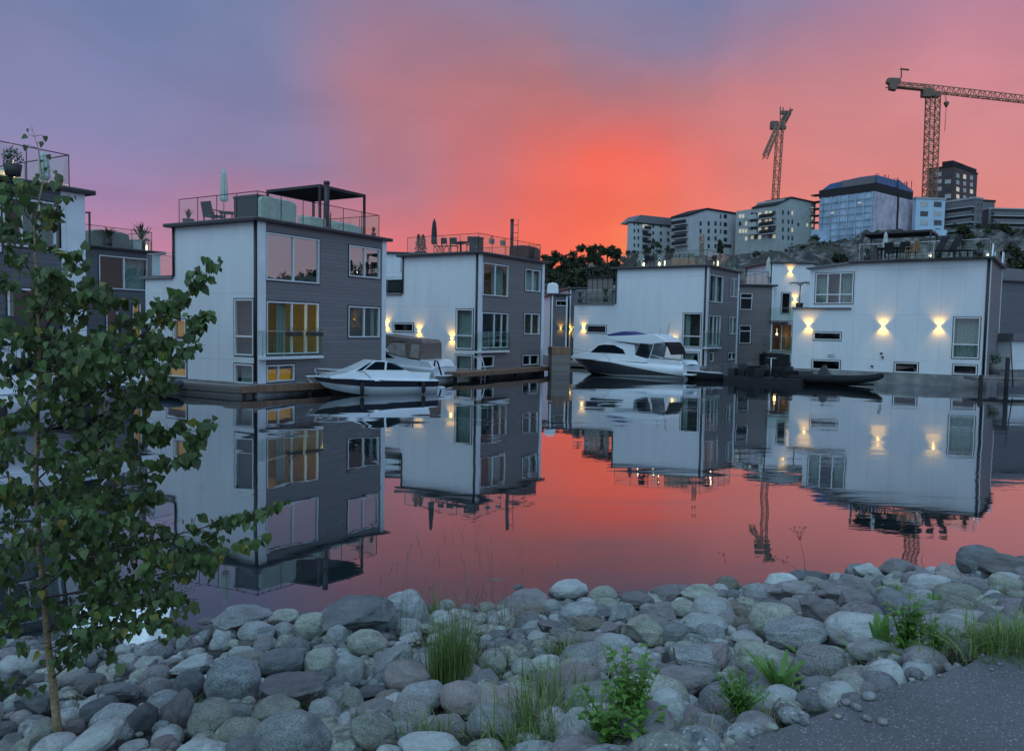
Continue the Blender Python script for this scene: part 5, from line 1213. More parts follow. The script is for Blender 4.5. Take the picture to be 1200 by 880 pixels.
# right block
A = Apt('apartment_block', 'long low charcoal block with balcony bands at the right edge', 'apartment block', 1160, D0 - 6, R(88), 1150, 1228, 245, 272, W7, roof=M_CONCL, roof_h=.4)
for k in range(3): A.balcony('Y', 1161, 1226, 253 + 8.6 * k, 1.8, 1.1, M_CONCL, W6)
for k in range(3): A.win('Y', 1163, 1224, 247.5 + 8.6 * k, 251 + 8.6 * k, M_WIN)
mb = MB(); mb.box(-.3, .3, -.2, .3, 0, A.z1 - A.z0); mb.build('pier', W6, A.t)
A = Apt('apartment_block', 'dark stepped block joining the balcony building to the right block', 'apartment block', 1152, D0 + 6, R(75), 1146, 1166, 236, 262, W6, roof=M_DARK)

# cranes
M_CRANE = mat('rusty_yellow_crane_paint', (.25, .12, .065), .6, .25, .5)
M_CRANED = mat('dark_crane_steel', (.12, .085, .06), .7, .3)
def lattice(mb, a, b, w, n, r=.16, wz=None, tri=False):
    a = Vector(a); b = Vector(b); d = (b - a).normalized(); u = Vector((0, 0, 1)) if abs(d.z) < .8 else Vector((0, 1, 0)); x = d.cross(u).normalized() * w / 2; y = x.normalized().cross(d) * (wz or w) / 2
    cs = [-x - y, x - y, x + y, -x + y] if not tri else [-x - y, x - y, y]
    for c in cs: mb.bar(a + c, b + c, r)
    K = len(cs)
    for i in range(n):
        p = a + (b - a) * i / n; q = a + (b - a) * (i + 1) / n
        for k in range(K):
            c0, c1 = cs[k], cs[(k + 1) % K]
            mb.bar(p + c0, p + c1, r * .55)
            if i % 2 == 0: mb.bar(p + c0, q + c1, r * .55)
            else: mb.bar(p + c1, q + c0, r * .55)
# flat top crane on the right
Yc = 266
base = at(1090, 232, Yc); base.z = hill_z(base.x, Yc); topm = at(1093.5, 112, Yc)
t = thing('tower_crane', 'large flat top tower crane with its jib reaching off to the right', 'crane', base, 0)
L2 = lambda px, py, dy=0: at(px, py, Yc + dy) - base
wm = 3.2
mb = MB(); lattice(mb, (0, 0, 0), topm - base, wm, 24, .34); mb.build('mast', M_CRANE, t)
tp = topm - base
mb = MB(); mb.box(tp.x - 2, tp.x + 2, -1.6, 1.6, tp.z - .6, tp.z + .8); mb.build('slewing_ring', M_CRANED, t)
jr = L2(1093, 104); je = L2(1225, 119, 10)
mb = MB(); lattice(mb, jr, je, 1.9, 22, .26, 2.3, True); mb.build('jib', M_CRANE, t)
cj = L2(1040, 99, -6)
mb = MB(); lattice(mb, jr, cj, 1.7, 7, .24, 1.6); mb.bar(jr + Vector((0, 0, -.5)), cj + Vector((2, 0, -.6)), 1.5, .5); mb.build('counter_jib', M_CRANE, t)
mb = MB(); c = L2(1047, 97, -6); mb.prism([(c.x - 2.4, c.z - .2), (c.x - 1.9, c.z + 1.4), (c.x + 1.9, c.z + 1.3), (c.x + 2.3, c.z + .2), (c.x + 1.0, c.z - .6), (c.x + .8, c.z - 2.8), (c.x - 1.4, c.z - 2.4), (c.x - 1.5, c.z - .7)], c.y - .9, c.y + .9, 'xz'); mb.build('counterweight', M_CRANED, t, bevel=.3)
mb = MB(); c = L2(1056, 92, -5); mb.tube([c, c + Vector((0, 0, 3))], .2, 6); mb.tube([c + Vector((-.4, 0, 3)), c + Vector((2.4, 0, 2.7))], .3, 6); mb.lathe([(.9, -2), (.9, -.3)], c + Vector((-2, 0, 0)), 8); mb.build('winch', M_CRANED, t)
mb = MB(); c = L2(1083.5, 110); mb.box(c.x - 1.6, c.x + 1.4, c.y - 2.2, c.y - .2, c.z - 1.6, c.z + 1.4); mb.build('cab', M_CRANED, t, bevel=.15)
c = L2(1106, 107, 1); c2 = L2(1109, 122, 1); mb = MB(); mb.bar(c, c2, .1); mb.bar(c + Vector((.8, 0, 0)), c2, .1); mb.build('hoist_cable', M_CRANED, t)
mb = MB(); mb.lathe([(.9, .6), (.9, 0), (.2, -1.2)], c2, 6); mb.tube([c2, c2 + Vector((-.1, 0, -9))], .09, 5); mb.build('hook', M_CRANED, t)
# slim crane seen end on
Yc = 292; base = at(906.5, 232, Yc); base.z = hill_z(base.x, Yc); L2 = lambda px, py, dy=0: at(px, py, Yc + dy) - base
t = thing('tower_crane', 'slim tower crane with its jib swung almost end on, above the sage green block', 'crane', base, 0)
tp = L2(914, 151)
mb = MB(); lattice(mb, (0, 0, 0), tp, 2.0, 20, .27); mb.build('mast', M_CRANE, t)
mb = MB(); c = tp; mb.box(c.x - 1.6, c.x + 2.0, c.y - 1, c.y + 1, c.z - .3, c.z + .9); mb.build('slewing_ring', M_CRANED, t)
mb = MB(); c = L2(907.5, 147.5, -2); mb.box(c.x - 1.4, c.x + 1.2, c.y - 1, c.y + 1, c.z - 1.4, c.z + 1.5); mb.build('cab', M_CRANED, t, bevel=.15)
mb = MB(); lattice(mb, L2(912.5, 146), L2(896.5, 184, -60), 1.3, 14, .24); mb.build('jib', M_CRANE, t)
mb = MB(); lattice(mb, L2(914, 150), L2(924, 132, 14), 1.5, 5, .3); mb.build('counter_jib', M_CRANED, t)
mb = MB(); c = L2(922, 133, 14); mb.box(c.x - 2.6, c.x + 1.6, c.y - .7, c.y + .7, c.z - .5, c.z + .9); mb.box(c.x - 1.4, c.x + .4, c.y - .9, c.y + .8, c.z - 3.0, c.z - .51); mb.box(c.x + 1.0, c.x + 2.3, c.y - .5, c.y + .5, c.z + .91, c.z + 1.5); mb.build('counterweight', M_CRANED, t, bevel=.2)
mb = MB(); mb.bar(L2(914.5, 148), L2(914.5, 125), .3); mb.bar(L2(917.5, 130), L2(918, 126), .3); mb.bar(L2(925.5, 131), L2(926, 126.5), .3); mb.build('mast_head', M_CRANED, t)

# ================================================================ BOULDERS
def rock_mat(name, c1, c2, cs, contrast=1.0, speck=.5):
    m, N, L, M, out = nodes_of(name)
    b = N('ShaderNodeBsdfPrincipled'); b.inputs['Roughness'].default_value = .82
    tcn = N('ShaderNodeTexCoord'); oi = N('ShaderNodeObjectInfo')
    add = N('ShaderNodeVectorMath', operation='ADD'); L(tcn.outputs['Object'], add.inputs[0])
    sc = N('ShaderNodeVectorMath', operation='SCALE'); sc.inputs[0].default_value = (37, 91, 53); L(oi.outputs['Random'], sc.inputs['Scale']); L(sc.outputs[0], add.inputs[1])
    def noise_(s, d, ro=.6, st=(1, 1, 1)):
        mp_ = N('ShaderNodeMapping'); mp_.inputs['Scale'].default_value = st; L(add.outputs[0], mp_.inputs[0])
        n = N('ShaderNodeTexNoise'); n.inputs['Scale'].default_value = s; n.inputs['Detail'].default_value = d; n.inputs['Roughness'].default_value = ro; L(mp_.outputs[0], n.inputs['Vector']); return n.outputs[0]
    big = noise_(1.6, 6, .65); band = noise_(2.2, 4, .6, (.5, .6, 3.2)); fine = noise_(16, 3, .7); grit = noise_(48, 2, .6)
    r = N('ShaderNodeMapRange'); r.inputs[1].default_value = .36; r.inputs[2].default_value = .64; L(M('ADD', M('MULTIPLY', big, .6), M('MULTIPLY', band, .4)), r.inputs[0])
    mx = N('ShaderNodeMix', data_type='RGBA'); L(r.outputs[0], mx.inputs[0]); mx.inputs[6].default_value = (*c1, 1); mx.inputs[7].default_value = (*c2, 1)
    dk = N('ShaderNodeMapRange'); dk.inputs[1].default_value = .50; dk.inputs[2].default_value = .62; dk.inputs[4].default_value = speck; L(fine, dk.inputs[0])
    m2 = N('ShaderNodeMix', data_type='RGBA'); L(dk.outputs[0], m2.inputs[0]); L(mx.outputs[2], m2.inputs[6]); m2.inputs[7].default_value = (*cs, 1)
    # pale lichen and crystal flecks
    fl = N('ShaderNodeMapRange'); fl.inputs[1].default_value = .60; fl.inputs[2].default_value = .68; fl.inputs[4].default_value = .55; L(grit, fl.inputs[0])
    m3 = N('ShaderNodeMix', data_type='RGBA'); L(fl.outputs[0], m3.inputs[0]); L(m2.outputs[2], m3.inputs[6]); m3.inputs[7].default_value = (min(.6, c2[0] * 1.7), min(.62, c2[1] * 1.72), min(.62, c2[2] * 1.7), 1)
    vr = N('ShaderNodeMapRange'); vr.inputs[3].default_value = .78; vr.inputs[4].default_value = 1.28; L(oi.outputs['Random'], vr.inputs[0])
    gp = N('ShaderNodeNewGeometry'); sz = N('ShaderNodeSeparateXYZ'); L(gp.outputs['Position'], sz.inputs[0])
    wet = N('ShaderNodeMapRange'); wet.inputs[1].default_value = .03; wet.inputs[2].default_value = .11; wet.inputs[3].default_value = .4; wet.inputs[4].default_value = 1; L(M('ADD', sz.outputs[2], M('MULTIPLY', big, .05)), wet.inputs[0])
    vm = N('ShaderNodeVectorMath', operation='SCALE'); L(m3.outputs[2], vm.inputs[0]); L(M('MULTIPLY', vr.outputs[0], wet.outputs[0]), vm.inputs['Scale']); L(vm.outputs[0], b.inputs['Base Color'])
    bp = N('ShaderNodeBump'); bp.inputs['Strength'].default_value = .8; bp.inputs['Distance'].default_value = .03
    L(M('ADD', M('ADD', M('MULTIPLY', big, .9), M('MULTIPLY', fine, .35)), M('MULTIPLY', grit, .22)), bp.inputs['Height']); L(bp.outputs[0], b.inputs['Normal']); L(b.outputs[0], out.inputs[0])
    return m
RM = {'b': rock_mat('blue_grey_granite', (.16, .175, .175), (.33, .355, .35), (.045, .055, .06), speck=.75),
      'g': rock_mat('green_grey_granite', (.18, .20, .17), (.36, .37, .31), (.055, .065, .06), speck=.7),
      'l': rock_mat('pale_granite', (.27, .29, .285), (.46, .48, .47), (.12, .14, .145), speck=.5),
      'm': rock_mat('mauve_sandstone', (.155, .145, .15), (.25, .235, .235), (.06, .05, .055), speck=.35),
      'd': rock_mat('dark_gneiss', (.10, .108, .112), (.19, .20, .205), (.04, .043, .046)),
      's': rock_mat('speckled_granite', (.22, .22, .21), (.36, .36, .34), (.035, .04, .04), speck=.9),
      'p': rock_mat('pinkish_granite', (.23, .20, .195), (.34, .30, .29), (.09, .08, .08)),
      'n': rock_mat('brown_mossy_stone', (.13, .12, .10), (.22, .20, .165), (.05, .055, .03))}
def ico(sub):
    import bmesh
    bm = bmesh.new(); bmesh.ops.create_icosphere(bm, subdivisions=sub, radius=1); v = [x.co.copy() for x in bm.verts]; f = [[q.index for q in x.verts] for x in bm.faces]; bm.free(); return v, f
IV, IF = ico(5)
def rock_mesh(name, angular, seed):
    rnd_ = random.Random(seed); o = Vector((seed * 7.3, seed * 3.1, seed * 1.7)); out = []
    planes = []
    if angular:
        for k in range(13):
            d = Vector((rnd_.gauss(0, 1), rnd_.gauss(0, 1), rnd_.gauss(0, 1))).normalized(); planes.append((d, rnd_.uniform(.55, .86)))
    else:
        for k in range(3):
            d = Vector((rnd_.gauss(0, 1), rnd_.gauss(0, 1), rnd_.gauss(0, 1))).normalized(); planes.append((d, rnd_.uniform(.78, .92)))
    e = rnd_.uniform(.82, 1.0)
    for p in IV:
        q = Vector([math.copysign(abs(c) ** e, c) for c in p])
        for d, h in planes:
            a = q.dot(d)
            if a > h: q = q - d * (a - h) * (.97 if angular else .75)
        n1 = noise.noise(p * 1.3 + o); n2 = noise.noise(p * 3.2 + o); n3 = noise.noise(p * 9 + o)
        k = 1 + (.13 * n1 + .05 * n2 + .02 * n3 if not angular else .10 * n1 + .07 * n2 + .035 * n3)
        out.append(q * k)
    for ax in range(3):
        lo = min(v[ax] for v in out); hi = max(v[ax] for v in out)
        for v in out: v[ax] = (v[ax] - (lo + hi) / 2) * 2 / (hi - lo)
    me = bpy.data.meshes.new(name); me.from_pydata([tuple(v) for v in out], [], IF); me.polygons.foreach_set('use_smooth', [True] * len(IF)); me.update(); return me
ROUND = [rock_mesh('boulder', False, 3 + k) for k in range(11)]; ANG = [rock_mesh('boulder', True, 41 + k) for k in range(9)]
MESHV = {}
def rock_data(i, ang, tone):
    key = (i, ang, tone)
    if key not in MESHV:
        me = (ANG if ang else ROUND)[i].copy(); me.materials.append(RM[tone]); MESHV[key] = me
    return MESHV[key]
TONE = {'b': 'blue grey', 'g': 'green grey', 'l': 'pale', 'm': 'mauve brown', 'd': 'dark', 's': 'black speckled', 'p': 'pinkish', 'n': 'mossy brown'}
# (crop origin x, y, scale) then cx, cy, w, h, tone, r/a [, tilt]
CROPS = [
 (200, 660, 6, [(640,290,240,150,'b','a'),(500,385,430,150,'b','a'),(800,380,220,120,'g','r'),(600,490,250,170,'b','r'),(380,505,160,110,'l','r'),(795,490,155,150,'l','r'),(1000,460,260,210,'g','r'),(910,310,100,100,'m','r'),(1040,310,150,80,'d','a'),(1130,380,150,150,'b','r'),(1170,530,170,190,'b','r'),(650,600,150,90,'b','r'),(500,640,180,130,'l','a'),(530,570,120,50,'n','r'),(100,590,110,160,'b','a'),(170,640,110,80,'l','r'),(1080,600,140,60,'m','a'),(30,470,150,120,'d','r')]),
 (200, 760, 6, [(150,120,290,130,'l','a'),(440,235,370,340,'b','r'),(130,270,220,230,'d','r'),(35,480,190,380,'m','a'),(290,510,300,320,'g','r',20),(480,470,190,150,'b','r'),(490,640,300,290,'g','r'),(190,700,280,140,'l','r'),(740,440,330,210,'g','r'),(860,630,540,400,'b','r'),(780,100,330,190,'d','r'),(1050,110,230,230,'g','r'),(860,270,480,180,'m','a'),(1090,490,220,270,'l','r',-20),(1130,330,150,120,'b','r'),(20,700,80,90,'m','r'),(690,170,120,60,'b','r')]),
 (400, 660, 6, [(130,370,510,250,'d','a'),(450,350,300,290,'b','r',-25),(390,250,160,90,'g','r'),(550,250,120,70,'b','r'),(780,145,270,140,'g','r'),(690,225,180,120,'g','r'),(1050,195,260,160,'l','r'),(860,230,110,80,'l','a'),(730,320,130,120,'l','a'),(1030,330,120,110,'g','r'),(890,330,120,90,'m','r'),(10,520,130,170,'b','r'),(180,560,290,200,'g','r'),(480,520,150,60,'l','a'),(1100,570,160,90,'b','a'),(1080,660,170,120,'b','r'),(620,470,120,80,'g','a'),(980,470,140,70,'g','a'),(760,480,100,60,'l','a')]),
 (400, 760, 6, [(70,165,200,270,'l','r'),(150,90,100,80,'g','a'),(350,110,360,200,'b','r',-38),(465,200,335,225,'p','r'),(340,350,200,110,'n','r'),(220,290,200,90,'d','a'),(60,390,190,230,'g','a'),(240,430,270,150,'m','r'),(560,350,340,230,'b','r',-20),(490,470,280,230,'s','r'),(860,350,370,250,'p','r'),(250,590,360,300,'g','a',25),(620,665,440,150,'l','r'),(1100,520,440,250,'b','r'),(1060,110,200,180,'g','r'),(990,220,250,140,'d','a'),(1180,330,330,190,'l','a'),(20,610,110,300,'l','r')]),
 (600, 640, 6, [(30,350,160,170,'b','r'),(170,285,150,120,'l','a'),(150,360,120,130,'p','r'),(280,290,90,80,'d','r'),(395,310,270,160,'l','r'),(540,260,130,120,'g','r'),(280,440,130,130,'b','r'),(155,460,150,110,'n','r'),(475,480,300,180,'b','r'),(640,360,200,160,'g','r'),(700,270,150,70,'d','a'),(860,270,160,100,'d','r'),(1060,215,210,140,'d','r'),(880,375,240,120,'m','r'),(1090,340,220,130,'m','a'),(690,470,160,90,'d','a'),(790,500,220,220,'b','a'),(1010,470,270,140,'m','a'),(950,620,290,230,'g','a'),(1140,630,240,200,'b','r'),(280,550,200,70,'m','a'),(320,600,140,60,'m','a'),(540,555,240,120,'n','a'),(690,600,160,140,'m','a'),(440,600,110,80,'g','a'),(540,640,230,80,'m','r'),(180,650,160,110,'l','a'),(420,690,130,60,'s','a'),(350,670,120,70,'m','a')]),
 (600, 760, 6, [(80,150,170,150,'b','r'),(80,330,220,200,'p','a'),(450,140,260,160,'l','r',-15),(740,110,320,230,'s','r'),(440,30,180,100,'s','a'),(570,320,390,190,'b','r'),(480,610,310,350,'l','r',25),(1090,500,310,440,'l','r'),(110,660,190,130,'l','r'),(690,500,140,90,'g','r'),(1110,190,280,200,'m','a'),(860,330,130,90,'b','r')]),
 (780, 640, 6, [(20,205,120,130,'d','r'),(225,210,300,140,'d','a'),(485,160,240,210,'b','a'),(440,280,150,140,'n','r'),(680,225,180,150,'l','r'),(640,330,190,140,'l','r'),(240,330,260,130,'g','a'),(50,340,120,140,'m','r'),(130,455,210,150,'g','r'),(330,470,310,240,'l','r'),(280,560,310,180,'l','r'),(320,620,200,150,'b','r'),(520,480,150,130,'n','r'),(540,560,130,120,'n','r'),(760,540,330,270,'g','r'),(860,320,310,170,'m','a'),(1060,230,180,110,'d','a'),(1150,190,150,80,'l','r'),(930,620,450,230,'b','r'),(900,430,200,130,'m','r'),(1080,470,250,230,'m','a'),(1050,385,110,90,'d','r'),(570,660,230,110,'l','r'),(1150,285,200,110,'m','a'),(470,400,180,50,'n','a')]),
 (780, 740, 6, [(140,160,220,170,'g','r'),(350,190,250,240,'p','a'),(700,200,430,250,'g','r'),(1090,240,350,270,'s','r'),(170,340,440,240,'m','a'),(390,350,150,130,'l','a'),(240,580,140,130,'d','r'),(430,60,70,60,'g','r')]),
 (960, 630, 5, [(50,205,150,80,'l','r'),(160,215,120,80,'b','r'),(290,215,180,120,'l','a'),(335,155,100,70,'b','r'),(455,180,190,120,'m','r'),(600,165,160,90,'b','r'),(715,165,90,60,'d','r'),(775,110,160,90,'b','r'),(940,145,240,200,'d','r'),(1110,165,310,150,'m','a'),(1020,215,120,80,'b','r'),(490,240,120,60,'b','a'),(760,225,160,140,'p','a'),(580,190,120,50,'m','r'),(640,275,230,130,'l','r'),(20,240,90,80,'d','a'),(210,290,230,150,'m','a'),(80,330,200,100,'m','a'),(210,380,200,140,'m','a'),(385,330,140,90,'l','r'),(540,330,130,90,'b','r'),(370,270,110,60,'b','a'),(810,335,260,140,'g','r'),(950,315,200,120,'b','r'),(890,265,180,70,'b','r'),(1090,275,190,110,'g','r'),(1030,360,120,100,'l','r'),(1170,240,90,60,'b','r'),(1170,350,130,90,'g','r'),(610,415,220,140,'b','r'),(40,450,130,180,'m','r'),(215,545,340,210,'l','r'),(15,580,100,150,'b','r'),(310,660,280,140,'l','r'),(720,570,280,230,'l','a'),(870,465,240,90,'l','r'),(1070,425,170,50,'l','r'),(980,400,100,60,'l','r'),(760,500,260,100,'l','a')]),
 (0, 760, 6, [(70,140,160,170,'l','r'),(210,110,190,190,'l','r'),(490,95,190,150,'l','r'),(650,20,150,130,'b','r'),(1020,130,160,150,'l','a'),(250,220,120,90,'m','r'),(310,610,190,220,'g','r'),(660,640,420,200,'l','r',-25),(530,560,130,110,'p','r'),(820,300,290,140,'d','a'),(870,440,150,100,'m','a'),(940,690,190,100,'l','r'),(1150,670,170,120,'p','r'),(100,670,160,140,'d','a'),(90,410,160,110,'b','r'),(640,250,210,150,'d','r'),(520,220,170,110,'m','r'),(1000,510,200,250,'d','r'),(250,390,250,220,'d','a'),(700,430,260,150,'d','r'),(40,560,170,130,'d','a')]),
 (0, 640, 6, [(70,690,120,70,'l','r'),(170,600,130,80,'d','r'),(-40,650,130,100,'b','r')]),
]
# where named neighbours stand, for saying which boulder is which
MARKS = [(67, 855, 'the young tree trunk'), (528, 760, 'the tall grass tuft'), (425, 722, 'the dark slab at the water'), (735, 830, 'the leafy weed'), (640, 830, 'the grass under the front boulders'), (850, 830, 'the ferny plant'), (910, 795, 'the dandelion clump'), (1050, 765, 'the dock plants'), (1100, 708, 'the small broad leaved plant'), (1160, 735, 'the grass on the path edge'), (1150, 660, 'the dark boulder at the right water edge'), (255, 800, 'the mauve block'), (870, 665, 'the pointed boulder at the water'), (640, 700, 'the gap full of dry stalks'), (780, 690, 'the middle of the waterline'), (1020, 700, 'the brown rocks on the right slope'), (320, 700, 'the ledge below the reflection of the first house'), (350, 850, 'the largest bottom boulder'), (980, 660, 'the flat boulders on the right waterline'), (200, 770, 'the white cloth'), (520, 860, 'the bottom centre boulders')]
rocks = []
random.seed(21)
for ox, oy, sc, lst in CROPS:
    for r in lst:
        cx, cy, w, h, tone, sh = r[:6]; tilt = r[6] if len(r) > 6 else random.uniform(-10, 10)
        px = ox + cx / sc; py = oy + cy / sc; w /= sc; h /= sc
        d = ray(px, py); t = 1.5
        while t < 30:
            p = CAM + d * t
            if p.z < bank_z(p.x, p.y) + .32 * w * t / FPX: break
            t += .01
        rx = w * t * d.y / FPX / 2 * 1.04; rh = h * t * d.y / FPX / 2 * 1.06
        e = math.atan2(-d.z, math.hypot(d.x, d.y)); ry = (rx * .55 + rh * .45) * random.uniform(.9, 1.15)
        rz = math.sqrt(max(rh * rh - (ry * math.sin(e)) ** 2, (.42 * rh) ** 2)) / math.cos(e)
        rocks.append([p, (rx, ry, rz), tone, sh == 'a', tilt, px, py, w, h])
# fill the holes between with more boulders, spread where none was set
def free(p, r):
    for q in rocks:
        if (q[0] - p).length < (r + (q[1][0] + q[1][1]) / 2) * .80: return False
    return True
random.seed(5); fill = []
for k in range(9000):
    x = random.uniform(-6.5, 9.0); f = random.random(); y = edge_path(x) + .1 + f * (edge_shore(x) - edge_path(x) + .15); r = random.choice([.2, .17, .13, .1, .085]) * random.uniform(.85, 1.15)
    p = Vector((x, y, bank_z(x, y) + r * .25)); v = p - CAM
    if y < .8: continue
    px = 600 + FPX * v.x / v.y; inside = -30 < px < 1230 and v.y > 2.4
    rr = random.uniform(.7, .95)
    if inside and free(p, r) and len(rocks) < 296:
        py = 385 + FPX * (-v.z) / v.y; rocks.append([p, (r, r * rr, r * .75), random.choice('bbgglmmdp'), random.random() < .35, random.uniform(-15, 15), px, py, 2 * r / v.y * FPX, 0])
from collections import defaultdict
lab = defaultdict(list)
for q in rocks:
    mk = min(MARKS, key=lambda a: math.hypot(a[0] - q[5], (a[1] - q[6]) * 1.4)); 
    size = 'large' if q[1][0] > .27 else ('small' if q[1][0] < .14 else '')
    shape = 'angular' if q[3] else ('rounded' if q[1][0] / max(q[1][2], .01) < 1.7 else 'long rounded')
    lab[' '.join(x for x in (size, shape, TONE[q[2]], 'boulder by', mk[2]) if x)].append(q)
ORD = ['nearest the water', 'second from the water', 'third from the water', 'fourth from the water', 'fifth from the water', 'sixth from the water', 'seventh from the water', 'eighth from the water', 'ninth from the water', 'tenth from the water']
for base_l, qs in lab.items():
    qs.sort(key=lambda q: q[6])
    for i, q in enumerate(qs):
        l = base_l
        if len(qs) == 2: l += ', ' + ('the farther one' if i == 0 else 'the nearer one')
        elif len(qs) > 2: l += ', ' + ORD[i]
        if len(l.split()) > 16: l = l.replace('long rounded', 'long').replace('boulder by the', 'boulder by')
        if len(l.split()) > 16: l = l.replace('small ', '').replace('large ', '')
        o = bpy.data.objects.new('boulder', rock_data(random.randrange(9 if q[3] else 11), q[3], q[2])); COL.objects.link(o)
        o.location = q[0]; o.scale = q[1]; yaw = random.uniform(-.35, .35) + (math.pi if random.random() < .5 else 0)
        o.rotation_mode = 'XYZ'; o.matrix_world = Matrix.Translation(q[0]) @ Matrix.Rotation(math.atan2(-q[0].x, q[0].y), 4, 'Z') @ Matrix.Rotation(R(q[4]), 4, 'Y') @ Matrix.Diagonal((*q[1], 1)) @ Matrix.Rotation(yaw, 4, 'Z') @ Matrix.Rotation(random.choice([0, math.pi]), 4, 'X')
        tag(o, l, 'boulder', 'boulders on the shore bank')
# smaller boulders packed into the holes: one mass beyond the three hundred
VF, FF = ico(3); random.seed(13); mb = MB(); nf = 0
for k in range(40000):
    x = random.uniform(-6.5, 9.0); y = edge_path(x) + .08 + random.random() ** 1.4 * (edge_shore(x) - edge_path(x) + .1); r = random.choice([.13, .11, .09, .07, .055]) * random.uniform(.85, 1.15)
    p = Vector((x, y, bank_z(x, y) + r * .15))
    if y < .6 or nf > 1100 or not -50 < 600 + FPX * x / y < 1250: continue
    if any((q[0] - p).length < (r + (q[1][0] + q[1][1]) / 2) * .56 for q in rocks): continue
    rocks.append([p, (r, r, r)]); nf += 1; n0 = len(mb.v); o = Vector((k * 1.7, k * .3, 0)); ca, sa = math.cos(k), math.sin(k); a = random.uniform(.65, 1); b_ = random.uniform(.55, .85)
    for v in VF:
        q = 1 + .16 * noise.noise(v * 1.2 + o) + .05 * noise.noise(v * 3.1 + o); X, Y_, Z = v.x * r * q, v.y * r * q * a, v.z * r * q * b_
        mb.v.append((p.x + X * ca - Y_ * sa, p.y + X * sa + Y_ * ca, p.z + Z))
    mi = random.randrange(5)
    for f_ in FF: mb.face([n0 + i for i in f_], mi, True)
print('packed', nf); mb.build('packed_stones', [RM['g'], RM['b'], RM['m'], RM['d'], RM['l']], kind='stuff')
# small stones wedged between the boulders: one mass
V5, F5 = ico(2); random.seed(8)
mb = MB(); mb.v = []; 
for k in range(6200):
    x = random.uniform(-8, 11); f = random.random(); y = edge_path(x) + .02 + f * (edge_shore(x) - edge_path(x) + .3); r = .022 + .05 * random.random() ** 2
    c = Vector((x, y, bank_z(x, y) + r * .3)); o = Vector((k * 1.7, k * .3, 0)); a = random.uniform(.6, 1); b_ = random.uniform(.45, .8); n0 = len(mb.v); ca, sa = math.cos(k), math.sin(k)
    for v in V5:
        q = 1 + .22 * noise.noise(v * 1.2 + o); X, Y_, Z = v.x * r * q, v.y * r * q * a, v.z * r * q * b_
        mb.v.append((c.x + X * ca - Y_ * sa, c.y + X * sa + Y_ * ca, c.z + Z))
    if k < 260 and -2 < x < 6:
        dy = c.y - (edge_path(c.x) - abs(random.gauss(0, .09))); dz = 1.503 + r * .3 - c.z
        mb.v[n0:] = [(a_, b__ - dy, c_ + dz) for a_, b__, c_ in mb.v[n0:]]
        mb.v[n0:] = [((a_ - c.x) * .5 + c.x, (b__ - c.y + dy) * .5 + c.y - dy, (c_ - 1.5) * .5 + 1.5) for a_, b__, c_ in mb.v[n0:]]
    mi = random.randrange(4)
    for f_ in F5: mb.face([n0 + i for i in f_], mi, True)
mb.build('small_stones', [RM['g'], RM['b'], RM['m'], RM['d']], kind='stuff')
# boulders of the bank beyond the frame
mb = MB(); V3, F3 = ico(3); random.seed(9)
for k in range(900):
    x = random.choice([random.uniform(-24, -4), random.uniform(6, 26)]); f = random.random(); y = edge_path(x) + .1 + f * (edge_shore(x) - edge_path(x) + .1); r = random.uniform(.14, .3)
    v_ = Vector((x, y, 0)); 
    if y > .5 and -40 < 600 + FPX * x / y < 1240: continue
    c = Vector((x, y, bank_z(x, y) + r * .3)); n0 = len(mb.v)
    for v in V3: q = 1 + .2 * noise.noise(v * 1.1 + Vector((k * 1.3, 0, 0))); mb.v.append((c.x + v.x * r * q, c.y + v.y * r * q * .8, c.z + v.z * r * q * .7))
    mi = random.randrange(4)
    for f_ in F3: mb.face([n0 + i for i in f_], mi, True)
mb.build('boulder_bank', [RM['g'], RM['b'], RM['l'], RM['d']], kind='stuff')

# ================================================================ PLANTS ON THE BANK
def leaf_mat(name, c1, c2, tr=.35):
    m, N, L, M, out = nodes_of(name)
    b = N('ShaderNodeBsdfPrincipled'); b.inputs['Roughness'].default_value = .5
    g = N('ShaderNodeNewGeometry'); oi = N('ShaderNodeTexCoord'); n = N('ShaderNodeTexNoise'); n.inputs['Scale'].default_value = 14; L(oi.outputs['Object'], n.inputs['Vector'])
    f = M('ADD', M('MULTIPLY', g.outputs['Random Per Island'], .75), M('MULTIPLY', n.outputs[0], .3))
    mx = N('ShaderNodeMix', data_type='RGBA'); L(f, mx.inputs[0]); mx.inputs[6].default_value = (*c1, 1); mx.inputs[7].default_value = (*c2, 1)
    L(mx.outputs[2], b.inputs['Base Color']); t = N('ShaderNodeBsdfTranslucent'); L(mx.outputs[2], t.inputs[0])
    ms = N('ShaderNodeMixShader'); ms.inputs[0].default_value = tr; L(b.outputs[0], ms.inputs[1]); L(t.outputs[0], ms.inputs[2]); L(ms.outputs[0], out.inputs[0]); return m
M_GRASS = leaf_mat('bank_grass', (.09, .17, .045), (.24, .34, .10)); M_WEED = leaf_mat('weed_leaf', (.07, .17, .035), (.17, .33, .06)); M_DRY = leaf_mat('dry_stalks', (.16, .13, .09), (.30, .25, .18), .2)
def bank_pt(px, py):
    d = ray(px, py); t = 1.5
    while t < 30:
        p = CAM + d * t
        if p.z < max(bank_z(p.x, p.y), 1.5 if p.y < edge_path(p.x) else -9) + .03: return p
        t += .01
    return CAM + d * 8
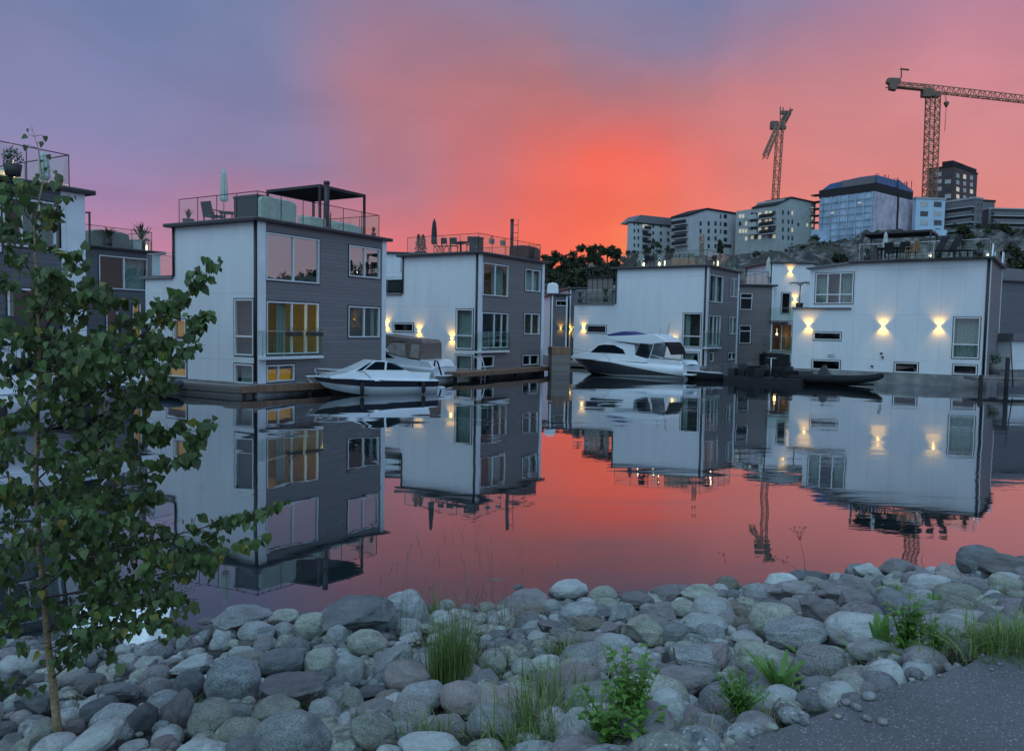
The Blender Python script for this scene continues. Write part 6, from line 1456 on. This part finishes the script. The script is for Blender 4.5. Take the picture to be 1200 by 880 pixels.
def blade(mb, p, a, L_, lean, w, m=0):
    d = Vector((math.cos(a), math.sin(a), 0)); s_ = Vector((-d.y, d.x, 0)) * w; pts = []
    for k in range(5):
        u = k / 4; pts.append(p + d * lean * L_ * u * u + Vector((0, 0, L_ * (u - .28 * lean * u * u * u))))
    for k in range(4):
        w0 = 1 - (k / 4) ** 1.6; w1 = 1 - ((k + 1) / 4) ** 1.6; q = [pts[k] - s_ * w0, pts[k] + s_ * w0, pts[k + 1] + s_ * w1, pts[k + 1] - s_ * w1]
        if k == 3: q = q[:3]
        mb.poly(q, m, True)
def grass(px, py, hpx, n, label, spread=.12, dry=.15, lean=.5, name='grass_tuft', w=.0042):
    b = bank_pt(px, py); s = b.y / FPX; h = hpx * s; t = thing(name, label, 'grass', b, 0, 'grass tufts among the boulders')
    mb = MB()
    for i in range(n):
        r = abs(random.gauss(0, spread)); a = random.uniform(0, 6.28); p = Vector((math.cos(a) * r, math.sin(a) * r * .8, -.05)); blade(mb, p, a + random.gauss(0, .8), h * random.uniform(.4, 1.05), random.random() ** 1.3 * lean * 1.8, w * random.uniform(.6, 1.2), 1 if random.random() < dry else 0)
    mb.build('blades', [M_GRASS, M_DRY], t); return t
random.seed(31)
for a in [(530, 796, 98, 330, 'tall bright grass tuft rising in front of the waterline, left of centre', .09, .06, .35), (512, 720, 44, 60, 'thin grass at the waterline boulders behind the tall tuft', .15, .2, .5), (560, 780, 40, 90, 'low dry grass just right of the tall tuft', .12, .45, .8),
          (632, 862, 92, 230, 'long grass between the front boulders, left of the leafy weed', .14, .25, .6), (655, 815, 60, 130, 'mid height grass above the long front grass', .12, .2, .6), (700, 866, 60, 190, 'dense grass in front of the leafy weed', .16, .1, .7), (612, 878, 46, 120, 'arching grass at the bottom edge, right of centre', .12, .1, .9),
          (500, 868, 50, 110, 'fine dark grass over the speckled bottom boulder', .08, .2, .6), (445, 852, 30, 70, 'small grass sprig between the bottom centre boulders', .06, .2, .8), (355, 825, 36, 70, 'short pale grass left of the bottom boulders', .06, .5, .8), (225, 835, 34, 50, 'sparse grass right of the mauve block', .05, .4, .7), (300, 835, 34, 46, 'dry grass between the speckled and mauve boulders', .05, .8, .8),
          (1172, 754, 44, 260, 'bright grass clump on the path edge at the right', .16, .08, .9), (1140, 757, 38, 170, 'grey green grass left of the bright path edge clump', .14, .35, 1.1), (1198, 752, 50, 180, 'grass clump cut by the right edge', .14, .1, .9), (1075, 772, 36, 110, 'grass at the foot of the dock plants', .12, .2, .9), (1180, 700, 28, 60, 'short grass above the path edge clump', .08, .3, .8),
          (600, 730, 40, 60, 'dry grass in the stony gap left of centre', .14, .85, .8), (665, 765, 34, 90, 'green grass in the stony gap', .12, .2, .8), (845, 690, 20, 60, 'mossy grass under the pointed boulder', .1, .6, .9), (900, 838, 26, 120, 'low grass where the boulders meet the path', .14, .3, 1.0), (820, 872, 34, 120, 'dry grass at the bottom of the path edge', .14, .6, 1.0), (735, 878, 40, 130, 'grass at the foot of the leafy weed', .14, .15, .8)]:
    a = list(a); a[3] = int(a[3] * 1.5); a[2] = a[2] * 1.08; grass(*a)
for i, (px, py, h, n, wh) in enumerate([(735, 782, 30, 60, 'short grass behind the leafy weed'), (790, 862, 36, 110, 'grass between the big pale boulder and the path'), (585, 862, 40, 90, 'grass right of the bottom speckled boulder'), (690, 800, 36, 90, 'grass below the large speckled boulder'), (1015, 790, 24, 70, 'short grass at the foot of the path edge boulders'), (960, 812, 18, 60, 'low grass under the speckled path edge boulder'), (1150, 720, 26, 90, 'grass behind the grey green clump'), (400, 872, 40, 80, 'grass at the bottom left of centre'), (270, 872, 26, 50, 'thin grass at the bottom beside the pale long boulder'), (250, 742, 26, 50, 'thin grass near the white cloth'), (555, 700, 30, 60, 'thin grass among the waterline boulders')]):
    grass(px, py, h, n, wh, .11, .25, .8)
def leafblade(mb, p, d, up, L_, W, m=0, droop=.4, seg=5, toothed=False):
    """a long leaf with a folded middle"""
    d = d.normalized(); s_ = d.cross(Vector((0, 0, 1))); s_ = s_.normalized() if s_.length > .1 else Vector((1, 0, 0)); n0 = len(mb.v)
    for k in range(seg + 1):
        u = k / seg; c = p + d * L_ * u * math.cos(up) + Vector((0, 0, L_ * (math.sin(up) * u - droop * u * u)))
        w = W * (math.sin(math.pi * min(1, u * .92 + .06)) ** .7) * (1 if not toothed or k % 2 else .62)
        mb.v += [tuple(c - s_ * w + Vector((0, 0, w * .35))), tuple(c), tuple(c + s_ * w + Vector((0, 0, w * .35)))]
    for k in range(seg):
        a = n0 + 3 * k; mb.face([a, a + 1, a + 4, a + 3], m, True); mb.face([a + 1, a + 2, a + 5, a + 4], m, True)
def rosette(px, py, hpx, n, label, cat='weed', W=.03, name='weed', toothed=False, upr=(.5, 1.3)):
    b = bank_pt(px, py); h = hpx * b.y / FPX; t = thing(name, label, cat, b, 0); mb = MB()
    for i in range(n):
        a = i * 2.4 + random.uniform(-.3, .3); leafblade(mb, Vector((0, 0, 0)), Vector((math.cos(a), math.sin(a), 0)), random.uniform(*upr), h * random.uniform(.75, 1.15), W * random.uniform(.7, 1.2), droop=random.uniform(.05, .35), seg=8, toothed=toothed)
    mb.build('leaves', M_WEED, t); return t
def bushy(px, py, hpx, wpx, n, label, leaf=.035, name='weed', ferny=False, cat='weed'):
    b = bank_pt(px, py); s = b.y / FPX; h = hpx * s; w = wpx * s; t = thing(name, label, cat, b, 0); st = MB(); mb = MB()
    for i in range(n):
        a = random.uniform(0, 6.28); r = w * .5 * random.random() ** .6; top = Vector((math.cos(a) * r, math.sin(a) * r * .7, h * random.uniform(.45, 1.05))); st.tube([(0, 0, 0), top * .5 + Vector((0, 0, h * .08)), top], [.003, .0025, .0015], 4)
        m_ = 14 if ferny else 9
        for k in range(m_):
            u = .2 + .8 * k / m_; c = top * u + Vector((0, 0, h * .32 * u * (1 - u))); b2 = random.uniform(0, 6.28)
            leafblade(mb, c, Vector((math.cos(b2), math.sin(b2), 0)), random.uniform(0, .8), leaf * random.uniform(.7, 1.3) * (1.1 - .4 * u), leaf * (.1 if ferny else .3), droop=.3, seg=3)
    st.build('stems', M_WEED, t); mb.build('leaves', M_WEED, t); return t
random.seed(17)
bushy(738, 872, 125, 90, 26, 'leafy upright weed with lobed dark leaves, in front of the big pale boulder', .05)
bushy(720, 880, 70, 120, 26, 'low dense weed spreading at the foot of the upright weed', .045)
bushy(868, 842, 62, 80, 34, 'ferny fine leaved plant at the corner of the path', .04, ferny=True)
rosette(912, 812, 58, 22, 'dandelion clump with long toothed leaves on the path edge', W=.02, toothed=True)
rosette(938, 772, 26, 5, 'single broad leaf pair behind the speckled path edge boulder', W=.024)
rosette(1032, 770, 62, 12, 'dock plant with tall broad leaves, left of the bushy weed', W=.026, upr=(.9, 1.45)); bushy(1062, 775, 82, 66, 26, 'bushy grey green weed between the path edge boulders', .045); rosette(1070, 776, 40, 14, 'broad leaved plant at the foot of the bushy weed', W=.022)
bushy(1098, 772, 56, 40, 12, 'thin dark stemmed weed on the striped pale boulder', .03)
rosette(1094, 716, 26, 10, 'bright broad leaved rosette among the right slope boulders', W=.028, toothed=True); rosette(1118, 714, 22, 8, 'second bright rosette just right of the first', W=.026); rosette(1052, 702, 20, 7, 'tuft of bright leaves on the right slope stones', W=.018)
bushy(1030, 708, 26, 16, 8, 'small bright weed above the pale right boulder', .03)
def umbel(px, py, pxt, pyt, label, n=8, r=.05, dyp=0):
    b = bank_pt(px, py); s = b.y / FPX; top = at(pxt, pyt, b.y + dyp) - b; t = thing('dry_stalk', label, 'dry plant', b, 0, 'dry stalks against the water'); mb = MB()
    fork = top * .72; mb.tube([(0, 0, 0), top * .35 + Vector((.012, 0, 0)), fork], [.0028, .002, .0016], 5)
    for i in range(n):
        a = i * 2.4; q = top + Vector((math.cos(a) * r * random.uniform(.4, 1.2), math.sin(a) * r, random.uniform(-.04, .03))); mb.tube([fork, (fork + q) / 2 + Vector((0, 0, .008)), q], .0011, 4)
        for k in range(4): c = q + Vector((random.uniform(-1, 1), random.uniform(-1, 1), random.uniform(-1, 1))) * .008; mb.lathe([(.001, -.004), (.005, 0), (.001, .004)], c, 4)
    mb.build('stalk', mat('dry_stem', (.07, .05, .04), .8), t)
umbel(944, 672, 935, 618, 'dry umbel stalk with dark seed heads, tallest against the pink water', 10, .075); umbel(940, 672, 915, 655, 'leaning dry stalk just left of the tallest umbel', 5, .06); umbel(755, 680, 755, 648, 'dry stalk with two dark buds near the middle', 4, .03); umbel(752, 682, 764, 650, 'short forked dry stalk beside the two budded one', 3, .02); umbel(850, 660, 846, 645, 'tiny forked dry stalk at the pointed boulder', 3, .05)
for px, py, pyt, n, sp_, lb in [(520, 690, 612, 16, .35, 'sheaf of thin seed grass stalks standing against the water'), (470, 745, 640, 9, .25, 'few very thin stalks left of the seed grass sheaf'), (585, 715, 635, 9, .25, 'few thin stalks right of the seed grass sheaf'), (540, 790, 660, 12, .12, 'thin stalks above the tall grass tuft')]:
    b = bank_pt(px, py); h = (py - pyt) * b.y / FPX; t = thing('seed_grass', lb, 'grass', b, 0, 'thin seed stalks'); mb = MB()
    for i in range(n):
        x = random.gauss(0, sp_); ln = random.gauss(0, .12); hh = h * random.uniform(.6, 1.1); p = Vector((x, random.uniform(-.1, .1), 0)); q = p + Vector((ln, 0, hh)); mb.tube([p, p + Vector((ln * .3, 0, hh * .55)), q], [.0016, .0013, .0008], 4)
        for k in range(7): c = p + (q - p) * (.85 + .025 * k) + Vector((ln * .02 * k, 0, 0)); mb.tube([c, c + Vector((random.uniform(-.015, .015), 0, .02))], [.0022, .0005], 4)
    mb.build('stalks', M_DRY, t)
# silvery shrub between the tree and the waterline
for px, py, h, w, lb in [(160, 722, 38, 60, 'silvery low willow sprigs behind the white cloth, left one'), (205, 722, 40, 60, 'silvery low willow sprigs behind the white cloth, right one')]:
    b = bank_pt(px, py); s = b.y / FPX; t = thing('willow_sprig', lb, 'shrub', b, 0); mb = MB()
    for i in range(40):
        a = random.uniform(0, 6.28); d = Vector((math.cos(a) * .5, math.sin(a) * .5, 1)).normalized(); 
        for k in range(9): leafblade(mb, d * h * s * 1.1 * (.2 + .1 * k) + Vector((random.gauss(0, w * s * .2), 0, 0)), Vector((math.cos(k * 2.4), math.sin(k * 2.4), 0)), .7, .07, .008, seg=3)
    mb.build('leaves', leaf_mat('silver_leaf', (.16, .20, .16), (.26, .31, .26)), t)
# white cloth draped over the boulders behind the young tree
def cloth():
    c0 = bank_pt(95, 752); c1 = bank_pt(198, 748); t_ = thing('white_cloth', 'crumpled white fabric sheet draped over boulders behind the young tree', 'cloth', c0, math.atan2(c1.y - c0.y, c1.x - c0.x)); L_ = (c1 - c0).length; mb = MB(); nx, ny = 60, 16
    for j in range(ny + 1):
        for i in range(nx + 1):
            u = i / nx; v = j / ny; x = L_ * 1.03 * u; y = (v - .5) * .55; z = .33 + .05 * math.sin(u * 9) + .05 * noise.noise(Vector((x * 5, y * 6, 0))) + .03 * noise.noise(Vector((x * 14, y * 11, 2))) - .22 * abs(v - .5) ** 1.5 * 2
            if v < .5: z -= (.5 - v) * (.30 + .75 * math.exp(-((u - .97) / .07) ** 2))
            mb.v.append((x, y, z))
    for j in range(ny):
        for i in range(nx): a = j * (nx + 1) + i; mb.face([a, a + 1, a + nx + 2, a + nx + 1], 0, True)
    o = mb.build('sheet', mat('white_fleece', (.80, .83, .85), .95, .12, 9, .6, 50), t_); s_ = o.modifiers.new('solid', 'SOLIDIFY'); s_.thickness = .008
cloth()

# ================================================================ THE YOUNG TREE
def young_tree():
    base = bank_pt(70, 866); base.z -= .04
    t = thing('young_tree', 'young birch with heart shaped leaves growing from the boulders in the left foreground', 'tree', base)
    B = base.y
    P = lambda px, py, D=0: at(px, py, B + D) - base
    bark = mat('young_bark', (.30, .21, .12), .8, .35, 25, .6, 60); twig = mat('dark_twig', (.06, .04, .035), .7, .2)
    tr = [P(70, 878), P(66, 840), P(62, 800), P(56, 755), P(52, 700, .02), P(46, 640, .03), P(42, 560, .02), P(44, 480), P(46, 400, -.02), P(42, 320, -.02), P(40, 262), P(50, 215, .02), P(45, 175, .02), P(37, 148, .03)]
    rad = [.026, .0235, .021, .019, .017, .0155, .0135, .0115, .0095, .0075, .0055, .004, .0028, .0015]
    mb = MB(); mb.tube(tr, rad, 10); mb.build('trunk', bark, t)
    BR = [([(44,520),(80,470),(110,440),(180,380),(215,345),(253,312)], .10, 1.0), ([(45,590),(110,520),(175,450),(215,405),(236,368)], -.25, 1.0), ([(46,560),(90,520),(150,470),(200,452)], .3, .9), ([(47,640),(110,590),(170,555),(215,540),(238,500)], -.1, 1.0), ([(50,680),(120,650),(200,628),(262,612),(318,596)], .05, 1.0), ([(52,700),(120,690),(190,672),(250,652),(296,636)], -.3, 1.0),
          ([(55,740),(120,712),(180,700),(232,702)], -.45, .8), ([(60,795),(92,770),(120,745),(165,725),(205,740)], -.5, .7), ([(58,760),(100,742),(150,735)], -.3, .7), ([(45,500),(20,450),(-25,400)], 0, 1.1), ([(45,440),(10,410),(-30,395)], -.3, 1.1), ([(42,600),(10,560),(-30,540)], -.2, 1.1), ([(46,640),(10,620),(-30,620)], .2, 1.1), ([(50,700),(15,680),(-25,670)], -.3, 1.1), ([(54,740),(20,730),(-15,722)], -.1, .9), ([(62,804),(35,802),(0,800)], -.1, .5),
          ([(46,410),(85,350),(130,315),(165,300)], .1, .8) if False else ([(46,410),(80,372),(112,350),(150,352)], .1, .8), ([(43,360),(75,320),(92,296)], -.1, .8), ([(42,330),(20,290),(0,262)], .1, 1.1), ([(42,350),(15,335),(-20,330)], -.2, 1.2), ([(41,280),(60,250),(72,228)], .05, 1.0), ([(40,265),(20,235),(8,205)], -.05, 1.2), ([(45,400),(70,390),(95,400),(120,420)], -.4, 1.0), ([(44,470),(80,440),(130,420)], -.45, 1.0), ([(45,540),(90,545),(140,530)], -.45, 1.1), ([(46,620),(90,625),(145,605)], -.5, 1.1), ([(44,560),(70,590),(100,600)], -.6, 1.0), ([(45,500),(75,480),(105,500)], .4, 1.1), ([(46,620),(80,660),(120,665)], .4, 1.1), ([(48,660),(30,700),(5,740)], -.3, .9), ([(46,450),(25,480),(0,500)], -.4, 1.1), ([(45,600),(20,640),(-10,655)], -.5, 1.1), ([(56,740),(90,700),(150,680),(200,690)], .25, .8), ([(44,540),(20,520),(-20,510)], .35, 1.1), ([(44,380),(60,345),(62,320)], -.3, 1.0), ([(50,690),(100,650),(160,640),(210,655)], -.55, .9), ([(46,430),(90,430),(135,455),(175,470)], .25, 1.0), ([(45,500),(90,510),(140,490),(180,500)], .1, 1.0), ([(46,580),(100,575),(150,590),(185,580)], .15, 1.1), ([(48,650),(90,620),(140,610),(180,620)], -.15, 1.1), ([(46,470),(70,440),(60,400)], .2, 1.0), ([(60,470),(110,430),(160,400),(195,405)], .35, 1.1), ([(60,500),(110,470),(155,430),(190,395)], -.1, 1.1), ([(90,420),(130,390),(175,365),(205,352)], .2, 1.0), ([(80,560),(130,540),(180,515),(210,500)], .2, 1.1), ([(60,610),(120,640),(180,655),(230,640)], .1, 1.1), ([(50,390),(75,350),(110,345)], -.2, 1.0), ([(50,700),(110,690),(150,700),(190,712)], .1, .9), ([(44,400),(70,360),(110,330)], .25, .9), ([(50,690),(80,720),(120,735)], -.2, 1.0), ([(45,420),(20,400),(0,370)], .15, 1.1), ([(46,560),(20,590),(0,580)], .1, 1.1)]
    rnd_ = random.Random(4); tm = MB(); lm = MB()
    def leaf(p, d, n, s, mi):
        """heart leaf with a pointed tip: p the stalk end, d towards the tip, n the face normal"""
        d = d.normalized(); x = d.cross(n).normalized(); n = x.cross(d)
        pr = [(0, 0), (.30, -.08), (.48, .12), (.44, .38), (.26, .66), (0, 1.0)]; k = len(lm.v); cup = rnd_.uniform(.05, .3)
        for u, v in pr: lm.v.append(tuple(p + (x * u * .92 + d * v + n * (abs(u) * cup - .12 * v * v)) * s))
        for u, v in pr[1:5]: lm.v.append(tuple(p + (-x * u * .92 + d * v + n * (abs(u) * cup - .12 * v * v)) * s))
        lm.v.append(tuple(p + (d * .4 - n * .02) * s)); c = k + 10
        lm.face([c, k, k + 1, k + 2], mi, False); lm.face([c, k + 2, k + 3, k + 4], mi, False); lm.face([c, k + 4, k + 5], mi, False)
        lm.face([c, k + 6 + 1, k + 6, k], mi, False); lm.face([c, k + 6 + 3, k + 6 + 2, k + 6 + 1], mi, False); lm.face([c, k + 5, k + 6 + 3], mi, False)
    def hang(p, size, side=None):
        # petiole then a drooping leaf
        a = rnd_.uniform(0, 6.28); o_ = Vector((math.cos(a), math.sin(a), rnd_.uniform(-.5, .5))) * .022; q = p + o_
        tm.tube([p, q], .0007, 3, cap=False)
        d = Vector((o_.x * 14 + rnd_.gauss(0, .25), o_.y * 14 + rnd_.gauss(0, .25), -1.0 + rnd_.gauss(0, .38))).normalized() if rnd_.random() < .85 else Vector((rnd_.gauss(0, 1), rnd_.gauss(0, 1), rnd_.gauss(0, 1))).normalized()
        n = Vector((rnd_.gauss(0, .55), -1 + rnd_.gauss(0, .5), .45 + rnd_.gauss(0, .4)))
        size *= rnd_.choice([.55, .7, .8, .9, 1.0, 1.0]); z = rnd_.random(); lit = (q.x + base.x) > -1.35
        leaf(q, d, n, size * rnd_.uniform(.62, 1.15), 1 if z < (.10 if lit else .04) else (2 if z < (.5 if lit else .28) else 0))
    for pts, dd, dens in BR:
        n = len(pts); W = [P(x, y, dd * (i / (n - 1))) for i, (x, y) in enumerate(pts)]; L_ = sum((W[i + 1] - W[i]).length for i in range(n - 1))
        tm.tube(W, [max(.0016, .0065 * (1 - i / n) * min(1, L_)) for i in range(n)], 5)
        m_ = int(L_ / .0180 * dens)
        for j in range(m_):
            u = (j + rnd_.random()) / m_ * (n - 1); i = min(int(u), n - 2); f = u - i; c = W[i].lerp(W[i + 1], f); frac = u / (n - 1)
            if frac < .12 or noise.noise(c * 7) < -.34: continue
            dl = (.24 if frac < .7 else .11) * rnd_.uniform(.25, 1.25) * (1.2 - .5 * frac); a = rnd_.uniform(0, 6.28); along = (W[i + 1] - W[i]).normalized()
            dv = (along * .7 + Vector((math.cos(a), math.sin(a) * .9, math.sin(a * 1.7) * .8)) * .8).normalized(); e = c + dv * dl + Vector((0, 0, -dl * .12))
            tm.tube([c, c.lerp(e, .5) + Vector((0, 0, .01)), e], [.0016, .0012, .0008], 4)
            for k in range(rnd_.choice([3, 4, 4, 5])): hang(c.lerp(e, .25 + .75 * rnd_.random()), .058)
        hang(W[-1], .06)
    for i in range(6, len(tr) - 1):
        for k in range(9 if i < 11 else 5): 
            c = tr[i].lerp(tr[i + 1], rnd_.random()); a = rnd_.uniform(0, 6.28); e = c + Vector((math.cos(a), math.sin(a), .4)) * rnd_.uniform(.04, .12) * (1 if i < 11 else .5); tm.tube([c, e], [.0016, .0009], 4)
            for q in range(3 if i < 11 else 1): hang(c.lerp(e, rnd_.uniform(.4, 1)), .064 if i < 11 else .045)
    tm.build('twigs', twig, t)
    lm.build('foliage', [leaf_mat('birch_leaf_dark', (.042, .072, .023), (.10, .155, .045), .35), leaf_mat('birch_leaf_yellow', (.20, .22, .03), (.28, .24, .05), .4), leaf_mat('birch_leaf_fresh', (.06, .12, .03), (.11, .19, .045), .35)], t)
    # dry twigs lying at its foot
    d_ = thing('dry_branch', 'bundle of bare dry twigs lying across the stones right of the birch trunk', 'branch', bank_pt(100, 830)); mb = MB()
    q = bank_pt(100, 830)
    for a, b in [((78,806),(135,838)),((90,800),(140,800)),((125,795),(100,850)),((118,790),(110,845)),((80,815),(120,860)),((105,800),(80,840)),((95,830),(90,870)),((130,830),(140,842))]:
        A_ = at(*a, q.y - .05) - q; B_ = at(*b, q.y + .03) - q; mb.tube([A_, (A_ + B_) / 2 + Vector((0, 0, .01)), B_], [.004, .003, .0015], 5)
    mb.build('twigs', M_DRY, d_)
young_tree()
